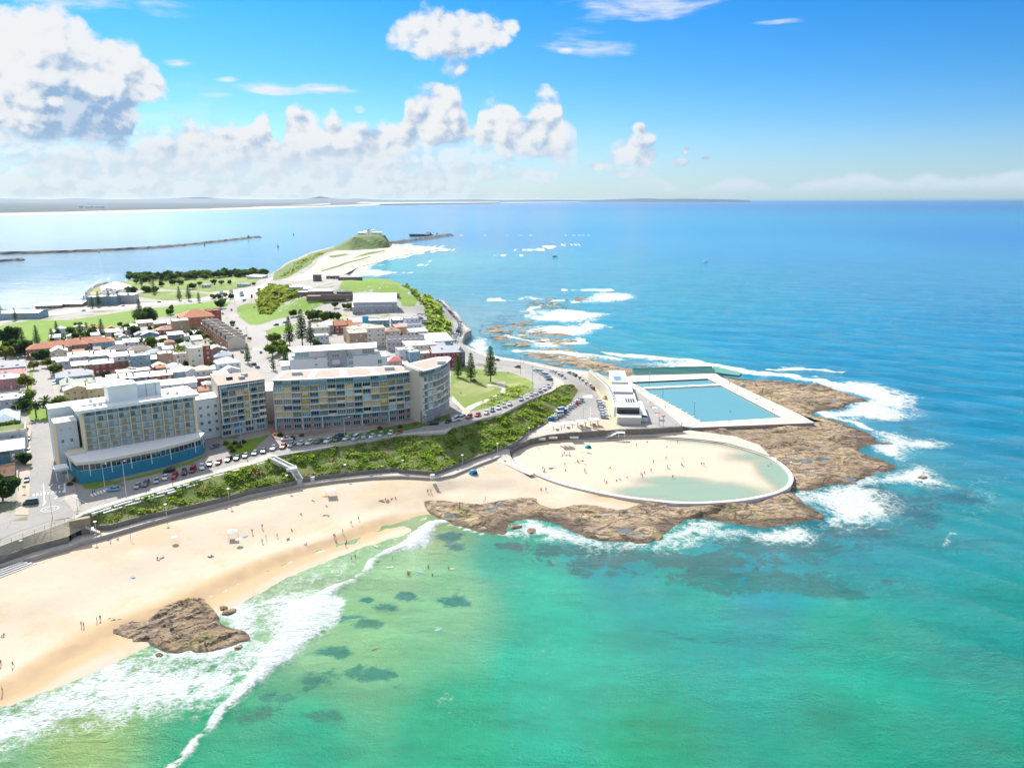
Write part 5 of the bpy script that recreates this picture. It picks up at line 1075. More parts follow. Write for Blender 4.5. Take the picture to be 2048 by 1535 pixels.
def house(u, v, wpx, d, fl, kind, wall, rm, label, rot=31., rise=None, cat='house', nw=None, chim=0, name='terrace_house', dormer=0, gm=None, wfr=WHT, vent=0, extra=None, fh=3., base=0., ac=1):
    hgt = fl*fh; x, y, z = onland(u, v, hgt); sl = math.sqrt(x*x+y*y+(H-z)**2); w = wpx*sl/F/max(.55, math.cos(R(rot)+math.atan2(x, y)))
    t = thing(name, label, cat, (x, y, z-.3), R(rot)); rise = rise if rise is not None else min(w, d)*.24
    boxp('wall', t, (0, d/2, (hgt+.3)/2), (w, d, hgt+.3), wall)
    link('roof', roof_mesh(kind, w, d, rise, rm, wall), t, (0, 0, hgt+.3))
    n_ = nw if nw is not None else max(1, int(w/2.8))
    for f in range(fl):
        for i in range(n_):
            ww = min(1.3, w/n_*.55); xx = -w/2+w*(i+.5)/n_-ww/2
            if f == 0 and i == n_//2:
                q = MB(); q.box((0, 0, 1.05), (.95, .1, 2.1), hr.choice([DARK, BRED, WSL, OFFW])); dd_ = q.build('door', t, (xx+ww/2, -.06, .3)); continue
            window(t, (xx, -.07, f*fh+1.2), ww, 1.3, 2, gm or hr.choice([GD, GD, GT, CURW]), wfr)
    nws = max(1, int(d/4))
    for f in range(fl):                                     # flank that faces the camera
        for i in range(nws):
            if hr.random() < .6: window(t, (w/2+.07, d*(i+.5)/nws-.5, f*fh+1.2), 1., 1.2, 2, hr.choice([GD, GT]), wfr, R(90))
    for k in range(chim):
        q = MB(); cx_ = (-.32+.64*k/(max(1, chim-1)) if chim > 1 else .3)*w; q.box((0, 0, rise*.5+.6), (.8, .8, rise+1.2), BRED if hr.random() < .6 else wall); q.box((0, 0, rise+1.25), (1., 1., .15), CONC); q.build('chimney', t, (cx_, d*.62, hgt+.2))
    for k in range(dormer):
        q = MB(); q.prism([(-.9, 0), (.9, 0), (.9, 1.6), (-.9, 1.6)], 0, 1.3, OFFW); q.build('dormer', t, (-w/2+w*(k+.5)/dormer, d*.15, hgt+.5))
    if kind in ('flat',) and ac:
        for k in range(max(1, int(w*d/90))):
            q = MB(); q.box((0, 0, .45), (1.4, 1., .9), OFFW); q.build('roof_vent', t, (hr.uniform(-.35, .35)*w, d*hr.uniform(.3, .8), hgt+.55))
    elif kind != 'flat' and hr.random() < .35:
        q = MB(); q.box((0, 0, 0), (1.1, 1.5, .08), mat((.10, .16, .24), .3, .1)); o = q.build('skylight', t, (hr.uniform(-.2, .2)*w, d*.28, hgt+.35+rise*.62)); o.rotation_euler[0] = math.atan2(rise, d/2)
    return t
HS = [
 (20,735,42,14,1,'gable_side',WSL,RG,'grey iron roofed house with blue gable, top of the left edge group',1,2),
 (22,749,40,10,1,'gable_side',WPK,RRED,'low house with crimson iron roof at the left edge',0,0),
 (14,757,34,9,2,'hip',WPK,RW,'pink walled house with pale roof at the left edge',0,0),
 (20,800,42,16,2,'flat',WGR,TINW,'white flat roofed grey building beside the palm corner',0,0),
 (10,843,40,20,2,'hip',WGR,RB,'big pale blue hip roof at the left edge above the rooftop garden',0,0),
 (118,703,26,12,2,'gable_front',WCR,RW,'cream house with a white gable behind the leafy street end',1,0),
 (132,722,28,9,2,'skillion',WWH,RW,'white flat topped house at the street end, first of the pale row',0,0),
 (164,713,40,12,3,'skillion',WWH,RC,'cream roofed terrace with blue grey rear, left of the brick wing',2,0),
 (166,730,34,8,2,'skillion',BBR,RC,'brick and plaster rear wing with a cream lean-to roof',1,0),
 (206,711,42,11,3,'skillion',WBL,RC,'pale roofed terrace above the red brick wing',2,0),
 (207,727,32,9,3,'gable_side',BRED,RW,'tall rear wing of red brick and grey render',1,0),
 (150,752,58,13,1,'hip',WBL,RG,'teal walled cottage under a wide grey hip roof by the street',1,0),
 (163,766,64,8,1,'gable_side',WWH,RGN,'long pale green iron roof just behind the yellow house',2,0),
 (156,779,44,9,2,'gable_front',WYL,RC,'pale yellow house with a palm in front behind the hotel',1,0),
 (196,776,34,8,2,'skillion',WYL,RC,'small cream annex between yellow house and hotel plant room',0,0),
 (84,697,46,12,2,'hip',BBR,RT,'leftmost terracotta roofed block of the long orange row',0,0),
 (113,694,44,14,2,'gable_side',BBR,RT,'second terracotta roofed block of the long orange row',1,0),
 (145,690,46,14,2,'hip',BBR,RT,'middle terracotta roofed block of the long orange row',1,0),
 (178,686,42,14,2,'gable_side',BBR,RT,'fourth terracotta roofed block of the long orange row',0,2),
 (207,684,36,12,2,'hip',WBL,RT,'rightmost terracotta block with a blue gable under it',0,0),
 (75,710,22,7,1,'skillion',BBR,RT,'small terracotta lean-to at the left foot of the orange row',0,0),
 (240,700,42,11,1,'hip',BBR,RSL,'dark slate hip roof in the middle of the old houses',1,0),
 (281,700,38,11,1,'hip',WCR,RBR,'brown tiled hip roof right of the slate one',1,0),
 (244,712,40,9,3,'skillion',WWH,RW,'white roofed terrace below the slate hip roof',1,0),
 (281,712,32,9,3,'flat',WBL,TINW,'pale blue back walled house with a flat cream roof',0,0),
 (246,722,30,7,2,'skillion',BBR,RW,'brick annex with narrow white roof left of the blue wall',0,0),
 (308,706,24,9,1,'hip',WWH,RB,'small pale blue hip roof by the brown brick shed',0,0),
 (309,718,26,8,2,'skillion',BBR,RW,'brown brick shed like house with a white lean-to',0,0),
 (331,708,24,11,3,'flat',BTAN,TINW,'narrow orange sided house with white flat roof',0,0),
 (362,708,40,12,2,'flat',WWH,TINW,'wide white flat roofed house right of the orange sided one',0,0),
 (391,697,24,11,4,'flat',WCR,OFFW,'tall narrow cream block among the old houses',0,0),
 (408,692,22,12,4,'skillion',BRED,RBR,'tall red brick block beside the cream one',1,0),
 (434,700,36,10,2,'gable_front',BTAN,RG,'grey gabled house with a dark solar panel roof',1,0),
 (449,712,34,12,1,'hip',WWH,RB,'pale blue hip roof just left of the main street bend',0,0),
 (458,726,40,12,2,'hip',WWH,RW,'large white hip roof next to the main street',1,0),
 (462,741,34,9,1,'gable_front',WWH,RW,'white gable nearest the left apartment block',0,0),
 (437,737,28,9,1,'hip',WCR,RW,'small cream roofed cottage left of the big white hip',0,0),
 (268,744,56,11,2,'flat',BRED,TINW,'long white flat roof with two vents above the red wall terrace',0,0),
 (240,757,40,8,2,'skillion',BRED,RW,'white roofed red walled terrace, left end of the long row',1,0),
 (285,754,42,8,2,'skillion',WSL,RW,'dark blue walled terrace in the middle of the long row',2,0),
 (322,751,38,8,2,'skillion',BRED,RC,'cream roofed red brick terrace at the right end of the long row',1,0),
 (228,748,20,8,1,'hip',WPP,RTP,'small pink tiled hip roof beside the long white row',0,0),
 (222,763,44,8,2,'gable_side',WWH,RW,'low white roof left of the hotel plant room',1,0),
 (320,733,22,8,2,'gable_front',WPP,RW,'small pinkish cottage with white pointed gable',0,0),
 (350,734,26,9,2,'hip',WCR,RW,'white hip roof right of the pinkish cottage',1,0),
 (363,743,30,7,2,'skillion',WBL,RB,'bright blue fronted house with a white parapet',0,0),
 (384,742,22,8,2,'gable_front',WWH,RC,'cream roofed cottage right of the blue front',0,0),
 (407,740,30,9,2,'hip',WWH,RC,'cream hip roof above the white rail fence',0,0),
 (333,770,26,9,1,'skillion',WWH,RTAN,'tan lean-to roof behind the hotel, left of the green one',0,0),
 (356,768,24,9,1,'skillion',WWH,RGN,'sage green lean-to roof behind the hotel',0,0),
 (380,765,24,9,1,'skillion',WWH,RB,'pale blue lean-to roof with two skylights behind the hotel',0,0),
 (404,758,34,6,1,'flat',BRED,TINW,'low red brick building against the left apartment block',0,0),
 (441,751,30,8,1,'skillion',WWH,RC,'cream lean-to just behind the left apartment block',0,0),
 (263,684,24,9,2,'skillion',WWH,RW,'white box house under the big fig tree hedge',0,0),
 (300,669,30,9,2,'gable_front',WSL,RW,'white roofed house with a slate blue gable near the park',0,0),
 (315,679,66,9,1,'skillion',WWH,RW,'long white roofed house just below the slate blue gable',0,0),
 (338,659,38,11,2,'hip',BRED,RTP,'pink tiled hip roofed red house near the park edge',0,0),
 (352,669,26,8,2,'skillion',WSL,RW,'narrow dark blue house with a tilted white roof',0,0),
 (261,653,22,8,1,'skillion',WCR,RW,'low white roof among shrubs by the playing field',0,0),
 (222,664,28,10,1,'skillion',WCR,RW,'white carport roof at the edge of the playing field',0,0),
 (327,646,30,9,1,'skillion',BBR,RW,'row of pale sheds right of the great fig tree',0,0),
 (350,648,24,9,2,'flat',BBR,TINW,'brown flat next to the orange apartment block',0,0),
 (186,665,20,8,1,'skillion',WWH,RW,'white garage roof behind the orange row',0,0),
 (290,645,26,9,1,'skillion',WCR,RC,'cream shed roof below the great fig tree',0,0),
 (240,688,16,7,1,'skillion',WCR,RW,'tiny white roof amid shrubs right of the orange row',0,0),
 (373,690,20,8,1,'hip',WWH,RGN,'pale green porch roof behind the white flat house',0,0),
 (20,702,44,9,1,'skillion',WBL,RW,'low long white roof under the left edge trees',0,0),
 # middle
 (662,650,38,12,2,'hip',WWH,RW,'white hip roofed house left of the red sawtooth roof',1,0),
 (688,650,34,12,2,'gable_side',BRED,RT,'house with a red tiled roof below the workshop sheds',1,0),
 (708,645,34,12,2,'gable_side',BTAN,RW,'white gabled hall behind the red tiled roof',0,0),
 (641,655,34,9,2,'hip',WCR,RG,'pale cottage behind the tall pines',0,0),
 (644,672,26,9,2,'flat',WWH,TINW,'white flat roofed villa right of the pines',0,0),
 (799,640,24,8,2,'skillion',WSL,RB,'dark walled house with rooftop solar panels near the cliff road',0,0),
 (824,637,26,8,3,'flat',WWH,TINW,'tall white cube house at the end of the cliff road',0,0),
 (715,652,30,9,2,'gable_side',WYL,RT,'ochre roofed house between red roof and tan flats',0,0),
 (764,661,34,10,2,'hip',WBL,RG,'blue fronted house with a pale hip roof',0,0),
 (786,662,30,9,2,'hip',WCR,RTP,'house with a pinkish hip roof right of the blue front',0,0),
 (823,650,40,10,2,'flat',WWH,TINW,'white terrace roofs below the cliff road',0,0),
 (838,663,34,9,2,'skillion',WWH,RW,'white lean-to roofed house on the brow of the hill',0,0),
 (803,654,24,8,2,'skillion',BTAN,RTP,'small tan house with roof deck near the brow',0,0),
 (843,690,58,12,2,'skillion',WCR,RW,'long white roofed shop row left of the maroon building',0,0),
 (874,698,40,14,1,'gable_side',WWH,RW,'curving white roofs directly behind the maroon building',0,0),
 (845,708,38,9,2,'flat',WCR,TINW,'cream shop with small windows behind the prow apartment',0,0),
 (813,700,30,9,3,'flat',WWH,TINW,'white balconied house behind the prow apartment',0,0),
 (830,705,20,9,3,'flat',WBL,TINW,'narrow blue and white house with balconies',0,0),
 (790,722,28,9,2,'hip',WPP,RRED,'salmon house with a crimson hip roof behind the long apartment block',0,0),
 (775,712,22,8,2,'hip',WPP,RW,'white roofed salmon house beside the crimson hip roof',0,0),
 (806,728,22,8,1,'skillion',WPP,RW,'small white roof right of the crimson hip roof',0,0),
 (826,723,30,9,1,'skillion',WWH,RW,'white awning roof between the two apartment blocks',0,0),
]
for (u, v, w, d, fl, kd, wl, rm, lab, ch, dm) in HS: house(u, v, w, d, fl, kd, wl, rm, lab, chim=ch, dormer=dm, rise=(1.2 if kd == 'skillion' else None), group=None) if False else house(u, v, w, d, fl, kd, wl, rm, lab, rot=(31. if u < 560 else 22.), chim=ch, dormer=dm, rise=(1.1 if kd == 'skillion' else None))
# small back buildings and yards between the listed houses
_occ = [(o.location.x, o.location.y) for o in bpy.data.objects if o.parent is None and o.get('category') in ('house', 'building', 'shed')]
_ir = random.Random(99); _cols = [('white', WWH, RW), ('grey', WGR, RG), ('cream', WCR, RC), ('terracotta', BTAN, RT), ('brown', BBR, RBR), ('pale blue', WWH, RB)]; _nb_ = 0
for _ in range(900):
    if _nb_ >= 60: break
    u, v = _ir.uniform(110, 480), _ir.uniform(652, 785)
    if u > 395 and v < 700 or v > 770 and u < 150 or u > 440 and v < 725: continue
    x, y, z = onland(u, v, 3.)
    if min(math.hypot(x-a, y-b) for a, b in _occ) < 11.5: continue
    _occ.append((x, y)); _nb_ += 1; cn, wl, rm = _ir.choice(_cols)
    house(u, v, _ir.uniform(11, 18), _ir.uniform(5, 8), _ir.choice([1, 1, 2]), _ir.choice(['skillion', 'gable_side', 'hip', 'gable_front']), wl, rm, 'small back building with a %s roof between the old houses' % cn, nw=2, chim=_ir.choice([0, 0, 1])) ['group'] = 'small back buildings among the old houses'
# warehouse sheds, flats and other larger blocks
house(750, 604, 84, 26, 2, 'gable_side', WGR, RW, 'large workshop shed with a white roof and two roof lanterns', rot=8, cat='shed', name='workshop_shed', fh=4.2, nw=6)
house(744, 613, 76, 12, 1, 'gable_side', WGR, RW, 'lower white roofed workshop in front of the large shed', rot=8, cat='shed', name='workshop_shed', fh=5., nw=9)
house(878, 682, 56, 30, 1, 'skillion', WBL, RW, 'wide white tin roof beside the steep green bank', rot=14, cat='shed', name='warehouse', rise=.8, fh=4.5)
house(396, 634, 58, 22, 4, 'hip', BOR, RT, 'orange brick apartment block with a red hip roof by the park', rot=31, cat='building', name='apartment_block', nw=6)
house(362, 642, 28, 14, 4, 'flat', BTAN, TINW, 'brick balcony wing left of the red hip roof block', rot=31, cat='building', name='apartment_block', nw=3)
house(428, 622, 24, 12, 4, 'flat', BRED, BRED, 'dark red brick tower behind the red hip roof block', rot=31, cat='building', name='apartment_block', nw=2)
house(736, 666, 72, 20, 3, 'flat', BTAN, WCR, 'tan apartment building with roof terraces in the middle of the town', rot=18, cat='building', name='apartment_block', nw=8)
house(706, 658, 38, 22, 3, 'flat', WYL, WCR, 'yellow apartment wing with a grid of balconies', rot=-30, cat='building', name='apartment_block', nw=8)
house(752, 657, 34, 12, 4, 'flat', WCR, WCR, 'upper storey block with a blue pool roof on the tan apartments', rot=18, cat='building', name='apartment_block', nw=4)
house(812, 683, 74, 14, 2, 'gable_side', WGR, RSL, 'long grey mansard roofed row with small dormers', rot=14, cat='building', name='row_house', chim=4, dormer=7, nw=9, rise=3.4)
house(757, 642, 42, 14, 3, 'flat', mat((.10,.24,.30),.6,.15), TINW, 'dark teal clad building with a pink mural spot', rot=14, cat='building', name='mural_building', nw=5, gm=GT2)
house(893, 705, 54, 16, 3, 'gable_side', mat((.30, .04, .07), .7, .15), RG, 'maroon walled apartment house beside the small park', rot=14, cat='building', name='maroon_building', nw=6, chim=1, rise=3.)
house(922, 705, 16, 12, 3, 'hip', mat((.12, .16, .15), .6, .1), RG, 'dark green glass corner tower of the maroon house', rot=14, cat='building', name='corner_tower', rise=3.5, nw=2)
mb_ = G(731, 636, 26); t = thing('mural_billboard', 'bright blue mural billboard standing between the town roofs', 'billboard', (mb_[0], mb_[1], 16.)); boxp('panel', t, (0, 0, 6), (4.5, .6, 11), mat((.02, .38, .72), .5, .2))
# foreshore buildings
for (u, v, w, d, fl, kd, wl, rm, lab, rot) in [
 (28,626,70,20,2,'gable_side',WBL,RB,'blue grey wharf shed at the left edge of the harbour',8),(96,611,38,14,1,'skillion',BBR,RTAN,'low brown boathouse left of the wharf pavilion',12),(134,608,46,16,1,'skillion',BBR,RTAN,'wharf pavilion with wide tan roof on the harbour edge',12),(112,606,22,8,1,'gable_side',DARK,BROWNR,'dark shed on the harbour jetty',5),
 (202,594,46,16,3,'flat',WSL,TINW,'long glass fronted foreshore building, left half',10),(246,590,34,18,3,'hip',WGR,RW,'white roofed foreshore building, right half',10),(411,570,14,8,1,'flat',WWH,TINW,'white kiosk on the foreshore lawn',5),
 (508,553,26,14,1,'skillion',WWH,RW,'pale surf club roof at the start of the sand spit',-20),(486,568,22,8,1,'flat',WWH,TINW,'white kiosk by the crowded beach car park',5),(296,578,16,6,1,'flat',WWH,TINW,'long white park shelter among the pines',5)]:
    house(u, v, w, d, fl, kd, wl, rm, lab, rot=rot, cat='building', name='foreshore_building', rise=1.5, gm=GT)
# fort on the hill
FORT = mat((.22, .17, .14), .85, .25, .5)
for (u, v, w, d, fl, kd, wl, rm, lab, rot, fh) in [
 (650,593,70,12,1,'flat',FORT,BROWNR,'long low dark brick fort wall above the lawn',8,4.),(640,582,46,12,1,'hip',FORT,RW,'main white roofed barracks inside the fort',8,4.),(607,585,24,12,1,'flat',FORT,RW,'square brick casemate left of the fort barracks',8,5.),(595,573,30,8,1,'hip',WWH,RW,'row of small white fort cottages',8,3.5),
 (572,571,16,8,1,'flat',BRED,RW,'red brick hut at the left end of the fort',8,3.5),(615,577,16,9,1,'hip',WWH,RW,'white gabled fort house behind the casemate',8,4.),(720,590,150,5,1,'flat',FORT,BROWNR,'dark rampart wall running across the hill top',4,3.5),(738,587,12,6,1,'flat',WCR,TINW,'small cream hut on the rampart',4,3.5),(688,585,28,7,1,'flat',mat((.08,.12,.16)),DARK,'dark gun battery set in the rampart',4,4.),
 (633,551,14,9,1,'flat',mat((.16,.15,.15)),BROWNR,'square concrete observation post by the dunes',4,7.),(700,556,46,5,1,'flat',FORT,BROWNR,'broken brick fort ruin on the far crest',6,3.),(665,553,24,4,1,'flat',FORT,BROWNR,'low brick fort ruin beside the observation post',2,3.)]:
    house(u, v, w, d, fl, kd, wl, rm, lab, rot=rot, cat='building', name='fort_building', rise=1.6, fh=fh, nw=(2 if w < 60 else 0), ac=0)
# sawtooth terrace along the main street
def sawtooth():
    z = 10.; A = G(402, 646, z+6); B = G(455, 682, z+6); L = math.hypot(B[0]-A[0], B[1]-A[1]); an = math.atan2(B[1]-A[1], B[0]-A[0])
    t = thing('terrace_row', 'long brick terrace with a stepped tan roof of many bays by the main street', 'building', (A[0], A[1], z-2), an)
    boxp('wall', t, (L/2, 6, 4), (L, 12, 8), BOR); n_ = 13
    for k in range(n_):
        x0 = L*k/n_; wb = L/n_; q = MB(); q.add([(x0, -.4, 8), (x0+wb*.82, -.4, 8), (x0+wb*.82, 6, 11.), (x0, 6, 11.), (x0, 12.4, 8), (x0+wb*.82, 12.4, 8)], [(0, 1, 2, 3), (3, 2, 5, 4)], RTAN); q.build('roof', t)
        q = MB(); q.box((x0+wb*.91, 6, 9.6), (wb*.16, 12.6, 3.6), BROWNR if k % 2 else CONC); q.build('party_wall', t)
        for f in range(2): window(t, (x0+wb*.3, -.08, 1.2+f*3.2), wb*.3, 1.5, 2, GD, WHT)
    q = MB(); q.add([(L, 0, 0), (L, 12, 0), (L, 12, 8), (L, 6, 11.4), (L, 0, 8), (L+.3, 0, 0), (L+.3, 12, 0), (L+.3, 12, 8), (L+.3, 6, 11.4), (L+.3, 0, 8)], [(5, 6, 7, 8, 9), (0, 5, 9, 4), (4, 9, 8, 3), (3, 8, 7, 2)], WCR); q.build('gable_end', t)
sawtooth()
# ------------------------------------------------------------------ hotel
def hotel():
    zt = 35.5; A = G(157, 818, zt); B = G(388, 785, zt); L = math.hypot(B[0]-A[0], B[1]-A[1]); an = math.atan2(B[1]-A[1], B[0]-A[0]); z0 = 13.
    t = thing('hotel', 'cream hotel with seven floors of balconies over a curved blue green podium', 'building', (A[0], A[1], z0), an); nf = 7; fh = 2.72; zp = 22.3-nf*fh-.9; nb = 10; x0 = 1.2; bw = (L-2.)/nb
    HC = mat((.76, .64, .43), .85, .1, .5); HW = mat((.76, .77, .75), .8, .08, .5)
    boxp('wall', t, (L/2+.2, 8.2, 9.8), (L-.6, 14.8, 23.6), HW); boxp('roof', t, (L/2, 7.2, 22.0), (L+3, 17.5, .5), WHT); boxp('fascia', t, (L/2, -1.6, 21.6), (L+3, .3, .9), WHT)
    bal = MB(); bal.box((bw/2, -.1, .08), (bw-.25, 1.8, .14), OFFW); bal.box((bw/2, -.95, .2), (bw-.25, .1, .2), HC); BAL = bal.mesh('balcony_slab')
    rl = MB(); rl.box((bw/2, -.98, .36), (bw-.45, .05, .3), mat((.10, .30, .36), .4, .1)); rl.box((bw/2, -.98, 1.02), (bw-.4, .06, .05), OFFW); RL = rl.mesh('balustrade')
    fn = MB(); fn.box((0, -.1, fh/2), (.2, 1.7, fh), HC); FN = fn.mesh('balcony_fin')
    for f in range(nf):
        z = zp+.6+f*fh
        for i in range(nb):
            o = link('balcony_slab', BAL, t, (x0+i*bw, 0, z)); link('balustrade', RL, t, (x0+i*bw, 0, z))
            gm = (GT if f >= 5 or (f == 0) else CUR) if hr.random() < .86 else (GD if hr.random() < .5 else CURW)
            off = hr.choice([.35, .5, 1.1]); window(t, (x0+i*bw+off, .72, z+.16), bw*.44, 1.95, 3, gm, OFFW)
        for i in range(nb+1): link('balcony_fin', FN, t, (x0+i*bw, 0, z))
    boxp('end_wall', t, (.6, 1., 10.6), (.9, 3.5, 21.), HC); boxp('end_wall', t, (L-.3, 1., 10.6), (.9, 3.5, 21.), HC)
    # plant rooms
    boxp('plant_room', t, (16.5, 8., 25.3), (10.5, 8., 6.4), WHT); boxp('plant_room', t, (26.4, 9.5, 24.8), (9.2, 5.5, 5.4), WWH); boxp('plant_roof', t, (16.5, 8., 28.6), (10.8, 8.3, .2), OFFW)
    for xx in (20, 24.5, 28): q = MB(); q.tube((xx+1, 6.6, 22.3), (xx+1, 6.6, 27.5), .12, .12, CONC); q.build('pipe', t)
    for xx, yy, d_ in ((6, 3, 1.), (8, 3, 1.2), (36, 3, 1.2), (33, 5, .9), (6, 11, 1.)): boxp('roof_vent', t, (xx, yy, 22.8), (1.1, 1.1, 1.2), OFFW)
    boxp('parapet', t, (7, 4.6, 22.5), (11, .3, .5), OFFW)
    # low rear wings
    boxp('rear_wing', t, (4.2, 19.2, 9.2), (24, 7.2, 22.4), HW); boxp('roof', t, (4.2, 19.2, 20.55), (24.6, 7.8, .3), WHT)
    boxp('rear_wing', t, (L-1+7, 16, 7.2), (15, 10, 18.4), HW); boxp('roof', t, (L-1+7, 16, 16.55), (15.6, 10.6, .3), WHT)
    for i in range(4):
        for f in range(4): window(t, (L+1.2+i*3.1, 10.9, 2.+f*3.4), 1.2, 1.4, 2, GD, WHT)
    # left stair block
    boxp('stair_block', t, (-4.2, 8.5, 7.6), (7.2, 9., 19.2), mat((.58, .60, .62), .85, .1)); boxp('roof', t, (-4.2, 8.5, 17.4), (7.6, 9.4, .3), WHT); boxp('side_band', t, (-7.9, 8.5, 7.6), (.5, 9.4, 19.4), HC)
    for f in range(2):
        for i in range(2): window(t, (-6.6+i*3.0, 3.92, 9.4+f*4.4), 1.1, 1.5, 2, CUR if f else GD, WHT)
    # podium: its front swings out towards the corner
    pod = pz([(150, 921), (165, 921), (412, 872), (404, 853)], z0+5.8); inv = Matrix.Rotation(-an, 3, 'Z')
    def loc2(p_): v_ = inv@Vector((p_[0]-A[0], p_[1]-A[1], 0)); return (v_.x, v_.y)
    FR = [loc2(G(u, v, z0+5.8)) for u, v in [(151,926),(200,921),(260,909),(320,897),(375,883),(402,874),(409,866),(407,858)]]
    bk = [(FR[-1][0]-1, 6.), (-5.5, 6.), (-5.5, -1)]
    q = MB(); q.prism([loc2(G(u, v, z0+5.8)) for u, v in [(151,926),(200,921),(260,909),(320,897),(375,883),(402,874),(409,866)]]+[(L+1.5, 7), (-6.4, 7)], 4.9, 6.0, WCR, top=WHT); q.build('podium_roof', t)
    IN_ = [(x+(.3), y+.6) for x, y in [loc2(G(u, v, z0+5.8)) for u, v in [(153,926),(200,921),(260,909),(320,897),(375,883),(401,875),(407,867)]]]
    TQ = mat((.035, .24, .34), .7, .12, .5)
    q = MB(); q.prism(IN_+[(L+1, 6.5), (-5.8, 6.5)], -3.6, 2.5, TQ); q.build('podium_wall', t)
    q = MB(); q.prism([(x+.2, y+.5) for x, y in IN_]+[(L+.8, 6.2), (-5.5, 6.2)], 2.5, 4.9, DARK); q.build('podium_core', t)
    for a, b in zip(IN_[:-1], IN_[1:]):
        d_ = math.hypot(b[0]-a[0], b[1]-a[1]); k_ = max(1, round(d_/3.4)); aa = math.atan2(b[1]-a[1], b[0]-a[0])
        for i in range(k_):
            px_, py_ = a[0]+(b[0]-a[0])*i/k_, a[1]+(b[1]-a[1])*i/k_; cc = i*7+int(a[0])
            window(t, (px_, py_, 2.5), d_/k_-.15, 2.4, 2 if d_/k_ > 2.5 else 1, GT2 if 20 < px_ < 27 else GD, WHT, aa, name='podium_window'); 
            q = MB(); q.box((0, -.05, 2.4), (.3, .3, 4.9), WWH if cc % 2 else TQ); q.build('column', t, (px_, py_, .3), aa)
    q = MB(); a = loc2(G(176, 925, z0+5)); b = loc2(G(217, 914, z0+5)); aa = math.atan2(b[1]-a[1], b[0]-a[0]); q.box((math.hypot(b[0]-a[0], b[1]-a[1])/2, -.12, .1), (math.hypot(b[0]-a[0], b[1]-a[1]), .15, .95), mat((.02, .30, .27), .5, .1)); q.build('sign_board', t, (a[0], a[1]-.15, 5.1), aa)
    # entrance annex left of the podium
    boxp('annex', t, (-2.6, .2, 3.4), (5.5, 6, 6.6), WCR); boxp('entry_canopy', t, (-9.2, -6.5, 3.6), (4.6, 5.5, .3), WHT); boxp('canopy_edge', t, (-9.2, -9.3, 3.4), (4.8, .2, .8), OFFW)
    for k in range(2): q = MB(); q.tube((-11.+k*3.6, -8.8, -1), (-11.+k*3.6, -8.8, 3.5), .12, .12, WHT); q.build('post', t)
hotel()
# ------------------------------------------------------------------ the apartment blocks
BODY = mat((.62, .55, .46), .85, .12, .5); SLABM = mat((.70, .69, .66), .8, .1, .5); ROOFB = mat((.38, .31, .26), .9, .18, .4); PINK = brick('pink_brick', (.42, .27, .23))
_bp = {}
def bay_protos():
    w = 4.; q = MB(); q.box((w/2, -.02, .13), (w, .3, .5), SLABM); _bp['spandrel'] = q.mesh('spandrel')
    q = MB(); q.box((w/2, .75, .02), (w, 1.7, .16), SLABM); _bp['slab'] = q.mesh('balcony_slab')
    q = MB(); q.box((w/2, .02, .62), (w-.2, .05, .85), BALG); q.box((w/2, .02, 1.07), (w-.2, .07, .05), SLABM)
    for k in range(4): q.box((.2+(w-.4)*k/3, .02, .55), (.05, .06, 1.), SLABM)
    _bp['balustrade'] = q.mesh('balustrade'); q = MB(); q.box((w/2, 0, .62), (w-.1, .2, 1.05), WCR); _bp['solid'] = q.mesh('balustrade')
    q = MB(); q.box((w/2, -.16, .75), (w-.5, .18, 1.3), ORG); q.box((w/2, -.16, 1.45), (w-.5, .2, .06), OFFW); _bp['yellow'] = q.mesh('yellow_panel')
    q = MB(); q.box((0, .6, 1.45), (.22, 1.9, 2.9), BODY); _bp['pier'] = q.mesh('pier')
bay_protos()
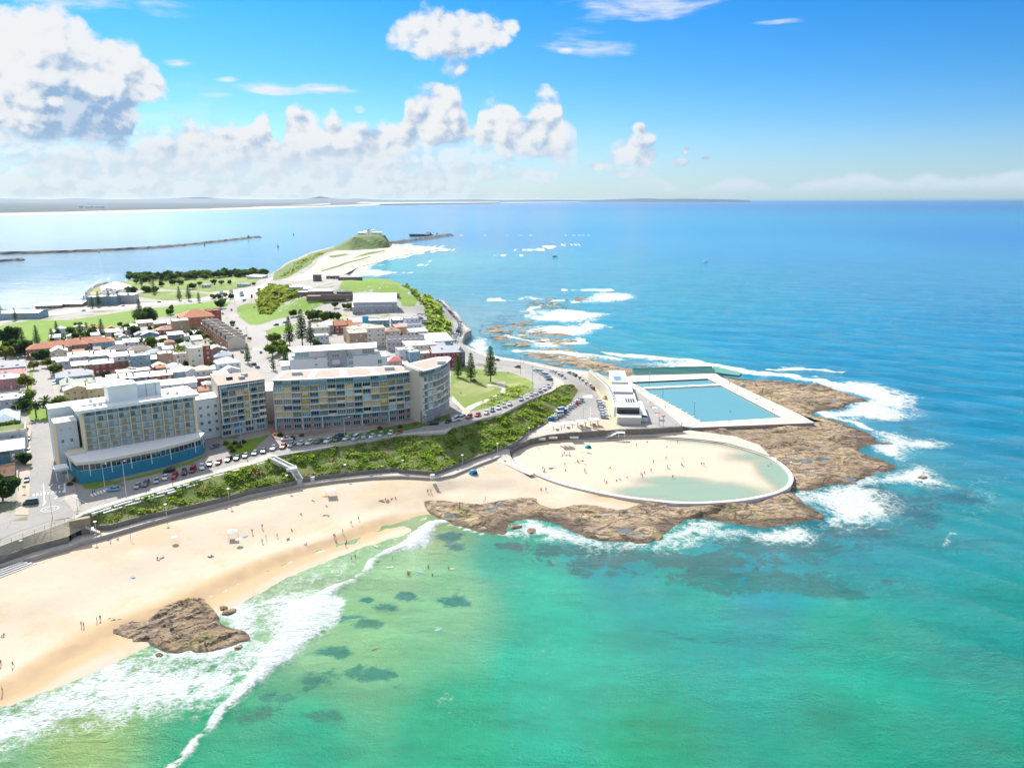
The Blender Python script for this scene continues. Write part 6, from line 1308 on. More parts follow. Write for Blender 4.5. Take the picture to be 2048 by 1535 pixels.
def facade(t, P_, z0, nf, fh, nbays, yellow=(), seed=1, top_glass=True, ground=1):
    """bays along a plan polyline in the thing's own frame; outward side is on the right of its direction"""
    r = random.Random(seed); seg = [math.hypot(P_[i+1][0]-P_[i][0], P_[i+1][1]-P_[i][1]) for i in range(len(P_)-1)]; T = sum(seg)
    def at(s):
        for i, L in enumerate(seg):
            if s <= L+1e-6 or i == len(seg)-1: f = s/L; return (P_[i][0]+(P_[i+1][0]-P_[i][0])*f, P_[i][1]+(P_[i+1][1]-P_[i][1])*f)
            s -= L
    bw = T/nbays
    for b in range(nbays):
        p, q_ = at(b*bw), at((b+1)*bw); an = math.atan2(q_[1]-p[1], q_[0]-p[0]); w = math.hypot(q_[0]-p[0], q_[1]-p[1]); sc = (w/4., 1, 1); ca, sa = math.cos(an), math.sin(an)
        def L_(nm, key, x, y, z, s=sc):
            o = link(nm, _bp[key], t, (p[0]+x*ca-y*sa, p[1]+x*sa+y*ca, z), an); o.scale = s; return o
        kind_b = 'bal' if r.random() < .55 else 'win'
        for f in range(nf):
            z = z0+f*fh
            if f < nf-1 or not top_glass: L_('pier', 'pier', 0, 0, z, (1, 1, fh/2.9))
            if b in yellow and 0 < f < nf-1:
                L_('yellow_panel', 'yellow', 0, 0, z+.2); window(t, (p[0]+.5*ca, p[1]+.5*sa, z+1.55), w-1., 1.2, 2, r.choice([CURW, GT2]), WHT, an); L_('spandrel', 'spandrel', 0, 0, z)
            elif f == nf-1 and top_glass:
                window(t, (p[0]+.05*ca-.9*sa, p[1]+.05*sa+.9*ca, z+.3), w-.1, 2.4, 4, r.choice([GT, GT2, GT, CURW]), SLABM, an); L_('balcony_slab', 'slab', 0, 0, z+.1); L_('balustrade', 'balustrade', 0, -.1, z)
            elif (kind_b == 'bal') == (r.random() < .8):
                L_('balcony_slab', 'slab', 0, 0, z+.1); L_('spandrel', 'spandrel', 0, 0, z-.1); L_('balustrade', 'balustrade' if r.random() < .75 else 'solid', 0, -.08, z)
                window(t, (p[0]+.3*ca-1.5*sa, p[1]+.3*sa+1.5*ca, z+.2), w-.6, 2.35, 3, r.choice([GD, GD, GT, CUR, CUR, GT]), OFFW, an)
            else:
                L_('spandrel', 'spandrel', 0, 0, z); window(t, (p[0]+.15*ca-.1*sa, p[1]+.15*sa+.1*ca, z+.42), w-.35, 2.1, 4, r.choice([GT, GT2, GT, CUR, GD, CURW, CUR]), WHT, an, mid=True)
    return bw
def ground_floor(t, P_, z, h_):
    for i in range(len(P_)-1):
        p, q_ = P_[i], P_[i+1]; an = math.atan2(q_[1]-p[1], q_[0]-p[0]); L = math.hypot(q_[0]-p[0], q_[1]-p[1]); k = max(1, int(L/4.5))
        for j in range(k): window(t, (p[0]+(q_[0]-p[0])*(j+.12)/k, p[1]+(q_[1]-p[1])*(j+.12)/k, z+.4), L/k*.72, h_-.9, 3, hr.choice([GT, GT2, GD]), WHT, an)
def local(t, pts, z): 
    inv = Matrix.Rotation(-t.rotation_euler[2], 3, 'Z'); out = []
    for u, v in pts: x, y = G(u, v, z); w_ = inv@Vector((x-t.location.x, y-t.location.y, 0)); out.append((w_.x, w_.y))
    return out
def inset(P_, d): 
    out = []; n_ = len(P_)
    for i in range(n_):
        a, b = np.array(P_[max(i-1, 0)]), np.array(P_[min(i+1, n_-1)]); v_ = (b-a)/np.linalg.norm(b-a); out.append((P_[i][0]-v_[1]*d, P_[i][1]+v_[0]*d))
    return out
ZR = 35.5
# main block
A = G(545, 760, ZR); t = thing('apartment_building', 'long gently curved apartment block with yellow panels in front of the esplanade', 'building', (A[0], A[1], 12.6)); zb = 12.6
FRt = local(t, [(545,760),(600,758.5),(660,755.5),(720,752),(775,747.5),(822,742)], ZR); FRs = [(q[0], q[1]) for q in spline([(x, y, 0) for x, y in FRt], 3)]
BK = local(t, [(798,732),(680,736),(568,742)], ZR)
core = inset(FRs, 1.75); fh = (ZR-zb)/8
q = MB(); q.prism(core+BK, -1.5, ZR-zb-.3, BODY); q.build('wall', t)
q = MB(); q.prism(inset(FRs, -.5)+[(BK[0][0]+.6, BK[0][1]+.5), BK[1], (BK[2][0]-.6, BK[2][1]+.5)], ZR-zb-.3, ZR-zb+.15, WHT); q.build('roof_edge', t)
def lerp2(a, b, f): return (a[0]+(b[0]-a[0])*f, a[1]+(b[1]-a[1])*f)
nseg = len(FRs); frf = lambda f: FRs[min(nseg-1, int(f*(nseg-1)))] if f*(nseg-1) >= nseg-1 else lerp2(FRs[int(f*(nseg-1))], FRs[int(f*(nseg-1))+1], f*(nseg-1)-int(f*(nseg-1)))
bkf = lambda f: lerp2(BK[2], BK[0], f)
for f0, f1 in ((.03, .24), (.29, .47), (.52, .70), (.75, .97)):
    q = MB(); q.prism([lerp2(frf(f0), bkf(f0), .12), lerp2(frf(f1), bkf(f1), .12), lerp2(frf(f1), bkf(f1), .9), lerp2(frf(f0), bkf(f0), .9)], ZR-zb+.15, ZR-zb+.3, ROOFB); q.build('roof_panel', t)
for f in (.15, .86): c_ = lerp2(frf(f), bkf(f), .5); boxp('roof_plant', t, (c_[0], c_[1], ZR-zb+1.), (4.5, 2.6, 1.4), OFFW, .27)
facade(t, FRs, 2*fh, 6, fh, 16, yellow=(3, 12), seed=5)
q = MB(); q.prism(inset(FRs, .9)+[BK[0], BK[2]], -1.5, 2*fh, PINK); q.build('ground_storey', t); ground_floor(t, inset(FRs, .8), .2, fh); ground_floor(t, inset(FRs, .8), fh+.1, fh)
for k in (0, 3, 5, 9, 12, 15): p_ = frf(k/15.); q = MB(); q.tube((p_[0], p_[1]+.1, -.5), (p_[0], p_[1]+.1, 2*fh), .28, .28, OFFW, 8); q.build('column', t)
q = MB(); w0 = inset(FRs, -7); strip_wall('', [(x, y, 0) for x, y in w0], -1.8, .9, .3, PINK, mb=q); q.build('garden_wall', t)
# left block
A = G(437, 771, ZR); t = thing('apartment_building', 'left apartment block framed in white with one column of yellow panels', 'building', (A[0], A[1], 12.6))
FRt = local(t, [(437,771),(529,757.5)], ZR); BK = local(t, [(515,742),(421,750)], ZR); core = inset(FRt, 1.75)
q = MB(); q.prism([(FRt[0][0]-.2, FRt[0][1]), (core[0][0]+.8, core[0][1]-1.4), core[0], core[1], (FRt[1][0], FRt[1][1])]+BK, -1.5, ZR-zb-.1, BODY); q.build('wall', t)
q = MB(); q.prism([(FRt[0][0]-.3, FRt[0][1]-.3), (FRt[1][0]+.3, FRt[1][1]-.3)]+BK, ZR-zb-.1, ZR-zb+.12, SLABM, top=ROOFB); q.build('roof', t)
an = math.atan2(FRt[1][1]-FRt[0][1], FRt[1][0]-FRt[0][0]); L = math.hypot(FRt[1][0]-FRt[0][0], FRt[1][1]-FRt[0][1])
for (x, z, w, h_) in ((L/2, ZR-zb-.9, L, .35), (.35, (ZR-zb+5)/2, .35, ZR-zb-6), (L*.63, (ZR-zb+2)/2, .3, ZR-zb-3)):
    q = MB(); q.box((x, -.25, z), (w, .3, h_), WHT); q.build('white_frame', t, (0, 0, 0), an)
facade(t, [lerp2(FRt[0], FRt[1], .03), lerp2(FRt[0], FRt[1], .985)], 2*fh, 6, fh, 6, yellow=(3,), seed=9)
ground_floor(t, inset(FRt, 1.6), 0, fh); ground_floor(t, inset(FRt, 1.6), fh, fh)
for i, c_ in enumerate([(.3, .4), (.55, .3), (.65, .55)]): p_ = lerp2(lerp2(FRt[0], FRt[1], c_[0]), lerp2(BK[1], BK[0], c_[0]), c_[1]); boxp('roof_plant', t, (p_[0], p_[1], ZR-zb+.7), (2.4, 1.6, 1.3), CONC if i else DARK, an)
for f in range(5): boxp('red_panel', t, (FRt[0][0]-.35, FRt[0][1]+1.2, 7+f*3.6), (.2, 1.6, 1.3), mat((.28, .02, .05), .6, .1))
# prow block
ZP = 37.5; A = G(845, 741, ZP); t = thing('apartment_building', 'ship prow shaped apartment block at the right end with curved balconies', 'building', (A[0], A[1], 12.6))
FRt = local(t, [(843,741.5),(862,737),(880,730.5),(893,723),(899,716)], ZP); FRs = [(q[0], q[1]) for q in spline([(x, y, 0) for x, y in FRt], 4)]; BK = local(t, [(896,713.5),(870,715.5),(808,730)], ZP)
core = inset(FRs, 1.75); q = MB(); q.prism(core+BK, 0, ZP-zb-.3, BODY); q.build('wall', t)
q = MB(); q.prism(inset(FRs, -.9)+[(x, y+.4) for x, y in BK], ZP-zb-.3, ZP-zb+.25, WHT); q.build('roof_edge', t)
cen = (np.mean([x for x, y in FRs+BK]), np.mean([y for x, y in FRs+BK])); q = MB(); q.prism([lerp2(p_, cen, .14) for p_ in FRs+BK], ZP-zb+.25, ZP-zb+.35, ROOFB); q.build('roof_panel', t); boxp('roof_plant', t, (cen[0]+2, cen[1], ZP-zb+1.1), (4, 2.4, 1.3), OFFW, .3)
fh2 = (ZP-zb)/8; facade(t, FRs, 2*fh2, 6, fh2, 9, yellow=(), seed=14); q = MB(); q.prism(inset(FRs, .5)+[BK[0], BK[-1]], 0, 2*fh2, PINK); q.build('ground_storey', t); ground_floor(t, inset(FRs, .4), 0, fh2); ground_floor(t, inset(FRs, .4), fh2, fh2)
q = MB(); q.prism([FRs[0], lerp2(FRs[0], FRs[4], .25), lerp2(core[0], core[4], .2), lerp2(FRs[0], BK[-1], .5), ], 4.5, ZP-zb-3.4, WCR); q.build('blade_wall', t)
# rear terrace link and grey block behind
A = G(578, 704, 33.5); B = G(762, 693.5, 33.5); L = math.hypot(B[0]-A[0], B[1]-A[1]); t = thing('grey_apartments', 'pale grey apartment block with white roof behind the long curved one', 'building', (A[0], A[1], 13.), math.atan2(B[1]-A[1], B[0]-A[0]))
GRY = mat((.56, .60, .64), .85, .06, .4); GRD = mat((.28, .31, .37), .85, .08, .4)
boxp('wall', t, (L/2, 8, 8.2), (L, 16, 16.4), GRY); boxp('wall', t, (L*.5, 8.6, 18.2), (L*.84, 14, 3.8), GRY); q = MB(); q.prism([(L*.05, -1), (L*.95, -1), (L*1.0, 15), (L*.0, 15)], 20.2, 20.6, WHT); q.build('roof', t)
boxp('dark_bay', t, (L*.515, -.3, 10.1), (L*.2, .9, 20.2), GRD); boxp('low_wing', t, (-2.2, 6, 6.6), (4, 12, 13.2), GRY); boxp('roof', t, (-2.2, 6, 13.4), (5, 13, .3), WHT); boxp('low_wing', t, (L+1.6, 6, 7.6), (3.2, 12, 15.2), GRY)
for f in range(5):
    window(t, (L*.49-1.7, -.85, 2.2+f*3.5), 3.8, 2.2, 3, [GT, CURW, GD, CURW, GD][f], WHT)
    if f in (1, 3): boxp('balcony_slab', t, (L*.515-.2, -1.4, 2.+f*3.5), (6.4, 1.6, .25), GRD)
    for fx in (.40, .63): window(t, (L*fx, -.08, 2.+f*3.2), 2.6, 2.6, 2, GT2, GRY)
    for fx in (.19, .26, .73, .85):
        if hr.random() < .7: window(t, (L*fx, -.08, 2.6+f*3.3), 1.8, 1., 2, GD if fx < .3 else CURW, WHT)
    window(t, (L*.955, -.1, 2.+f*3.1), 2.4, 2.4, 2, GT2, WHT) if f < 4 else None; window(t, (.6, -.1, 2.+f*3.1), 2., 2.2, 2, GT2, WHT) if f < 3 else None
for a_, b_ in ((.06, .21), (.79, .93)):
    window(t, (L*a_, 1.5, 17.), L*(b_-a_), 2.6, 5, GT2, WHT)
t = thing('link_building', 'low pale terrace building between the two left apartment blocks', 'building', G(530, 785, 27)+(13.,), .3); boxp('wall', t, (4, 9, 7.2), (13, 16, 14.4), WGR); boxp('roof', t, (4, 9, 14.5), (13.6, 16.6, .3), WHT)
# left edge buildings in front
t = thing('corner_house', 'grey rendered house with a rooftop garden at the left edge', 'house', G(-6, 866, 19.5)+(10.3,), R(31)); boxp('wall', t, (3, 6, 4.4), (14, 12, 8.8), WGR); boxp('parapet', t, (3, .2, 9.2), (14, .4, .8), WCR); boxp('parapet', t, (9.8, 6, 9.2), (.4, 12, .8), WCR); boxp('roof_garden', t, (3, 6, 8.9), (13, 11, .3), SCRUB); window(t, (3.5, -.08, 3.4), 5, 1.3, 1, GD, DARK)
t = thing('corner_cafe', 'grey roofed cafe with a teal glass front and small white balcony sign wall', 'shop', G(-14, 905, 15.5)+(10.2,), R(31)); boxp('wall', t, (3, 7, 2.7), (14, 14, 5.4), WGR); q = MB(); q.prism([(-5, -1.2), (10.8, -1.2), (10.8, 14), (-5, 14)], 5.4, [5.7, 5.7, 7.2, 7.2], RG); q.build('roof', t)
for k in range(3):
    for j in range(2): window(t, (-3.8+k*3.1, -.1, .5+j*2.4), 2.9, 2.2, 3, GT2, GT)
boxp('balcony', t, (8.4, -2.1, 3.2), (4.4, 2.4, 1.7), WHT); boxp('fascia', t, (8.4, -3.35, 2.1), (4.4, .12, .5), mat((.55, .42, .04))); boxp('sign_panel', t, (7.4, -3.36, 3.6), (.9, .08, .7), DARK); boxp('sign_panel', t, (9.2, -3.36, 3.5), (1.9, .08, .8), mat((.45, .45, .5)))
t = thing('timber_frame_house', 'brown timber framed house with bare curved rafters at the left edge', 'house', G(-10, 952, 14.)+(10.,), R(31)); boxp('wall', t, (1.5, 6, 1.7), (9, 12, 3.4), mat((.10, .06, .045))); 
for k in range(7):
    q = MB()
    for j in range(6):
        a0_, a1_ = math.pi*j/12, math.pi*(j+1)/12; q.tube((6.2-7*math.cos(a1_)*1, k*1.7, 3.4+2.6*math.sin(a1_)-1.), (6.2-7*math.cos(a0_), k*1.7, 3.4+2.6*math.sin(a0_)-1.), .16, .16, mat((.46, .22, .10)), 5)
    q.build('rafter', t)
boxp('cyan_awning', t, (4.2, -3.2, 1.5), (4.6, 1.2, .15), mat((.03, .40, .55)))
for k in range(26): q = MB(); q.box((0, 0, .8), (.14, .08, 1.6), mat((.36, .26, .18))); q.build('paling', t, (6.9, 11.5-k*.85, 0))
# ------------------------------------------------------------------ foliage
def leafmat(name, c1, c2, c3=None, s=.25, tr=.4):
    m = bpy.data.materials.new(name); m.use_nodes = True; nt = m.node_tree; nt.nodes.clear(); n = NT(nt); g = n.pos(); a = n.noise(g, s, 4., .65); oi = n.node('ShaderNodeObjectInfo'); r_ = S(nt, oi.outputs['Random'])
    col = n.mix(smooth(a+(r_-.5)*.25, .38, .62), c1, c2)
    if c3: col = n.mix(smooth(n.noise(g, s*.55, 4., .6), .56, .68), col, c3)
    h_ = n.noise(g, 2.6, 2.); f = (h_-.5)*.9+1.; col = n.mix(1., col, n.comb(f, f, f), 'MULTIPLY')
    d = n.node('ShaderNodeBsdfDiffuse'); t = n.node('ShaderNodeBsdfTranslucent'); n.link(col, d.inputs[0]); n.link(n.mix(1., col, (1.3, 1.5, .7), 'MULTIPLY'), t.inputs[0]); mx_ = n.node('ShaderNodeMixShader'); mx_.inputs[0].default_value = tr
    n.link(d.outputs[0], mx_.inputs[1]); n.link(t.outputs[0], mx_.inputs[2]); o = n.node('ShaderNodeOutputMaterial'); n.link(mx_.outputs[0], o.inputs[0]); return m
LPINE = leafmat('pine_needles', (.055, .095, .045), (.10, .15, .065)); LTREE = leafmat('tree_leaves', (.08, .13, .035), (.15, .21, .06)); LTREE2 = leafmat('olive_leaves', (.15, .17, .05), (.24, .23, .09)); LPALM = leafmat('palm_fronds', (.06, .10, .03), (.13, .16, .06)); LDARK = leafmat('fig_leaves', (.045, .085, .04), (.08, .13, .05))
LBANK = leafmat('bank_shrubs', (.22, .29, .065), (.38, .42, .15), (.36, .28, .17), .16, .5); LBUSH = leafmat('bush_leaves', (.16, .22, .05), (.32, .34, .10), None, .1)
BARK = mat((.10, .075, .055), .9, .25, 1.)
tr_ = random.Random(21)
def leaf(q, c, s, m_, up=.0, r=tr_):
    a = Vector((r.gauss(0, 1), r.gauss(0, 1), r.gauss(0, 1)+up)).normalized(); b = a.orthogonal().normalized(); b.rotate(Matrix.Rotation(r.uniform(0, 6.3), 3, a)); c2 = a.cross(b); c = Vector(c); s2 = s*r.uniform(.55, 1.)
    q.add([c-b*s-c2*s2*.4, c+b*s*.2-c2*s2, c+b*s+c2*s2*.3, c-b*s*.3+c2*s2], [(0, 1, 2, 3)], m_)
def tree(name, crown, trunk):
    t = thing(name, 'x', 'tree'); crown.build('crown', t); trunk.build('trunk', t); t['proto'] = 1; del t['proto']; return t
def norfolk(h_, r0, seed, gap=0.):
    r = random.Random(seed); c = MB(); tk = MB(); tk.tube((0, 0, -.5), (0, 0, h_*.97), .38, .06, BARK, 7); nw_ = int(h_/1.05)
    for k in range(nw_):
        z = h_*(.10+gap+(.88-gap)*k/nw_); rr_ = r0*(1-.86*(k/nw_)**1.1)*r.uniform(.8, 1.1)*(.75 if k < 2 else 1)
        nb_ = 8
        for b in range(nb_):
            a = 6.283*(b+r.random()*.5)/nb_+k; L = rr_*r.uniform(.8, 1.1); n2 = max(2, int(L/.5))
            for j in range(n2):
                d_ = L*(j+1)/n2; zz_ = z+d_*.18-(d_/max(L, .1))**2*.25*L*.3
                for e in range(2): leaf(c, (math.cos(a)*d_+r.uniform(-.2, .2), math.sin(a)*d_+r.uniform(-.2, .2), zz_+r.uniform(-.1, .22)), .34+.12*r.random(), LPINE, 1.2, r)
    for k in range(10): leaf(c, (r.uniform(-.15, .15), r.uniform(-.15, .15), h_*.94+k*.08), .22, LPINE, 0, r)
    return tree('norfolk_pine', c, tk)
def roundtree(w, h_, seed, m_=None, n=1500, tk_h=.22, name='tree', ls=.5, flat=1.):
    m_ = m_ or LTREE; r = random.Random(seed); c = MB(); tk = MB(); th = h_*tk_h; tk.tube((0, 0, -.5), (0, 0, th*1.2), .32, .2, BARK, 6); lobes = []
    for k in range(9):
        a = r.uniform(0, 6.3); d_ = w*.5*math.sqrt(r.random())*.72; p_ = Vector((math.cos(a)*d_, math.sin(a)*d_, th+(h_-th)*r.uniform(.22, .72)*flat)); lobes.append((p_, w*.5*r.uniform(.34, .56))); tk.tube((0, 0, th*.9), tuple(p_), .13, .05, BARK, 4)
    for k in range(n):
        p_, s_ = lobes[k % 9]; v_ = Vector((r.gauss(0, 1), r.gauss(0, 1), r.gauss(.15, 1))).normalized()*s_*r.uniform(.45, 1.05); v_.z *= .85; q_ = p_+v_
        if q_.z < th*.55: continue
        leaf(c, q_, ls*r.uniform(.7, 1.3), m_, .6, r)
    return tree(name, c, tk)
def palmtree(h_, seed, nf_=46, L=3.6):
    r = random.Random(seed); c = MB(); tk = MB(); tk.tube((0, 0, -.5), (0, 0, h_), .38, .3, BARK, 8)
    for k in range(nf_):
        a = r.uniform(0, 6.3); e = r.uniform(-.35, 1.25); p_ = Vector((0, 0, h_)); d_ = Vector((math.cos(a)*math.cos(e), math.sin(a)*math.cos(e), math.sin(e))); w_ = Vector((-math.sin(a), math.cos(a), 0)); sg = L/7; prev = None
        for j in range(8):
            ww = .42*math.sin(math.pi*(j+.8)/9.)+.05; l_, r_ = p_-w_*ww+Vector((0, 0, -.18*ww)), p_+w_*ww+Vector((0, 0, -.18*ww))
            if prev: c.add([prev[0], prev[2], p_, l_], [(0, 1, 2, 3)], LPALM); c.add([prev[2], prev[1], r_, p_], [(0, 1, 2, 3)], LPALM)
            prev = (l_, r_, p_.copy()); p_ = p_+d_*sg; d_.z -= .19; d_.normalize()
    return tree('palm_tree', c, tk)
def shrubp(w, h_, seed, m_=None, n=260):
    r = random.Random(seed); c = MB(); m_ = m_ or LTREE2
    for k in range(n):
        v_ = Vector((r.gauss(0, 1), r.gauss(0, 1), abs(r.gauss(0, 1)))).normalized()*r.uniform(.6, 1.05); leaf(c, (v_.x*w/2*(1+.25*math.sin(5*v_.y)), v_.y*w/2, v_.z*h_), .3*r.uniform(.7, 1.4), m_, .8, r)
    tk = MB(); tk.tube((0, 0, -.3), (0, 0, h_*.6), .1, .05, BARK, 5); return tree('shrub', c, tk)
PROT = {'N1': norfolk(17, 3.9, 1), 'N2': norfolk(22, 4.6, 2, .08), 'N3': norfolk(12, 3.2, 3), 'R1': roundtree(8, 7, 4), 'R2': roundtree(9, 6.5, 5, LTREE, 1600, .18), 'R3': roundtree(8, 7.5, 6, LTREE2), 'D1': roundtree(9, 8, 7, LDARK, 1600, .15), 'F1': roundtree(24, 12, 8, LDARK, 3600, .1, 'fig_tree', .75), 'O1': roundtree(15, 7.5, 9, LTREE2, 1500, .3, 'tree', .5),
        'P1': palmtree(6.5, 10), 'P2': palmtree(9, 11, 40, 3.2), 'S1': shrubp(3.4, 1.9, 12), 'S2': shrubp(2.8, 1.6, 13, LTREE), 'S3': shrubp(3.2, 2., 14, LDARK)}
used_p = set()
def plant(k, u, v, s, label, group=None, z=None, cat=None):
    x, y, zz_ = onland(u, v) if z is None else G(u, v, z)+(z,)
    p_ = PROT[k]; sc = (s, s, s*tr_.uniform(.92, 1.08))
    if k not in used_p:
        used_p.add(k); o = p_; o.location = (x, y, zz_); o.rotation_euler[2] = tr_.uniform(0, 6.3); o.scale = sc; o['label'] = label
        if group: o['group'] = group
    else: o = copy_tree(p_, (x, y, zz_), tr_.uniform(0, 6.3), label, group, sc)
    if not group and 'group' in o: del o['group']
    if cat: o['category'] = cat
    return o
# named trees: (kind, u, v of the foot, scale, label)
for a in [
 ('N1',75,690,.95,'tall pine at the left edge of the playing field, in front of the orange row'),('N3',106,692,1.1,'bushy pine just right of the tall one in front of the orange row'),('N1',115,673,.8,'slim pine alone on the playing field path'),('N3',46,690,1.1,'short pine over the left edge cars'),
 ('R2',142,668,.9,'round dark tree at the near field corner'),('N3',162,675,1.1,'first pine of the clump at the near field corner'),('N1',176,678,.8,'second pine of the clump at the near field corner'),('D1',188,676,1.2,'dense dark tree in the clump at the near field corner'),('N1',205,675,.95,'tallest pine of the clump at the near field corner'),('D1',152,684,1.,'dark tree low in the clump'),('R1',170,690,1.,'round tree touching the orange roofs'),('R2',197,690,.9,'leafy tree just left of the white carport'),
 ('F1',291,643,1.,'great spreading fig tree at the edge of the park'),('N2',281,640,.85,'ragged tall pine rising behind the great fig'),('D1',268,674,1.35,'dark tree below the fig among the roofs'),('R1',252,662,1.,'round tree between fig and carport'),('R3',243,655,.7,'small olive tree at the playing field edge'),
 ('N1',359,600,.95,'ragged pine on the foreshore crossing'),('N1',378,600,1.1,'perfect cone pine on the foreshore crossing'),('N3',398,604,.9,'short pine beside the foreshore car park'),('N3',258,605,1.3,'pine in front of the right foreshore building'),('N3',237,607,1.1,'small pine before the white glass foreshore bay'),('N1',219,610,.9,'pine in front of the left foreshore building'),('N2',198,613,.75,'pine before the corner of the foreshore building'),('N1',185,615,.8,'leftmost pine before the foreshore building'),
 ('D1',344,620,.7,'clipped round shrub tree in the park'),('R2',341,629,.8,'flat shrub in the park above the brick sheds'),('R1',447,610,1.,'dark tree behind the orange apartment block'),('D1',440,616,1.1,'round tree over the sawtooth terrace'),('R1',430,600,.8,'tree at the foreshore roundabout'),('R2',465,650,.6,'street tree by the sawtooth terrace'),
 ('D1',587,633,.85,'single small round tree on the bright lawn'),('N2',580,694,1.,'tall Norfolk pine with see through branches by the main street'),('N2',605,690,1.18,'tallest dense pine beside the see through one'),('N2',622,694,.85,'shorter pine right of the two tall ones'),('D1',633,700,1.,'dark tree at the foot of the tall pines'),
 ('R1',548,690,1.3,'big tree on the corner left of the tall pines'),('R3',556,706,1.35,'yellow green tree below the corner tree'),('R1',545,712,1.2,'leafy tree on the street edge beside the grey apartments'),('R1',567,716,1.3,'leafy street tree touching the grey apartments'),('N3',571,722,.8,'small dark conifer against the grey apartments'),('N1',496,726,.75,'bare ragged pine beside the big white hip roof'),('N3',547,740,.7,'street pine near the curved block roof'),
 ('R2',625,640,1.2,'first tree of the clump over the town lane'),('D1',636,640,1.2,'dark tree of the clump over the town lane'),('R2',650,642,1.1,'third tree of the clump over the town lane'),('D1',662,641,1.,'fourth tree of the clump over the town lane'),('D1',676,640,.9,'rightmost tree of the clump over the town lane'),('R1',670,616,.8,'round tree beside the workshops'),('R2',702,618,.9,'dark shrub tree left of the lower workshop'),('R1',690,618,.7,'small tree on the workshop verge'),
 ('N3',916,754,1.05,'squat pine on the small park lawn nearest the prow block'),('N1',942,760,1.,'middle dark pine of the small park'),('N2',981,763,.98,'tall two tiered pine at the right of the small park'),('S1',948,763,.9,'reddish shrub at the foot of the park pines'),
 ('P1',95,832,1.05,'date palm in the middle of the street closure'),('P1',73,835,.95,'date palm left of the middle one at the street closure'),('R1',116,822,1.15,'bushy tree at the hotel side of the street closure'),('P2',36,845,.9,'dark palm by the big pale roof at the left edge'),('D1',52,820,1.1,'dark tree on the left kerb above the palms'),('R1',56,808,1.,'bright green tree on the left kerb'),('R3',56,778,1.1,'grey green bush tree halfway up the street'),('R1',45,770,.8,'shrubby tree against the pink house'),
 ('R1',113,752,1.,'light green street tree right of the far street'),('R3',68,740,.8,'round bush at the far end of the street'),('D1',50,712,1.5,'big dark tree at the end of the street'),('D1',20,690,1.9,'large dark tree mass at the left edge by the field'),('R3',55,705,1.2,'yellowish tree left of the orange row'),('D1',30,712,1.6,'dark trees above the grey gabled house'),('R3',12,722,1.4,'olive tree mass at the left edge'),('D1',85,724,1.2,'dark tree over the parked cars at the street end'),('R3',95,735,.8,'golden green shrub at the street end'),
 ('D1',177,700,1.2,'dark tree over the slate roofs'),('P2',158,797,.6,'small wind blown palm on the yellow house'),('R3',205,745,.9,'golden bush beside the red brick wing'),('S3',210,757,1.3,'rounded dark shrub below the golden bush'),('R1',213,760,.7,'pale green shrub tree by the pink tiled roof'),('O1',360,722,1.,'wide umbrella shaped olive tree among white roofs'),('R3',234,737,.9,'golden tree behind the long white roof'),('D1',425,742,.8,'small dark tree by the white cottages'),('R2',377,676,.9,'dark shrub tree in the gardens'),('R3',355,680,.8,'olive garden tree below the dark blue house'),
 ('R3',368,660,1.,'olive tree below the orange apartment block'),('R1',392,668,.9,'garden tree beside the sawtooth terrace yards'),('D1',400,676,.9,'round dark garden tree beside the sawtooth yards'),('R3',412,680,.8,'low olive tree in the gardens below the orange block'),('R2',255,674,.8,'shrub standing under the great fig'),('R1',325,690,.8,'garden tree behind the white boxes'),('R3',345,684,.7,'pale garden tree beside the narrow white roofed blue building'),('R2',303,690,.9,'tree by the blue house yard'),('R3',270,662,.7,'low shrub tree below the fig'),('R3',225,690,.7,'shrub right of the orange row'),('R2',232,678,.8,'shrub tree right of the tiny white roof'),
 ('D1',6,636,1.2,'dark pine clump at the far left quay'),('N2',0,640,.9,'tall pine at the far left quay'),('N1',31,640,.7,'slim pine against the water at the quay'),('R1',20,870,1.1,'green bush at the left kerb beside the rooftop garden'),('R1',44,880,.8,'light green clipped tree at the left kerb'),('D1',28,905,1.,'dark street tree shading the kerb, left edge'),('D1',40,895,.9,'second dark street tree, left edge'),('D1',49,930,.8,'small tree by the cafe'),('D1',6,1000,1.2,'dark palm clump in the fenced garden'),
 ('P2',960,667,.28,'low wind bent palm on the cove sand')]: plant(*a)
_gr = random.Random(44); _k = 0
for _ in range(400):
    if _k >= 60: break
    u, v = _gr.uniform(105, 470), _gr.uniform(655, 775); x, y, z = onland(u, v)
    if min(math.hypot(x-a, y-b) for a, b in _occ) < 6 or (u > 440 and v < 720): continue
    _k += 1; plant(_gr.choice(['R1', 'R3', 'D1', 'R2', 'S1', 'S3']), u, v, _gr.uniform(.4, .8), 'small garden tree filling a yard between the old houses', 'garden trees between the old houses')
wd = random.Random(5)
for i in range(118):
    u = 250+wd.random()*285; v = 556+wd.uniform(-2.5, 3.)+(wd.random()**2)*8*(1 if u < 420 else .4)-(u-250)*.022
    plant(wd.choice(['R1', 'R2', 'D1', 'D1']), u, v, wd.uniform(.85, 1.45), 'dark rounded tree of the dense belt along the harbour shore', 'trees of the harbour shore belt')
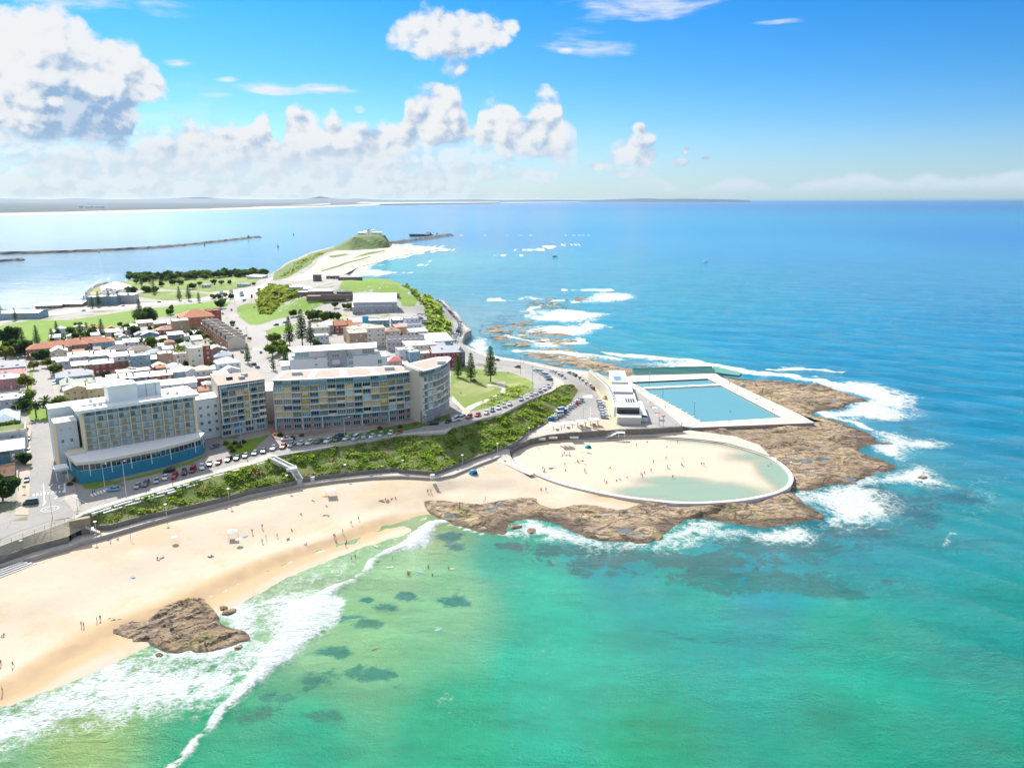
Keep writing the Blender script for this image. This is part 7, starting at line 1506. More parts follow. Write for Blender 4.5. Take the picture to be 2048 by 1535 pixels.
for i, (u, v, k, s) in enumerate([(258,586,'D1',1.1),(268,588,'D1',1.3),(293,584,'R2',1.2),(308,587,'N3',1.3),(312,584,'D1',1.),(283,571,'N1',.8),(273,568,'R1',1.),(300,566,'N1',.8),(322,573,'D1',1.),(345,570,'D1',1.),(360,569,'R2',1.),(385,578,'D1',1.1),(400,572,'R1',.9),(428,568,'D1',.9),(443,570,'R1',.9),(460,568,'D1',.8),(425,597,'R1',.7),(437,597,'R2',.8),(452,596,'R1',.9),(462,598,'D1',.8),(518,582,'R1',.5),(508,570,'R2',.5)]):
    plant(k, u, v, s, '%s tree scattered on the foreshore lawns, counting from the left' % ordw(i), 'scattered foreshore lawn trees')
# ------------------------------------------------------------------ tufts over the banks
def tufts(name, poly, zf, n, size, m_, hgt=.5, seed=1, label=None):
    r = random.Random(seed); xs = [q[0] for q in poly]; ys = [q[1] for q in poly]; X = np.array([r.uniform(min(xs), max(xs)) for _ in range(n*4)]); Y = np.array([r.uniform(min(ys), max(ys)) for _ in range(n*4)])
    k = inside(X, Y, poly); X, Y = X[k][:n], Y[k][:n]; Z = zf(X, Y); c = MB(); nz_ = fbm(X, Y, .3, 3)
    for x, y, z, q_ in zip(X, Y, Z, nz_):
        s = size*(1+q_*.9)*r.uniform(.6, 1.4)
        leaf(c, (x, y, z+s*.35+max(0, q_)*hgt), s, m_, 1.6, r)
        leaf(c, (x+r.uniform(-s, s)*.5, y+r.uniform(-s, s)*.5, z+s*.5+max(0, q_)*hgt), s*.8, m_, .6, r)
    o = c.build(name); o['kind'] = 'stuff'; return o
from mathutils.bvhtree import BVHTree
def surf(o):
    me = o.data; b = BVHTree.FromPolygons([v.co.copy() for v in me.vertices], [tuple(p.vertices) for p in me.polygons])
    def f(X, Y):
        out = []
        for x, y in zip(X, Y):
            h_ = b.ray_cast(Vector((x, y, 200)), Vector((0, 0, -1)))[0]; out.append(h_.z if h_ is not None else 5.)
        return np.array(out)
    return f
bk_o = bpy.data.objects['bank']; bpoly = [(q[0], q[1]) for q in BTW[5:]+BEW+BBW[::-1]]
tufts('bank_shrubbery', bpoly, surf(bk_o), 30000, .36, LBANK, .4, 3)
for i, (px_, n_, s_, m_) in enumerate([([(515,610),(522,585),(545,570),(575,575),(600,585),(590,597),(560,605),(545,628),(520,628)], 3800, 1.5, LBUSH), ([(843,590),(862,600),(885,627),(903,650),(900,668),(893,676),(870,668),(850,660),(855,640),(850,618)], 4200, 1.1, LBANK), ([(960,815),(1005,806),(1040,792),(1060,778),(1050,770),(1020,775),(990,790),(965,800)], 2200, .32, LBANK),
       ([(815,572),(840,598),(858,622),(845,610),(825,590),(805,572)], 900, 1.3, LBUSH), ([(550,557),(590,525),(640,505),(650,507),(610,528),(575,552)], 500, 1.3, LBUSH)]):
    P_ = wp(px_); tufts('scrub', [(q[0], q[1]) for q in P_], hh, n_, s_, m_, .9, 40+i)
# ------------------------------------------------------------------ cars
def paint(c, name):
    m, n, b = new_mat(name); n.put(b, 'Base Color', c); b.inputs['Roughness'].default_value = .28; b.inputs['Coat Weight'].default_value = .5; b.inputs['Coat Roughness'].default_value = .05; b.inputs['Specular IOR Level'].default_value = .5; return m
CARC = {'white': (.72, .73, .74), 'silver': (.42, .45, .48), 'grey': (.14, .16, .18), 'black': (.02, .022, .026), 'red': (.42, .02, .025), 'blue': (.03, .12, .30), 'pale blue': (.22, .42, .55), 'dark green': (.02, .07, .06), 'brown': (.16, .09, .06)}
CARM = {k: paint(c, k.replace(' ', '_')+'_car_paint') for k, c in CARC.items()}; CGL = glass((.015, .025, .035), .05); TYRE = mat((.02, .02, .02), .85, 0); HUB = mat((.35, .36, .38), .4, 0, metal=.5); LMP = mat((.75, .75, .7), .2, 0); RLMP = mat((.35, .01, .01), .3, 0)
def sect(q, prof, w0, m_, xs=None):
    """loft through cross sections along x: (x, halfwidth bottom, z bottom, halfwidth top, z top)"""
    vs = []; 
    for (x, wb, zb_, wt, zt_) in prof: vs += [(x, -wb, zb_), (x, wb, zb_), (x, wb*1.02, (zb_+zt_)/2), (x, wt, zt_), (x, -wt, zt_), (x, -wb*1.02, (zb_+zt_)/2)]
    n_ = len(prof); fs = [(6*i+k, 6*i+(k+1) % 6, 6*i+6+(k+1) % 6, 6*i+6+k) for i in range(n_-1) for k in range(6)]; fs += [(0, 5, 4, 3, 2, 1), tuple(6*(n_-1)+k for k in range(6))]
    q.add(vs, [f[::-1] for f in fs], m_)
_cm = {}
wq = MB()
for _x in (0,):
    wq.v = []; n_w = 12
    ring = [(.33*math.cos(6.283*i/n_w), .33*math.sin(6.283*i/n_w)) for i in range(n_w)]; wq.add([(x, -.1, z) for x, z in ring]+[(x, .1, z) for x, z in ring], [(i, (i+1) % n_w, n_w+(i+1) % n_w, n_w+i) for i in range(n_w)]+[tuple(range(n_w-1, -1, -1)), tuple(range(n_w, 2*n_w))], TYRE)
    for s_ in (-.105, .105): wq.add([(x*.6, s_, z*.6) for x, z in ring], [tuple(range(n_w)) if s_ > 0 else tuple(range(n_w-1, -1, -1))], HUB)
WHEELM = wq.mesh('wheel')
def carmeshes(kind, colour):
    k = (kind, colour)
    if k in _cm: return _cm[k]
    cm = CARM[colour]; b = MB(); g_ = MB()
    if kind == 'sedan': L, hood, c0, c1, r0, r1, H_, W_ = 4.6, .95, -.85, 2.0, -.15, 1.25, 1.42, .88
    elif kind == 'hatchback': L, hood, c0, c1, r0, r1, H_, W_ = 4.0, .95, -.9, 1.95, -.2, 1.55, 1.48, .86
    elif kind == 'wagon': L, hood, c0, c1, r0, r1, H_, W_ = 4.7, 1.0, -.9, 2.28, -.2, 1.95, 1.62, .9
    elif kind == 'utility': L, hood, c0, c1, r0, r1, H_, W_ = 5.1, 1.05, -1.0, .75, -.35, .55, 1.75, .92
    else: L, hood, c0, c1, r0, r1, H_, W_ = 4.9, 1.15, -1.7, 2.4, -1.2, 2.3, 2.0, .93
    h2 = L/2; sh_ = .84+(.12 if kind in ('wagon', 'van', 'utility') else 0)
    sect(b, [(-h2, W_*.8, .32, W_*.72, .62), (-h2+.25, W_*.97, .22, W_*.86, hood-.22), (-h2+.9, W_, .2, W_*.9, hood-.1), (c0, W_, .2, W_*.93, sh_+.08), (0, W_, .2, W_*.94, sh_+.1), (c1-.1, W_, .2, W_*.93, sh_+.1), (h2-.25, W_*.97, .24, W_*.86, sh_+.02 if kind != 'utility' else sh_-.02), (h2, W_*.82, .36, W_*.78, sh_-.1)], W_, cm)
    sect(g_, [(c0, W_*.84, sh_, W_*.84, sh_+.06), (r0, W_*.88, sh_, W_*.74, H_-.06), (r1, W_*.88, sh_, W_*.74, H_-.06), (c1, W_*.84, sh_, W_*.82, sh_+.1)], W_, CGL)
    b.box(((r0+r1)/2, 0, H_-.03), (r1-r0+.12, W_*1.5, .08), cm)
    for s_ in (-1, 1):
        for x in ((r0+r1)/2-.1, r1): b.tube((x, s_*W_*.9, sh_), (x, s_*W_*.75, H_-.04), .045, .045, cm, 4)
        b.box((-h2+.12, s_*W_*.6, .66), (.2, .34, .16), LMP); b.box((h2-.07, s_*W_*.62, .72), (.14, .3, .18), RLMP); b.box((c0+.35, s_*(W_+.08), sh_+.08), (.15, .16, .12), cm)
    if kind == 'utility': b.box((1.6, 0, .98), (1.7, W_*1.6, .06), DARK)
    _cm[k] = (b.mesh('car_body', True), g_.mesh('car_windows'), L, W_); bm_ = _cm[k][0]; bm_.polygons.foreach_set('use_smooth', [False]*len(bm_.polygons)); return _cm[k]
def car(x, y, z, an, kind, colour, label, group=None, full=True):
    bm_, gm_, L, W_ = carmeshes(kind, colour); nm = {'van': 'parked_van', 'utility': 'pickup_truck'}.get(kind, 'parked_car')
    t = thing(nm, label, 'van' if kind == 'van' else 'car', (x, y, z), an, group); link('body', bm_, t); link('windows', gm_, t)
    if full:
        for sx_ in (-L/2+.82, L/2-.85):
            for sy_ in (-1, 1): link('wheel', WHEELM, t, (sx_, sy_*(W_-.12), .33))
    return t
cr_ = random.Random(77)
def rcol(): return cr_.choices(list(CARC), [40, 18, 12, 7, 5, 5, 3, 1, 1])[0]
def rkind(): return cr_.choices(['sedan', 'hatchback', 'wagon', 'utility', 'van'], [30, 32, 28, 5, 5])[0]
def carrow(pts, off, rowlab, group, cols=None, full=True, zl=.12, frm='from the left'):
    W_ = [onland(u, v) for u, v in pts]
    for i, (x, y, z) in enumerate(W_):
        a, b = W_[max(0, i-1)], W_[min(len(W_)-1, i+1)]; an = math.atan2(b[1]-a[1], b[0]-a[0])+R(off)+R(cr_.uniform(-4, 4)); c = cols[i] if cols and i < len(cols) and cols[i] else rcol(); k = rkind()
        car(x, y, z+zl, an, k, c, '%s %s, %s %s %s' % (c, {'utility': 'pickup'}.get(k, k), ordw(i), frm, rowlab), group, full)
def cpx(L, ox, oy, s): return [(ox+x/s, oy+y/s) for x, y in L]
W0 = None
r1 = cpx([(1125,715),(1195,697),(1285,672),(1355,645),(1430,632),(1510,602),(1580,582),(1655,560),(1715,532),(1790,518),(1870,495),(1940,482),(2010,462)], 0, 800, 4.094)
carrow(r1, 55, 'in the angled row below the hotel', 'cars angle parked below the hotel', ['silver', 'grey', 'silver', 'white', 'red', 'black', 'red', 'white', 'dark green', 'red', 'black', 'grey', 'silver'])
r2 = cpx([(450,1425),(520,1408),(600,1385),(680,1372),(745,1358),(825,1345),(895,1340),(975,1328),(1045,1326),(1120,1312),(1200,1305),(1275,1303),(1350,1290),(1410,1288),(1480,1277),(1560,1262),(1630,1255)], 400, 560, 4.094)
carrow(r2, 55, 'in the row before the long apartments', 'cars angle parked before the apartments', ['silver', 'grey', 'white', 'red', 'silver', 'white', 'white', 'grey', 'white', 'grey', 'white', 'white', 'silver', 'white', 'silver', 'white', 'red'])
r3 = cpx([(395,1165),(455,1150),(505,1140),(565,1127),(635,1112),(705,1092),(755,1072),(805,1052),(850,1036),(895,1018),(990,980),(1035,962),(1075,943),(1110,928),(1145,910),(1180,892),(1215,875)], 800, 560, 4.094)
carrow(r3, 25, 'in the row climbing beside the green bank', 'cars parked beside the green bank', ['black', 'white', 'white', 'red', 'red', 'white', 'grey', 'white', 'silver', 'white', 'silver', 'white', 'silver', 'white', 'silver', 'white', 'silver'])
r4 = cpx([(1115,745),(1140,757),(1160,768),(1182,783),(1205,802),(1224,822)], 800, 560, 4.094); carrow(r4, 60, 'on the bend above the paved junction', 'cars parked on the upper bend', ['pale blue', 'white', 'white', 'white', 'pale blue', 'grey'])
r5 = cpx([(1240,752),(1268,763),(1296,778),(1328,793),(1345,806)], 800, 560, 4.094); carrow(r5, 0, 'on the island beside the paved junction', 'cars parked on the junction island', ['white', 'silver', 'white', 'black', 'white'])
r6 = cpx([(1390,765),(1410,772),(1435,787),(1466,810),(1490,826),(1515,850),(1552,868),(1578,890)], 800, 560, 4.094); carrow(r6, 0, 'along the finned facade road', 'cars parked along the pavilion road', ['grey', 'white', 'black', 'white', 'white', 'white', 'white', 'brown'])
car(*onland(1193, 778), R(200), 'hatchback', 'red', 'small red hatchback facing the finned facade wall') if False else None
r7 = cpx([(1228,1150),(1252,1136),(1278,1122),(1302,1106),(1326,1091),(1348,1077),(1370,1061),(1392,1046),(1412,1032),(1432,1018),(1452,1004),(1470,990)], 800, 560, 4.094); carrow(r7, -52, 'of the row under the bank end', 'cars in the car park row under the bank', ['blue', 'white', 'silver', 'white', 'blue', 'white', 'silver', 'white', 'white', 'red', 'white', 'silver'])
r8 = cpx([(1676,1130),(1670,1106),(1664,1084),(1658,1063),(1652,1042),(1646,1021),(1640,1002)], 800, 560, 4.094); carrow(r8, 80, 'of the row facing the pavilion', 'cars in the car park row by the pavilion', ['silver', 'white', 'white', 'white', 'grey', 'white', 'white'], frm='from the near end')
x, y, z = onland(1120, 822); car(x, y, z+.1, R(35), 'van', 'white', 'white camper van half hidden behind the end of the bank shrubs')
for (u, v, an, k, c, lab) in [(227,981,18,'sedan','pale blue','pale blue sedan driving alone just past the zebra crossing'),(62,1008,22,'van','dark green','dark green and white four wheel drive turning at the bottom of the street'),(118,868,121,'hatchback','white','white car, rearmost of three parked on the right kerb by the hotel'),(119,878,121,'sedan','white','white car, middle of three parked on the right kerb by the hotel'),(120,889,121,'wagon','silver','silver wagon, nearest of three parked on the right kerb by the hotel'),
    (121,935,121,'sedan','white','white sedan parked alone on the right kerb beside the hotel podium'),(57,879,118,'sedan','grey','grey car half shaded by trees on the left kerb'),(57,905,118,'wagon','white','white wagon on the left kerb outside the cafe'),(54,962,118,'hatchback','blue','blue and white hatchback on the left kerb near the crossing'),(104,746,121,'hatchback','grey','dark car at the far end of the street, right kerb'),(106,756,121,'sedan','white','white car second along the far street, right kerb'),(108,768,121,'hatchback','pale blue','pale blue hatchback nearest along the far street, right kerb'),
    (80,728,31,'hatchback','white','white car parked across the far end of the street'),(92,729,31,'sedan','white','second car parked across the far end of the street'),(60,817,31,'sedan','white','white car on the grass by the palms'),(92,815,31,'sedan','white','white car hidden behind the date palm'),(430,895,60,'hatchback','grey','small dark car in the lane right of the hotel'),
    (338,944,36,'wagon','black','black wagon driving behind the row of cars below the hotel'),(574,880,16,'utility','white','white pickup driving behind the row before the apartments'),(679,873,16,'sedan','dark green','dark green car driving in the shade of the long apartments'),
    (867,849,20,'wagon','black','black car at the shaded drive of the prow block'),(463,620,-70,'sedan','grey','grey car heading up the main street'),(445,628,-60,'sedan','silver','silver car at the kerb beside the sawtooth terrace top'),(465,652,-50,'wagon','grey','grey wagon by the sawtooth gable'),(474,658,-50,'hatchback','black','black hatchback near the sawtooth gable'),(480,663,-50,'sedan','silver','silver sedan nearest the sawtooth gable'),(491,672,-50,'hatchback','white','white hatchback at the brick path corner'),(499,678,-50,'wagon','red','dark red wagon waiting at the corner'),
    (484,705,-60,'wagon','grey','dark wagon parked on the corner by white cottages'),(522,706,-70,'sedan','grey','dark sedan on the pedestrian crossing of the main street'),(540,722,-62,'sedan','white','white sedan coming down the main street'),(508,730,-50,'wagon','black','black wagon parked by the white gable'),(515,736,-50,'sedan','grey','grey sedan parked by the white gable'),(552,651,30,'wagon','black','black car at the lawn corner junction'),(569,646,30,'hatchback','pale blue','pale blue car near the lawn corner junction'),(594,635,30,'sedan','grey','dark car below the lone lawn tree'),
    (318,605,-8,'hatchback','blue','blue car on the foreshore road crossing'),(246,613,5,'sedan','pale blue','pale car passing the foreshore building'),(488,602,70,'van','white','white bus like van on the beach road'),(167,622,5,'hatchback','pale blue','pale blue car on the harbour road'),(1035,735,-10,'hatchback','brown','brown hatchback on the coast road bend'),(993,721,-15,'sedan','grey','dark sedan on the coast road below the tall pine'),(984,718,-15,'sedan','grey','dark sedan behind another below the tall pine')]:
    x, y, z = onland(u, v); car(x, y, z+.12, R(an), k, c, lab)
# rows too far off to show wheels
sl = spline([(q[0], q[1], 0) for q in [(909,685),(914,672),(919,660),(921,650),(917,642),(908,633),(899,623),(890,614),(880,604),(872,601)]], 5); carrow([(u, v) for u, v, _ in sl[::1]][:44], 60, 'on the road by the sea wall', 'cars parked along the sea wall road', full=False, frm='from the near end')
def cluster(px, n_, lab, grp, seed, an):
    r = random.Random(seed); P_ = [W3(q) for q in px]; xs = [q[0] for q in P_]; ys = [q[1] for q in P_]; ca, sa = math.cos(R(an)), math.sin(R(an)); k = 0; pts = []
    cx_, cy_ = np.mean(xs), np.mean(ys)
    for i in range(-12, 13):
        for j in range(-30, 31):
            x, y = cx_+i*11*ca-j*2.9*sa, cy_+i*11*sa+j*2.9*ca
            if inside([x], [y], [q[:2] for q in P_])[0] and r.random() < .8: pts.append((x, y))
    pts = pts[:n_]
    for i, (x, y) in enumerate(pts): car(x, y, h1(x, y)+.12, R(an), rkind(), rcol(), lab, grp, False)
cluster([(200,590),(206,575),(222,566),(262,568),(262,584),(240,589)], 46, 'one of the cars packed in the harbour point car park', 'cars in the harbour point car park', 1, 70)
cluster([(418,592),(432,585),(470,580),(498,578),(500,590),(478,594),(440,600)], 44, 'one of the cars packed in the beach car park below the fort', 'cars in the beach car park', 2, 20)
cluster([(832,642),(838,622),(853,630),(862,640),(846,648)], 12, 'one of the cars on the cliff top parking bay', 'cars on the cliff top bay', 3, 30)
# ------------------------------------------------------------------ people
SKIN = mat((.36, .20, .13), .6, 0); SKIN2 = mat((.46, .28, .19), .6, 0); HAIR = mat((.03, .02, .015), .7, 0); HAIRB = mat((.30, .20, .09), .7, 0)
CLO = {'dark': mat((.02, .022, .03), .8, 0), 'navy': mat((.02, .04, .12), .8, 0), 'red': mat((.45, .03, .03), .8, 0), 'white': mat((.7, .7, .7), .8, 0), 'blue': mat((.04, .18, .45), .8, 0), 'green': mat((.05, .25, .10), .8, 0), 'pink': mat((.55, .15, .22), .8, 0), 'yellow': mat((.60, .48, .04), .8, 0), 'bare': None}
POSES = {
 'stand': dict(hip=(0, 0, .95), chest=(0, 0, 1.38), neck=(0, 0, 1.5), head=(0, .02, 1.66), legs=[((-.09, 0, .92), (-.1, .02, .5), (-.1, -.02, .08), (-.1, .14, .04)), ((.09, 0, .92), (.11, .02, .5), (.12, 0, .08), (.12, .15, .04))], arms=[((-.19, 0, 1.4), (-.25, 0, 1.12), (-.24, .07, .86)), ((.19, 0, 1.4), (.25, 0, 1.12), (.24, .08, .86))]),
 'walk': dict(hip=(0, 0, .93), chest=(0, .03, 1.36), neck=(0, .04, 1.48), head=(0, .07, 1.64), legs=[((-.09, 0, .9), (-.1, .2, .52), (-.1, .3, .09), (-.1, .44, .06)), ((.09, 0, .9), (.1, -.02, .48), (.1, -.34, .16), (.1, -.26, .05))], arms=[((-.19, .03, 1.38), (-.24, -.14, 1.12), (-.23, -.18, .88)), ((.19, .03, 1.38), (.24, .16, 1.13), (.22, .32, .95))]),
 'sit': dict(hip=(0, 0, .14), chest=(0, -.1, .58), neck=(0, -.08, .7), head=(0, -.03, .86), legs=[((-.1, .04, .14), (-.12, .42, .42), (-.12, .72, .08), (-.12, .86, .05)), ((.1, .04, .14), (.13, .4, .36), (.14, .74, .08), (.14, .87, .05))], arms=[((-.19, -.1, .6), (-.27, -.2, .34), (-.26, -.26, .08)), ((.19, -.1, .6), (.24, .1, .44), (.16, .32, .42))]),
 'lie': dict(hip=(0, 0, .13), chest=(0, -.45, .14), neck=(0, -.6, .14), head=(0, -.76, .15), legs=[((-.09, .05, .13), (-.11, .48, .13), (-.12, .9, .09), (-.13, 1.0, .13)), ((.09, .05, .13), (.12, .46, .2), (.12, .88, .09), (.13, .98, .13))], arms=[((-.19, -.45, .14), (-.3, -.22, .08), (-.27, .02, .06)), ((.19, -.45, .14), (.3, -.6, .08), (.14, -.78, .08))]),
 'wade': dict(hip=(0, 0, .32), chest=(0, 0, .76), neck=(0, .02, .88), head=(0, .04, 1.04), legs=[((-.09, 0, .3), (-.1, .02, .0), (-.1, 0, -.4), (-.1, .1, -.45)), ((.09, 0, .3), (.11, .02, .0), (.12, 0, -.4), (.12, .1, -.45))], arms=[((-.19, 0, .78), (-.36, .06, .6), (-.5, .14, .5)), ((.19, 0, .78), (.37, .08, .62), (.52, .14, .55))]),
 'swim': dict(hip=(0, -.5, -.06), chest=(0, 0, .0), neck=(0, .14, .06), head=(0, .26, .13), legs=[((-.09, -.55, -.08), (-.1, -.95, -.1), (-.1, -1.3, -.1), (-.1, -1.4, -.1)), ((.09, -.55, -.08), (.1, -.95, -.06), (.1, -1.3, -.1), (.1, -1.4, -.08))], arms=[((-.19, .02, .02), (-.3, .34, .1), (-.22, .64, .02)), ((.19, .02, .02), (.4, .0, .0), (.45, -.3, -.04))])}
def body(pose):
    P_ = POSES[pose]; vs = [P_['hip'], P_['chest'], P_['neck'], P_['head']]; es = [(0, 1), (1, 2), (2, 3)]; rad = [(.15, .11), (.17, .115), (.055, .055), (.095, .11)]
    mid = tuple((a+b)/2 for a, b in zip(P_['hip'], P_['chest'])); vs.append(mid); rad.append((.13, .1)); es = [(0, 4), (4, 1), (1, 2), (2, 3)]
    for l_ in P_['legs']:
        b = len(vs); vs += list(l_); rad += [(.085, .09), (.062, .065), (.042, .045), (.035, .03)]; es += [(0, b), (b, b+1), (b+1, b+2), (b+2, b+3)]
    for a_ in P_['arms']:
        b = len(vs); vs += list(a_); rad += [(.055, .055), (.042, .042), (.032, .03)]; es += [(1, b), (b, b+1), (b+1, b+2)]
    me = bpy.data.meshes.new('skel'); me.from_pydata(vs, es, []); o = bpy.data.objects.new('skel', me); COL.objects.link(o)
    sk_ = o.modifiers.new('s', 'SKIN'); 
    if not me.skin_vertices: bpy.context.view_layer.objects.active = o; 
    for v_, r_ in zip(me.skin_vertices[0].data, rad): v_.radius = r_
    me.skin_vertices[0].data[0].use_root = True
    o.modifiers.new('u', 'SUBSURF').levels = 1; bpy.context.view_layer.update(); dg = bpy.context.evaluated_depsgraph_get(); ev = o.evaluated_get(dg); out = bpy.data.meshes.new_from_object(ev); bpy.data.objects.remove(o); out.name = 'person'; return out
BODY_ = {}
for k_ in POSES:
    try: BODY_[k_] = body(k_)
    except Exception as e:
        print('skin', e); BODY_[k_] = None
_pm = {}
def person_mesh(pose, top, bottom, hair=HAIR, skin=SKIN):
    k = (pose, top, bottom, hair.name, skin.name)
    if k in _pm: return _pm[k]
    me = BODY_[pose].copy(); me.materials.clear()
    for m_ in (skin, CLO[top] or skin, CLO[bottom] or skin, hair): me.materials.append(m_)
    P_ = POSES[pose]; hip, ch, nk, hd = map(Vector, (P_['hip'], P_['chest'], P_['neck'], P_['head'])); knees = [Vector(l_[1]) for l_ in P_['legs']]
    for p in me.polygons:
        c_ = p.center; ax_ = (nk-hip); t_ = (c_-hip).dot(ax_)/ax_.length_squared; off = (c_-(hip+ax_*t_)).length; i = 0
        if (c_-hd).length < .17: i = 3 if (c_.z > hd.z+.0 or c_.y < hd.y-.04) else 0
        elif -.05 < t_ < .93 and off < .24: i = 1
        dth = min((c_-((hip+kn)/2)).length for kn in knees)
        if t_ <= .12 and (off < .2 and t_ > -.3 or dth < .17): i = 2
        p.material_index = i; p.use_smooth = True
    _pm[k] = me; return me
pr = random.Random(31)
def person(x, y, z, pose, label, group=None, rz=None, top=None, bottom=None, s=1.):
    top = top or pr.choice(['dark', 'navy', 'red', 'white', 'blue', 'green', 'pink', 'bare', 'bare']); bottom = bottom or pr.choice(['dark', 'navy', 'red', 'blue', 'dark'])
    o = link('person', person_mesh(pose, top, bottom, pr.choice([HAIR, HAIR, HAIRB]), pr.choice([SKIN, SKIN2])), None, (x, y, z), pr.uniform(0, 6.3) if rz is None else rz); o.scale = (s, s, s); tag(o, label, 'person', group); return o
bz = surf(beach)
def onbeach(u, v, z=1.5):
    for _ in range(6): x, y = G(u, v, z); z = .3*z+.7*float(bz([x], [y])[0])
    return x, y, z
def clo(): return pr.choice(['dark', 'navy', 'red', 'white', 'blue', 'green', 'pink', 'bare'])
DESC = {'stand': 'standing', 'walk': 'walking', 'sit': 'sitting', 'lie': 'lying down', 'wade': 'wading', 'swim': 'swimming'}
def folk(L, where, group, f, order='from the left'):
    L = sorted(L)
    for i, (u, v, pose) in enumerate(L):
        x, y, z = f(u, v); c = clo(); person(x, y, z, pose, 'person %s %s, %s %s' % (DESC[pose], where, ordw(i), order), group, top=c)
B4 = lambda L, ox, oy, s: [(ox+x/s, oy+y/s, p) for x, y, p in L]
folk(B4([(510,1130,'stand'),(428,1170,'stand'),(542,1220,'stand'),(632,1205,'walk'),(510,1250,'stand'),(750,1150,'sit'),(870,1262,'sit'),(715,1228,'sit'),(730,1222,'sit'),(1098,1208,'stand'),(1108,1212,'walk'),(1170,1168,'walk'),(1238,1102,'walk'),(1298,1068,'walk'),(1195,1280,'stand'),(1862,838,'walk'),(1890,838,'walk'),(925,905,'lie'),(1035,948,'lie'),(1048,1030,'sit'),(1020,1025,'lie'),(830,1018,'sit'),(1540,905,'sit'),(1480,905,'lie'),(1500,915,'lie'),(1520,898,'sit'),(1570,890,'lie'),(1600,888,'sit'),(75,1365,'lie'),(95,1362,'sit')], 400, 780, 4.094),
     'on the sand in mid beach', 'people across the middle of the beach', onbeach)
folk(B4([(885,1145,'sit'),(905,1155,'stand'),(968,1142,'sit'),(1290,1300,'sit'),(1330,1290,'lie'),(1305,1302,'lie'),(1720,1282,'lie'),(1945,860,'lie')], 0, 800, 4.094), 'on the sand below the promenade end', 'people near the left promenade stairs', onbeach)
folk([(163,1252,'stand'),(168,1254,'stand'),(201,1240,'stand'),(194,1243,'stand'),(2,1330,'stand'),(26,1333,'walk'),(5,1383,'stand'),(8,1271,'sit')], 'on the sand left of the big outcrop', 'people left of the big outcrop', onbeach)
folk(B4([(228,840,'walk'),(252,840,'walk'),(688,930,'stand'),(698,900,'stand'),(1155,815,'sit'),(1195,828,'stand'),(680,625,'sit'),(620,655,'sit'),(1098,672,'stand')], 800, 780, 4.094), 'on the sand between promenade and rock shelf', 'people on the sand above the rock shelf', onbeach)
ob_ = bpy.data.objects['pool_sand']; oz = surf(ob_)
def onoval(u, v):
    z = 1.8
    for _ in range(4): x, y = G(u, v, z); z = float(oz([x], [y])[0])
    return x, y, z
folk(B4([(80,1160,'stand'),(25,1085,'sit'),(290,1130,'sit'),(240,1245,'stand'),(258,1248,'sit'),(540,1190,'stand'),(550,1205,'stand'),(570,1170,'sit'),(622,1160,'stand'),(642,1088,'stand'),(745,1060,'stand'),(758,1130,'stand'),(768,1138,'sit'),(750,958,'sit'),(838,930,'stand'),(875,1065,'stand'),(870,1110,'stand'),(880,1108,'sit'),(1035,1108,'stand'),(1055,1112,'stand'),(503,955,'stand'),(590,918,'sit'),(800,1215,'stand'),(340,1235,'sit'),(368,1225,'sit'),(430,1208,'sit'),(1580,1120,'wade'),(1602,1100,'wade')], 1150, 660, 4.094)
     +B4([(1330,540,'sit'),(1345,530,'stand'),(1362,535,'sit'),(1385,530,'stand'),(1392,540,'sit'),(1455,582,'sit'),(1490,580,'sit'),(1515,680,'stand'),(1520,610,'lie'),(1170,650,'stand'),(1178,672,'sit'),(1185,665,'stand'),(1350,620,'stand'),(1355,660,'sit'),(1545,515,'lie')], 800, 780, 4.094), 'inside the oval pool wall', 'people in the oval pool', onoval)
def onsea(u, v): x, y = G(u, v, 0); return x, y, .15
folk(B4([(68,1515,'wade'),(80,1505,'wade'),(230,1455,'wade'),(265,1525,'wade'),(400,1470,'wade'),(415,1478,'swim')], 800, 780, 4.094)+B4([(1240,1385,'wade'),(1272,1370,'wade'),(1578,1385,'wade'),(1415,1412,'swim'),(1445,1408,'swim'),(1380,1478,'swim'),(1550,1455,'swim'),(1700,1500,'wade'),(1870,1460,'wade')], 400, 780, 4.094)+[(746,1299,'swim'),(874,1256,'swim'),(693,1085,'wade'),(876,1259,'swim')], 'in the green water off the beach', 'bathers in the sea off the beach', onsea)
def onpool(u, v): x, y = G(u, v, 2.2); return x, y, 2.2
folk(B4([(1015,655,'swim'),(1040,650,'swim'),(1107,648,'swim'),(1415,642,'swim'),(985,685,'swim'),(1000,688,'swim'),(1185,712,'swim'),(1390,600,'swim'),(1270,672,'wade')], 1150, 660, 4.094), 'in the rectangular sea pool', 'swimmers in the sea pool', onpool)
def ondeck(u, v): x, y = G(u, v, 3); return x, y, 3.
folk(B4([(1265,440,'stand'),(1330,490,'stand'),(1325,462,'stand'),(1490,568,'sit'),(605,645,'stand'),(650,690,'sit'),(540,545,'stand'),(875,780,'stand'),(490,550,'sit'),(1620,655,'sit'),(740,640,'stand')], 1150, 660, 4.094), 'on the pale deck round the sea pool', 'people on the sea pool deck', ondeck)
folk([(190,986,'walk'),(186,989,'walk'),(155,968,'stand'),(292,984,'sit'),(345,967,'stand'),(495,923,'sit'),(710,883,'walk'),(714,884,'walk'),(777,878,'stand'),(781,877,'walk'),(922,790,'stand'),(1016,748,'stand'),(1066,808,'walk'),(1105,770,'walk'),(1103,758,'stand'),(1090,735,'walk'),(1124,742,'stand'),(1047,727,'stand'),(1130,740,'walk'),(1194,800,'stand'),(1221,835,'stand'),(902,838,'walk')], 'on the paths and pavements above the beach', 'people on the paths above the beach', lambda u, v: onland(u, v)[:2]+(onland(u, v)[2]+.13,))
pz_ = surf(bpy.data.objects['promenade'])
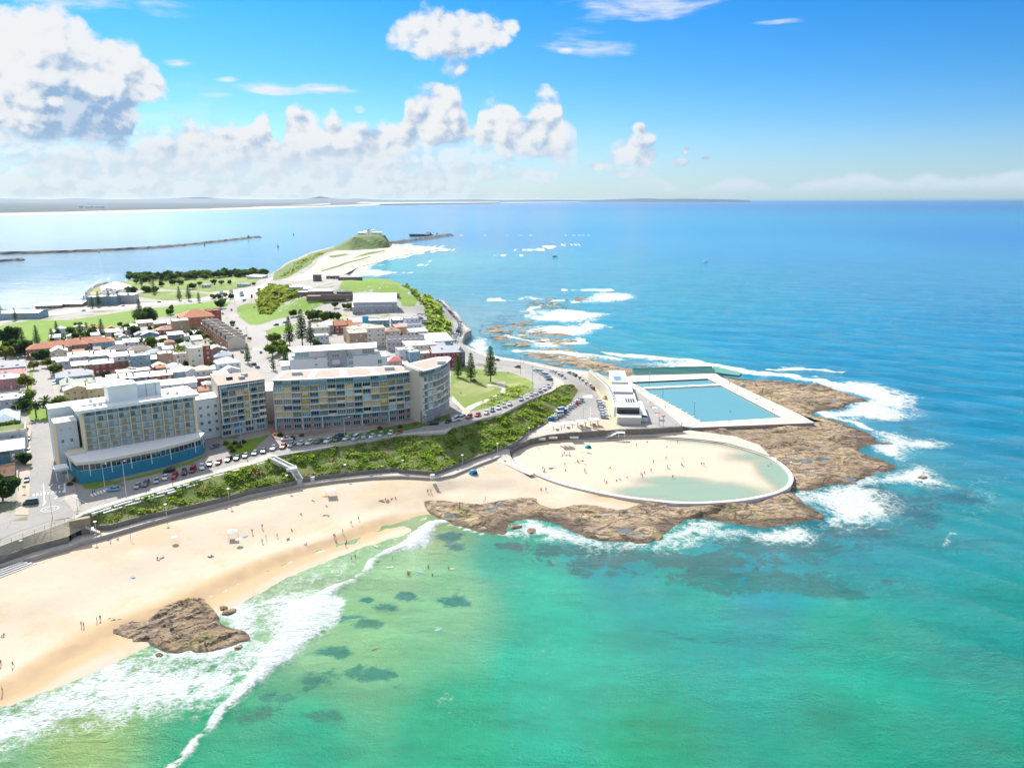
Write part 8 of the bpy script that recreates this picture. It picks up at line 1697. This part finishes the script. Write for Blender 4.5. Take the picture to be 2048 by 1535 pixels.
def onprom(u, v):
    z = 5.
    for _ in range(4): x, y = G(u, v, z); z = float(pz_([x], [y])[0])
    return x, y, z+.02
folk([(197,1062,'stand'),(202,1068,'stand'),(146,1077,'sit'),(467,991,'walk'),(625,960,'stand'),(703,938,'walk'),(706,941,'walk'),(760,940,'walk'),(464,989,'stand')], 'on the lower promenade', 'people on the lower promenade', onprom)
# ------------------------------------------------------------------ beach things
def dome(u, v, f, c, label, s=1.2):
    x, y, z = f(u, v); t = thing('beach_tent', label, 'tent', (x, y, z), .4); q = MB(); vs = [(0, 0, 1.25*s)]; n_ = 10
    for j, (rr_, zz_) in enumerate(((.55, 1.08), (.9, .7), (1.05, .0))):
        for i in range(n_): a = 6.283*i/n_; vs.append((rr_*s*1.2*math.cos(a), rr_*s*math.sin(a), zz_*s))
    fs = [(0, 1+i, 1+(i+1) % n_) for i in range(n_)]+[(1+j*n_+i, 1+(j+1)*n_+i, 1+(j+1)*n_+(i+1) % n_, 1+j*n_+(i+1) % n_) for j in range(2) for i in range(n_) if not (j == 1 and i in (7, 8))]
    q.add(vs, fs, mat(c, .6, .08)); q.build('canopy', t); q = MB(); q.box((0, 0, .02), (2.2*s, 1.9*s, .04), mat((.3, .3, .32))); q.build('groundsheet', t)
dome(946.5, 947, onbeach, (.03, .30, .48), 'bright blue dome tent on the sand by the beach wall', 1.5); dome(1176, 895, onoval, (.02, .42, .48), 'small turquoise sun tent on the oval pool sand', 1.2); dome(1088, 987, onbeach, (.6, .62, .65), 'x', .7) if False else None
def gazebo(u, v, f, label, c, w=3.):
    x, y, z = f(u, v); t = thing('beach_gazebo', label, 'gazebo', (x, y, z), .3); q = MB(); a = w/2; q.add([(-a, -a, 2.1), (a, -a, 2.1), (a, a, 2.1), (-a, a, 2.1), (0, 0, 2.75)], [(0, 1, 4), (1, 2, 4), (2, 3, 4), (3, 0, 4)], c); q.build('canopy', t)
    for i in (-1, 1):
        for j in (-1, 1): q = MB(); q.tube((i*a, j*a, 0), (i*a, j*a, 2.1), .04, .04, OFFW, 4); q.build('leg', t)
    for i in range(2): q = MB(); q.box((i-.5, -.2+i*.4, .3), (.5, .5, .6), mat((.12, .07, .06) if i else (.05, .07, .2))); q.build('beach_chair', None, (x+i-.5, y-.3, z), .4) if False else None
gazebo(466, 1073, onbeach, 'white and navy framed gazebo on the mid beach', mat((.55, .60, .72), .7, .2)); gazebo(662, 989, onbeach, 'pale open gazebo with people under it near the promenade stairs', mat((.62, .60, .62), .7, .1), 3.4)
def umbrella(u, v, f, label, c):
    x, y, z = f(u, v); t = thing('beach_umbrella', label, 'umbrella', (x, y, z)); q = MB(); q.tube((0, 0, 0), (0, 0, 2), .025, .025, OFFW, 5); q.build('pole', t); q = MB(); n_ = 8
    q.add([(0, 0, 2.15)]+[(1.1*math.cos(6.283*i/n_), 1.1*math.sin(6.283*i/n_), 1.75) for i in range(n_)], [(0, 1+i, 1+(i+1) % n_) for i in range(n_)], c); q.build('canopy', t)
umbrella(478, 1088, onbeach, 'pinkish white beach umbrella with dark shade on the mid beach', mat((.62, .5, .5))); umbrella(350, 1083, onbeach, 'pale umbrella lying low on the upper beach', mat((.65, .62, .6))); umbrella(1096, 933, onoval, 'white umbrella at the left end of the oval sand', mat((.65, .66, .68)))
tw = random.Random(8)
for i, (u, v) in enumerate([(491,1072),(648,991),(653,992),(265,1153),(762,1000),(776,1002),(1150,925),(1105,936),(1165,904),(1180,907),(1172,929),(1162,921),(1220,937),(1130,915)]):
    f = onoval if u > 1040 and v < 960 else onbeach; x, y, z = f(u, v); c = tw.choice([(.5, .1, .1), (.1, .3, .5), (.6, .6, .6), (.5, .4, .1), (.25, .2, .3)]); q = MB(); q.box((0, 0, .03), (1.9, .9, .05), mat(c)); o = q.build('towel', None, (x, y, z+.02), tw.uniform(0, 3)); tag(o, 'beach towel %s from the left among those spread on the sand' % ordw(i), 'towel', 'towels on the sand')
for i, (u, v) in enumerate([(752,1093),(740,1141),(838,1144),(780,1135),(902,1138),(876,1260)]):
    x, y = G(u, v, 0); q = MB(); q.add([(-1., -.22, .1), (.7, -.24, .1), (1.1, 0, .16), (.7, .24, .1), (-1., .22, .1), (-1., -.22, .17), (.7, -.24, .17), (1.1, 0, .22), (.7, .24, .17), (-1., .22, .17)], [(4, 3, 2, 1, 0), (5, 6, 7, 8, 9), (0, 1, 6, 5), (1, 2, 7, 6), (2, 3, 8, 7), (3, 4, 9, 8), (4, 0, 5, 9)], mat([(.6, .62, .6), (.5, .5, .1), (.15, .4, .6)][i % 3], .4, 0)); o = q.build('surfboard', None, (x, y, .1), tw.uniform(0, 3)); tag(o, 'surfboard afloat off the beach, %s listed from the breaking wave' % ordw(i), 'surfboard', 'surfboards in the water')
# ------------------------------------------------------------------ lamps, poles, rails
def lamp(h_, arm, kind):
    t = thing('street_lamp', 'x', 'street lamp'); q = MB(); q.tube((0, 0, 0), (0, 0, h_), .11, .06, OFFW if kind != 'wood' else BARK, 7); q.build('pole', t)
    if arm:
        q = MB(); q.tube((0, 0, h_-.05), (-arm, 0, h_+.5), .05, .04, OFFW, 5); q.build('arm', t); q = MB(); q.box((-arm-.25, 0, h_+.5), (.7, .25, .12), OFFW); q.build('lamp_head', t)
    elif kind == 'post':
        q = MB(); q.tube((0, 0, h_), (0, 0, h_+.12), .55, .5, WHT, 10); q.build('lamp_shade', t)
    elif kind == 'wood':
        q = MB(); q.box((0, 0, h_-.6), (2.2, .12, .12), BARK); q.build('cross_arm', t)
    return t
LP = {'arm': lamp(9.5, 2.2, 'arm'), 'post': lamp(4.4, 0, 'post'), 'wood': lamp(10.5, 0, 'wood'), 'tall': lamp(13, 1.2, 'arm')}; usedl = set()
def putlamp(k, x, y, z, rz, label, group=None, cat='street lamp'):
    if k not in usedl: usedl.add(k); o = LP[k]; o.location = (x, y, z); o.rotation_euler[2] = rz; o['label'] = label
    else: o = copy_tree(LP[k], (x, y, z), rz, label)
    if group: o['group'] = group
    o['category'] = cat
for i, (u, v) in enumerate([(45,1107),(193,1068),(333,1032),(458,1000),(575,972),(691,950),(806,941),(925,930),(995,906),(1058,873)]):
    x, y, z = onprom(u, v); putlamp('post', x, y, z, 0, 'promenade lamp with flat round white head, %s from the left' % ordw(i), 'lamps along the lower promenade')
for u, v, k, rz, lab in [(253,993,'tall',2.6,'tall lamp with long arm before the hotel podium lawn'),(210,977,'arm',2.6,'lamp pole before the left end of the podium'),(105,1035,'arm',1.,'lamp pole by the small roundabout'),(483,889,'arm',2.8,'lamp pole in front of the left apartment block'),(690,878,'arm',2.8,'lamp pole in front of the long apartments'),(866,838,'tall',2.8,'tall lamp pole in front of the prow block'),(1167,837,'arm',0,'lamp pole in the middle of the car park'),(155,1016,'post',0,'short lamp post on the corner pavement'),
        (906,855,'post',0,'short white lamp beside the black car'),(851,848,'post',0,'globe lamp in the shade below the prow block'),(1041,748,'wood',.5,'tall brown power pole by the small park'),(1065,768,'wood',.5,'brown power pole at the corner of the small park'),(1138,745,'arm',1.,'thin lamp pole on the coast road'),(470,610,'wood',.3,'power pole beside the bright lawn'),(495,681,'wood',.3,'power pole at the brick path corner'),(535,690,'wood',.3,'power pole along the stone kerb'),(50,770,'wood',0,'timber power pole by the pink house'),
        (38,850,'arm',0,'old lamp pole over the left kerb'),(45,905,'wood',0,'timber pole with flowers on the left kerb'),(1001,808,'arm',2.4,'thin lamp pole on the grassy slope'),(552,745,'post',0,'lamp at the main street end'),(408,880,'post',0,'lamp beside the hotel lane'),(1328,775,'post',0,'x')][:-1]:
    x, y, z = onland(u, v); putlamp(k, x, y, z, rz, lab, cat='power pole' if k == 'wood' else 'street lamp')
for i, (u, v, h_) in enumerate([(1298,771,0),(1325,800,1),(1388,832,2)]):
    x, y = G(u, v, 2.5); t = thing('flood_light', 'floodlight pole standing in the sea pool edge, %s of three from the far end' % ordw(i), 'light pole', (x, y, 2)); q = MB(); q.tube((0, 0, 0), (0, 0, 8.5), .12, .09, mat((.2, .2, .22)), 6); q.build('pole', t); q = MB(); q.box((0, 0, 8.6), (.9, .3, .3), OFFW); q.build('lamp_head', t)
for i, (u, v) in enumerate([(1318,851),(1326,852)]):
    x, y = G(u, v, 4.8); t = thing('shade_post', 'pair of grey shade posts by the concourse, %s one' % ['left', 'right'][i], 'post', (x, y, 4.8)); q = MB(); q.tube((0, 0, 0), (0, 0, 5), .15, .15, CONC, 6); q.build('pole', t); q = MB(); q.box((0, 0, 5.05), (1.6, 1.6, .12), DARK if i else WPP); q.build('cap', t)
def railing(line, h_, gap, label, m_=OFFW, rails=2):
    t = thing('railing', label, 'railing', (0, 0, 0)); D_ = dense(line, gap); q = MB()
    for k in range(rails):
        for a, b in zip(D_[:-1], D_[1:]): q.tube((a[0], a[1], a[2]+h_*(k+1)/rails), (b[0], b[1], b[2]+h_*(k+1)/rails), .035, .035, m_, 4)
    q.build('rail', t); pm = MB(); pm.tube((0, 0, 0), (0, 0, h_), .05, .05, m_, 4); me = pm.mesh('post')
    for p in D_: link('post', me, t, tuple(p))
def off_line(L, d, dz=0.):
    out = []
    for i, p in enumerate(L):
        a, b = np.array(L[max(i-1, 0)][:2]), np.array(L[min(i+1, len(L)-1)][:2]); v_ = (b-a)/np.linalg.norm(b-a); out.append((p[0]-v_[1]*d, p[1]+v_[0]*d, p[2]+dz))
    return out
railing(off_line(BTW[10:], .3, .9), 1.0, 4., 'long pale railing along the top of the bank wall'); railing(off_line(BTW[0:5], .25, .1), 1.1, 3., 'railing above the dry stone slope at the left edge', mat((.12, .1, .09)))
# wall along the top of the bank
q = MB(); strip_wall('', dense(BTW[10:], 4), lambda t: 9.5, lambda t: (12.7+1.2*min(1, t/.3)) if t < .55 else 13.9-4.2*((t-.55)/.45)**1.3, .35, mat((.50, .45, .38), .85, .15, .3), mb=q, side=1); tag(q.build('esplanade_wall'), 'long low cream wall along the road above the green bank', 'wall')
zf_ = None
# white stepped seating on the slope in front of the hotel
sg = BTW[5:11]; sl_ = dense(sg, 1.); cum = len(sl_)
t = thing('slope_terrace', 'rows of long white concrete seating walls stepping down to the bank before the hotel', 'seating', (0, 0, 0))
for r_, (o_, dz_, k0) in enumerate(((.6, .55, 0), (-.5, .1, 2), (-1.6, -.5, 5))):
    L_ = off_line(sl_, o_, dz_); i = k0
    while i < len(L_)-8:
        j = min(len(L_)-1, i+7); q = MB(); strip_wall('', [p[:2] for p in L_[i:j]], L_[i][2]-1.3, L_[i][2], .55, WHT, mb=q, side=-1); q.build('seat_wall', t); i = j+ (2 if r_ == 0 else 0) if r_ == 0 else j
# stairs down the bank
s1, s2, s3 = W3((545,921,11.7)), W3((583,940,9.2)), W3((600,966,5.2))
t = thing('bank_stairs', 'pale concrete stairs descending the bank from the road to the promenade', 'stairs', (0, 0, 0)); WC = mat((.58, .56, .52), .85, .1)
for a, b, n_ in ((s1, s2, 12), (s2, s3, 16)):
    an = math.atan2(b[1]-a[1], b[0]-a[0]); L = math.hypot(b[0]-a[0], b[1]-a[1])
    for k in range(n_):
        f = (k+.5)/n_; q = MB(); q.box((0, 0, -.6), (L/n_+.02, 2.2, 1.4), WC); q.build('step', t, (a[0]+(b[0]-a[0])*f, a[1]+(b[1]-a[1])*f, a[2]+(b[2]-a[2])*f+1.0), an)
    for s_ in (-1.25, 1.25):
        q = MB(); vs = [(a[0]-math.sin(an)*s_, a[1]+math.cos(an)*s_), (b[0]-math.sin(an)*s_, b[1]+math.cos(an)*s_)]; q.tube((vs[0][0], vs[0][1], a[2]+1.5), (vs[1][0], vs[1][1], b[2]+1.5), .3, .3, WHT, 4); q.build('side_wall', t)
q = MB(); q.box((s2[0], s2[1], s2[2]+.6), (4, 4, 1.2), WC, .4); q.build('landing', t)
# the stone bastion and steps at the left
bx_ = W3((160,1045,9.)); t = thing('stone_bastion', 'squat brown stone stair tower where slope and bank meet', 'tower', (bx_[0], bx_[1], 3.4), .55)
boxp('wall', t, (0, .6, 3.3), (6., 3.6, 6.6), STONE2); boxp('parapet', t, (0, -1.1, 6.9), (6., .4, .7), STONE2); boxp('doorway', t, (-.8, -1.25, 3.), (1.6, .1, 2.2), DARK)
for k in range(8): boxp('step', t, (1.6+k*.5, -2.6, 4.6-k*.36), (.5, 2, .3), CONC)
a, b = W3((-60,1158,5.2)), W3((44,1120,5.2)); c_ = W3((92,1109,5.2)); d_ = (math.cos(math.atan2(b[1]-a[1], b[0]-a[0])), math.sin(math.atan2(b[1]-a[1], b[0]-a[0]))); nn_ = (d_[1], -d_[0])
t = thing('beach_steps', 'wide concrete amphitheatre steps down to the sand at the left edge', 'stairs', (0, 0, 0))
for k in range(7):
    o_ = .2+k*.85; L = 14+k*.9; q = MB(); st0 = (b[0]-d_[0]*14+nn_[0]*o_, b[1]-d_[1]*14+nn_[1]*o_); q.prism([(st0[0]-nn_[0]*.5, st0[1]-nn_[1]*.5), (st0[0]+d_[0]*L-nn_[0]*.5, st0[1]+d_[1]*L-nn_[1]*.5), (st0[0]+d_[0]*L+nn_[0]*.35, st0[1]+d_[1]*L+nn_[1]*.35), (st0[0]+nn_[0]*.35, st0[1]+nn_[1]*.35)], 1.5, 4.9-k*.33, WC); q.build('step', t)
# ------------------------------------------------------------------ road markings (flat paint)
pm_ = MB()
def dab(pts, lift=.115):
    P_ = [onland(u, v) for u, v in pts]; V = [(x, y, z+lift) for x, y, z in P_]; a = sum(V[i][0]*V[(i+1) % len(V)][1]-V[(i+1) % len(V)][0]*V[i][1] for i in range(len(V)))
    if a < 0: V = V[::-1]
    pm_.add(V, [tuple(range(len(V)))], PAINT)
def stripe(u0, v0, u1, v1, w=.35):
    a, b = onland(u0, v0), onland(u1, v1); d = np.array([b[0]-a[0], b[1]-a[1]]); d /= np.linalg.norm(d); n_ = np.array([-d[1], d[0]])*w/2; pm_.add([(a[0]-n_[0], a[1]-n_[1], a[2]+.15), (b[0]-n_[0], b[1]-n_[1], b[2]+.15), (b[0]+n_[0], b[1]+n_[1], b[2]+.15), (a[0]+n_[0], a[1]+n_[1], a[2]+.15)], [(0, 1, 2, 3)], PAINT)
for k in range(9): stripe(67+k*7.4, 992.5-k*.9, 68+k*7.4, 987.5-k*.9, .5)
for k in range(6): stripe(186+k*6.2, 993-k*2.2, 182+k*6.2, 988-k*2.2, .7)
stripe(88, 991, 87, 967, .22); stripe(89, 1008, 88, 992, .2); stripe(130, 985, 129, 966, .5); stripe(118, 971, 128, 970, .4); stripe(118, 977, 128, 976, .4); stripe(118, 977, 118, 970, .4); stripe(99, 975, 105, 968, .6); stripe(110, 998, 116, 992, .4); stripe(85, 1012, 92, 1003, .3); stripe(118, 1002, 140, 994, .18); stripe(145, 992, 175, 1008, .18)
import itertools
cxr, cyr = 100, 1018
for R_, w_ in ((2.6, .28), (1.4, .15)):
    c0 = onland(cxr, cyr); pts = [(c0[0]+R_*math.cos(6.283*i/20), c0[1]+R_*math.sin(6.283*i/20)) for i in range(21)]
    for a, b in zip(pts[:-1], pts[1:]):
        d = np.array([b[0]-a[0], b[1]-a[1]]); d /= np.linalg.norm(d); n_ = np.array([-d[1], d[0]])*w_/2; z = c0[2]+.16; pm_.add([(a[0]-n_[0], a[1]-n_[1], z), (b[0]-n_[0], b[1]-n_[1], z), (b[0]+n_[0], b[1]+n_[1], z), (a[0]+n_[0], a[1]+n_[1], z)], [(0, 1, 2, 3)], PAINT)
for k in range(7): stripe(1167+k*2.9, 795.5, 1166+k*2.9, 790.5, .7)
for k in range(8): stripe(508+k*5, 699.5, 507+k*5, 697, .9)
for k in range(5): stripe(560+k*60, 897-k*8.4, 584+k*60, 893.5-k*8.4, .2)
for k in range(8): stripe(1181, 822+k*2.8-8, 1181, 823.2+k*2.8-8, .2)
stripe(1165, 835, 1180, 832, .25); stripe(536, 732, 545, 742, .4); stripe(540, 730, 549, 740, .4)
for k in range(12): stripe(455+k*27, 936-k*5.2-(k*.35)**2*.3, 462+k*27, 932-k*5.2, .18)
stripe(640, 891, 700, 882, .15); stripe(262, 991, 410, 949, .2); stripe(560, 868+22, 740, 862, .5)
o = pm_.build('road_markings'); o['kind'] = 'structure'
# kerbs and podium lawn
sheet('podium_lawn', [(160,965),(175,958),(214,966),(260,955),(320,940),(372,925),(405,912),(418,908),(380,928),(300,950),(228,966),(190,977),(170,976)], LAWN, .14, 2.)
sheet('garden_bed', [(447,880),(470,886),(492,880),(520,874),(540,868),(500,905),(470,912),(452,895)], LAWN, .14, 2.)
sheet('garden_bed', [(540,862),(556,850),(566,870),(560,880),(545,876)], mat((.30, .17, .14), .9, .2), .16, 2.)
sheet('forecourt_lawn', [(560,893),(640,888),(720,878),(800,864),(850,852),(900,838),(900,828),(860,838),(790,852),(700,868),(600,884)], grass_mat('shade_lawn', (.07,.13,.02), (.10,.17,.03)), .13, 3.)  # darker copy of the lawn, shade of the blocks put into its colour
sheet('palm_island', [(52,822),(75,812),(112,818),(118,835),(95,842),(62,842)], LAWN, .12, 2.)
for i, (u, v) in enumerate([(452,889),(462,897),(470,888),(478,895),(466,903),(486,886),(150,962),(140,970),(560,872),(585,878),(604,872),(800,855),(830,850),(690,868),(760,858),(875,840)]): plant(['S1', 'S2', 'S3'][i % 3], u, v, tr_.uniform(.5, .85), 'low garden shrub below the big blocks, %s in its bed from the hotel end' % ordw(i), 'garden shrubs before the apartment blocks')
# fills of small things: bins, benches, signs
for i, (u, v) in enumerate([(183,1065),(625,961),(865,957)]):
    x, y, z = onprom(u, v); t = thing('kiosk_box', 'small white cabinet on the promenade, %s from the left' % ordw(i), 'cabinet', (x, y, z), .4); boxp('body', t, (0, 0, .8), (1.5, 1., 1.6), OFFW); boxp('lid', t, (0, 0, 1.65), (1.7, 1.2, .1), WHT)
for i, (u, v) in enumerate([(136,963),(50,985)]):
    x, y, z = onland(u, v); t = thing('warning_sign', 'fluorescent yellow crossing sign on the %s side of the street' % ['right', 'left'][i], 'sign', (x, y, z), .3); q = MB(); q.tube((0, 0, 0), (0, 0, 2.2), .04, .04, OFFW, 5); q.build('post', t); q = MB(); q.box((0, 0, 2.3), (1., .06, 1.), mat((.55, .75, .02), .5, 0)); q.build('sign_plate', t)
x, y, z = onland(1205, 783); t = thing('paved_circle', 'faded red paved square on the pavilion forecourt', 'paving', (x, y, z)); boxp('paving', t, (0, 0, .13), (7, 6, .04), mat((.48, .22, .16), .9, .1))
x, y, z = onland(1210, 798); t = thing('bronze_feature', 'dark tangled bench sculpture on the forecourt near the parked cars', 'sculpture', (x, y, z), .3)
for k in range(7): q = MB(); q.tube((tw.uniform(-1.5, 1.5), tw.uniform(-1, 1), 0), (tw.uniform(-1.2, 1.2), tw.uniform(-1, 1), 2.), .16, .1, mat((.06, .05, .04)), 5); q.build('strut', t)
for i, (u, v) in enumerate([(1300,812),(1309,824),(1317,838)]):
    x, y = G(u, v, 4.6); t = thing('cafe_umbrella', 'pinkish cafe umbrella on the concourse, %s from the far end' % ordw(i), 'umbrella', (x, y, 4.7)); q = MB(); q.tube((0, 0, 0), (0, 0, 2.4), .05, .05, OFFW, 5); q.build('pole', t); q = MB(); q.add([(-1.4, -1.4, 2.3), (1.4, -1.4, 2.3), (1.4, 1.4, 2.3), (-1.4, 1.4, 2.3), (0, 0, 2.9)], [(0, 1, 4), (1, 2, 4), (2, 3, 4), (3, 0, 4)], WPP if i != 1 else OFFW); q.build('canopy', t)
for f_ in (0, 1):
    x, y, z = onland([503, 428][f_], [610, 575][f_]); t = thing('flag_banner', ['red feather flag by the beach road below the fort', 'small red flag on the foreshore lawn'][f_], 'flag', (x, y, z), 1.); q = MB(); q.tube((0, 0, 0), (0, 0, 11-4*f_), .12, .08, OFFW, 5); q.build('pole', t); q = MB(); q.box((1.1, 0, 8.6-4*f_), (2.2, .1, 3.6), CLO['red']); q.build('cloth', t)
for i, (u, v) in enumerate([(1110,455+58),(1411,523)]):
    x, y = G(u, v, 0); t = thing('small_boat', ['small dark boat out beyond the reef surf', 'white speedboat leaving a wake on open water'][i], 'boat', (x, y, 0), .4); q = MB(); q.prism([(-5, -1.6), (3, -1.6), (6, 0), (3, 1.6), (-5, 1.6)], -.4, 1.3, DARK if i == 0 else WHT); q.build('hull', t); q = MB(); q.box((-1, 0, 2), (3, 2, 1.5), OFFW); q.build('cabin', t)
for n_, o_ in list(PROT.items())+list(LP.items()):
    if o_['label'] == 'x':
        for ch in list(o_.children): bpy.data.objects.remove(ch)
        bpy.data.objects.remove(o_)
# ------------------------------------------------------------------ the air
hz_ = MB(); hz_.box((0, 34000, 61.), (118000, 76000, 130), None); hz_.mats = []
me = bpy.data.meshes.new('haze'); me.from_pydata(hz_.v, [], hz_.f); m = bpy.data.materials.new('haze_air'); m.use_nodes = True; nt = m.node_tree; nt.nodes.clear()
pv = nt.nodes.new('ShaderNodeVolumePrincipled'); pv.inputs['Color'].default_value = (.66, .84, 1, 1); pv.inputs['Density'].default_value = HAZE = 1.5e-5; pv.inputs['Anisotropy'].default_value = .75
oo = nt.nodes.new('ShaderNodeOutputMaterial'); nt.links.new(pv.outputs[0], oo.inputs['Volume']); me.materials.append(m)
m.cycles.homogeneous_volume = True
tag(link('haze', me), 'pale blue sea haze filling the air over bay and town', kind='stuff')
scene.cycles.max_bounces = 5; scene.cycles.diffuse_bounces = 3; scene.cycles.glossy_bounces = 2
scene.cycles.transmission_bounces = 2; scene.cycles.transparent_max_bounces = 6; scene.cycles.volume_bounces = 0
scene.cycles.caustics_reflective = False; scene.cycles.caustics_refractive = False
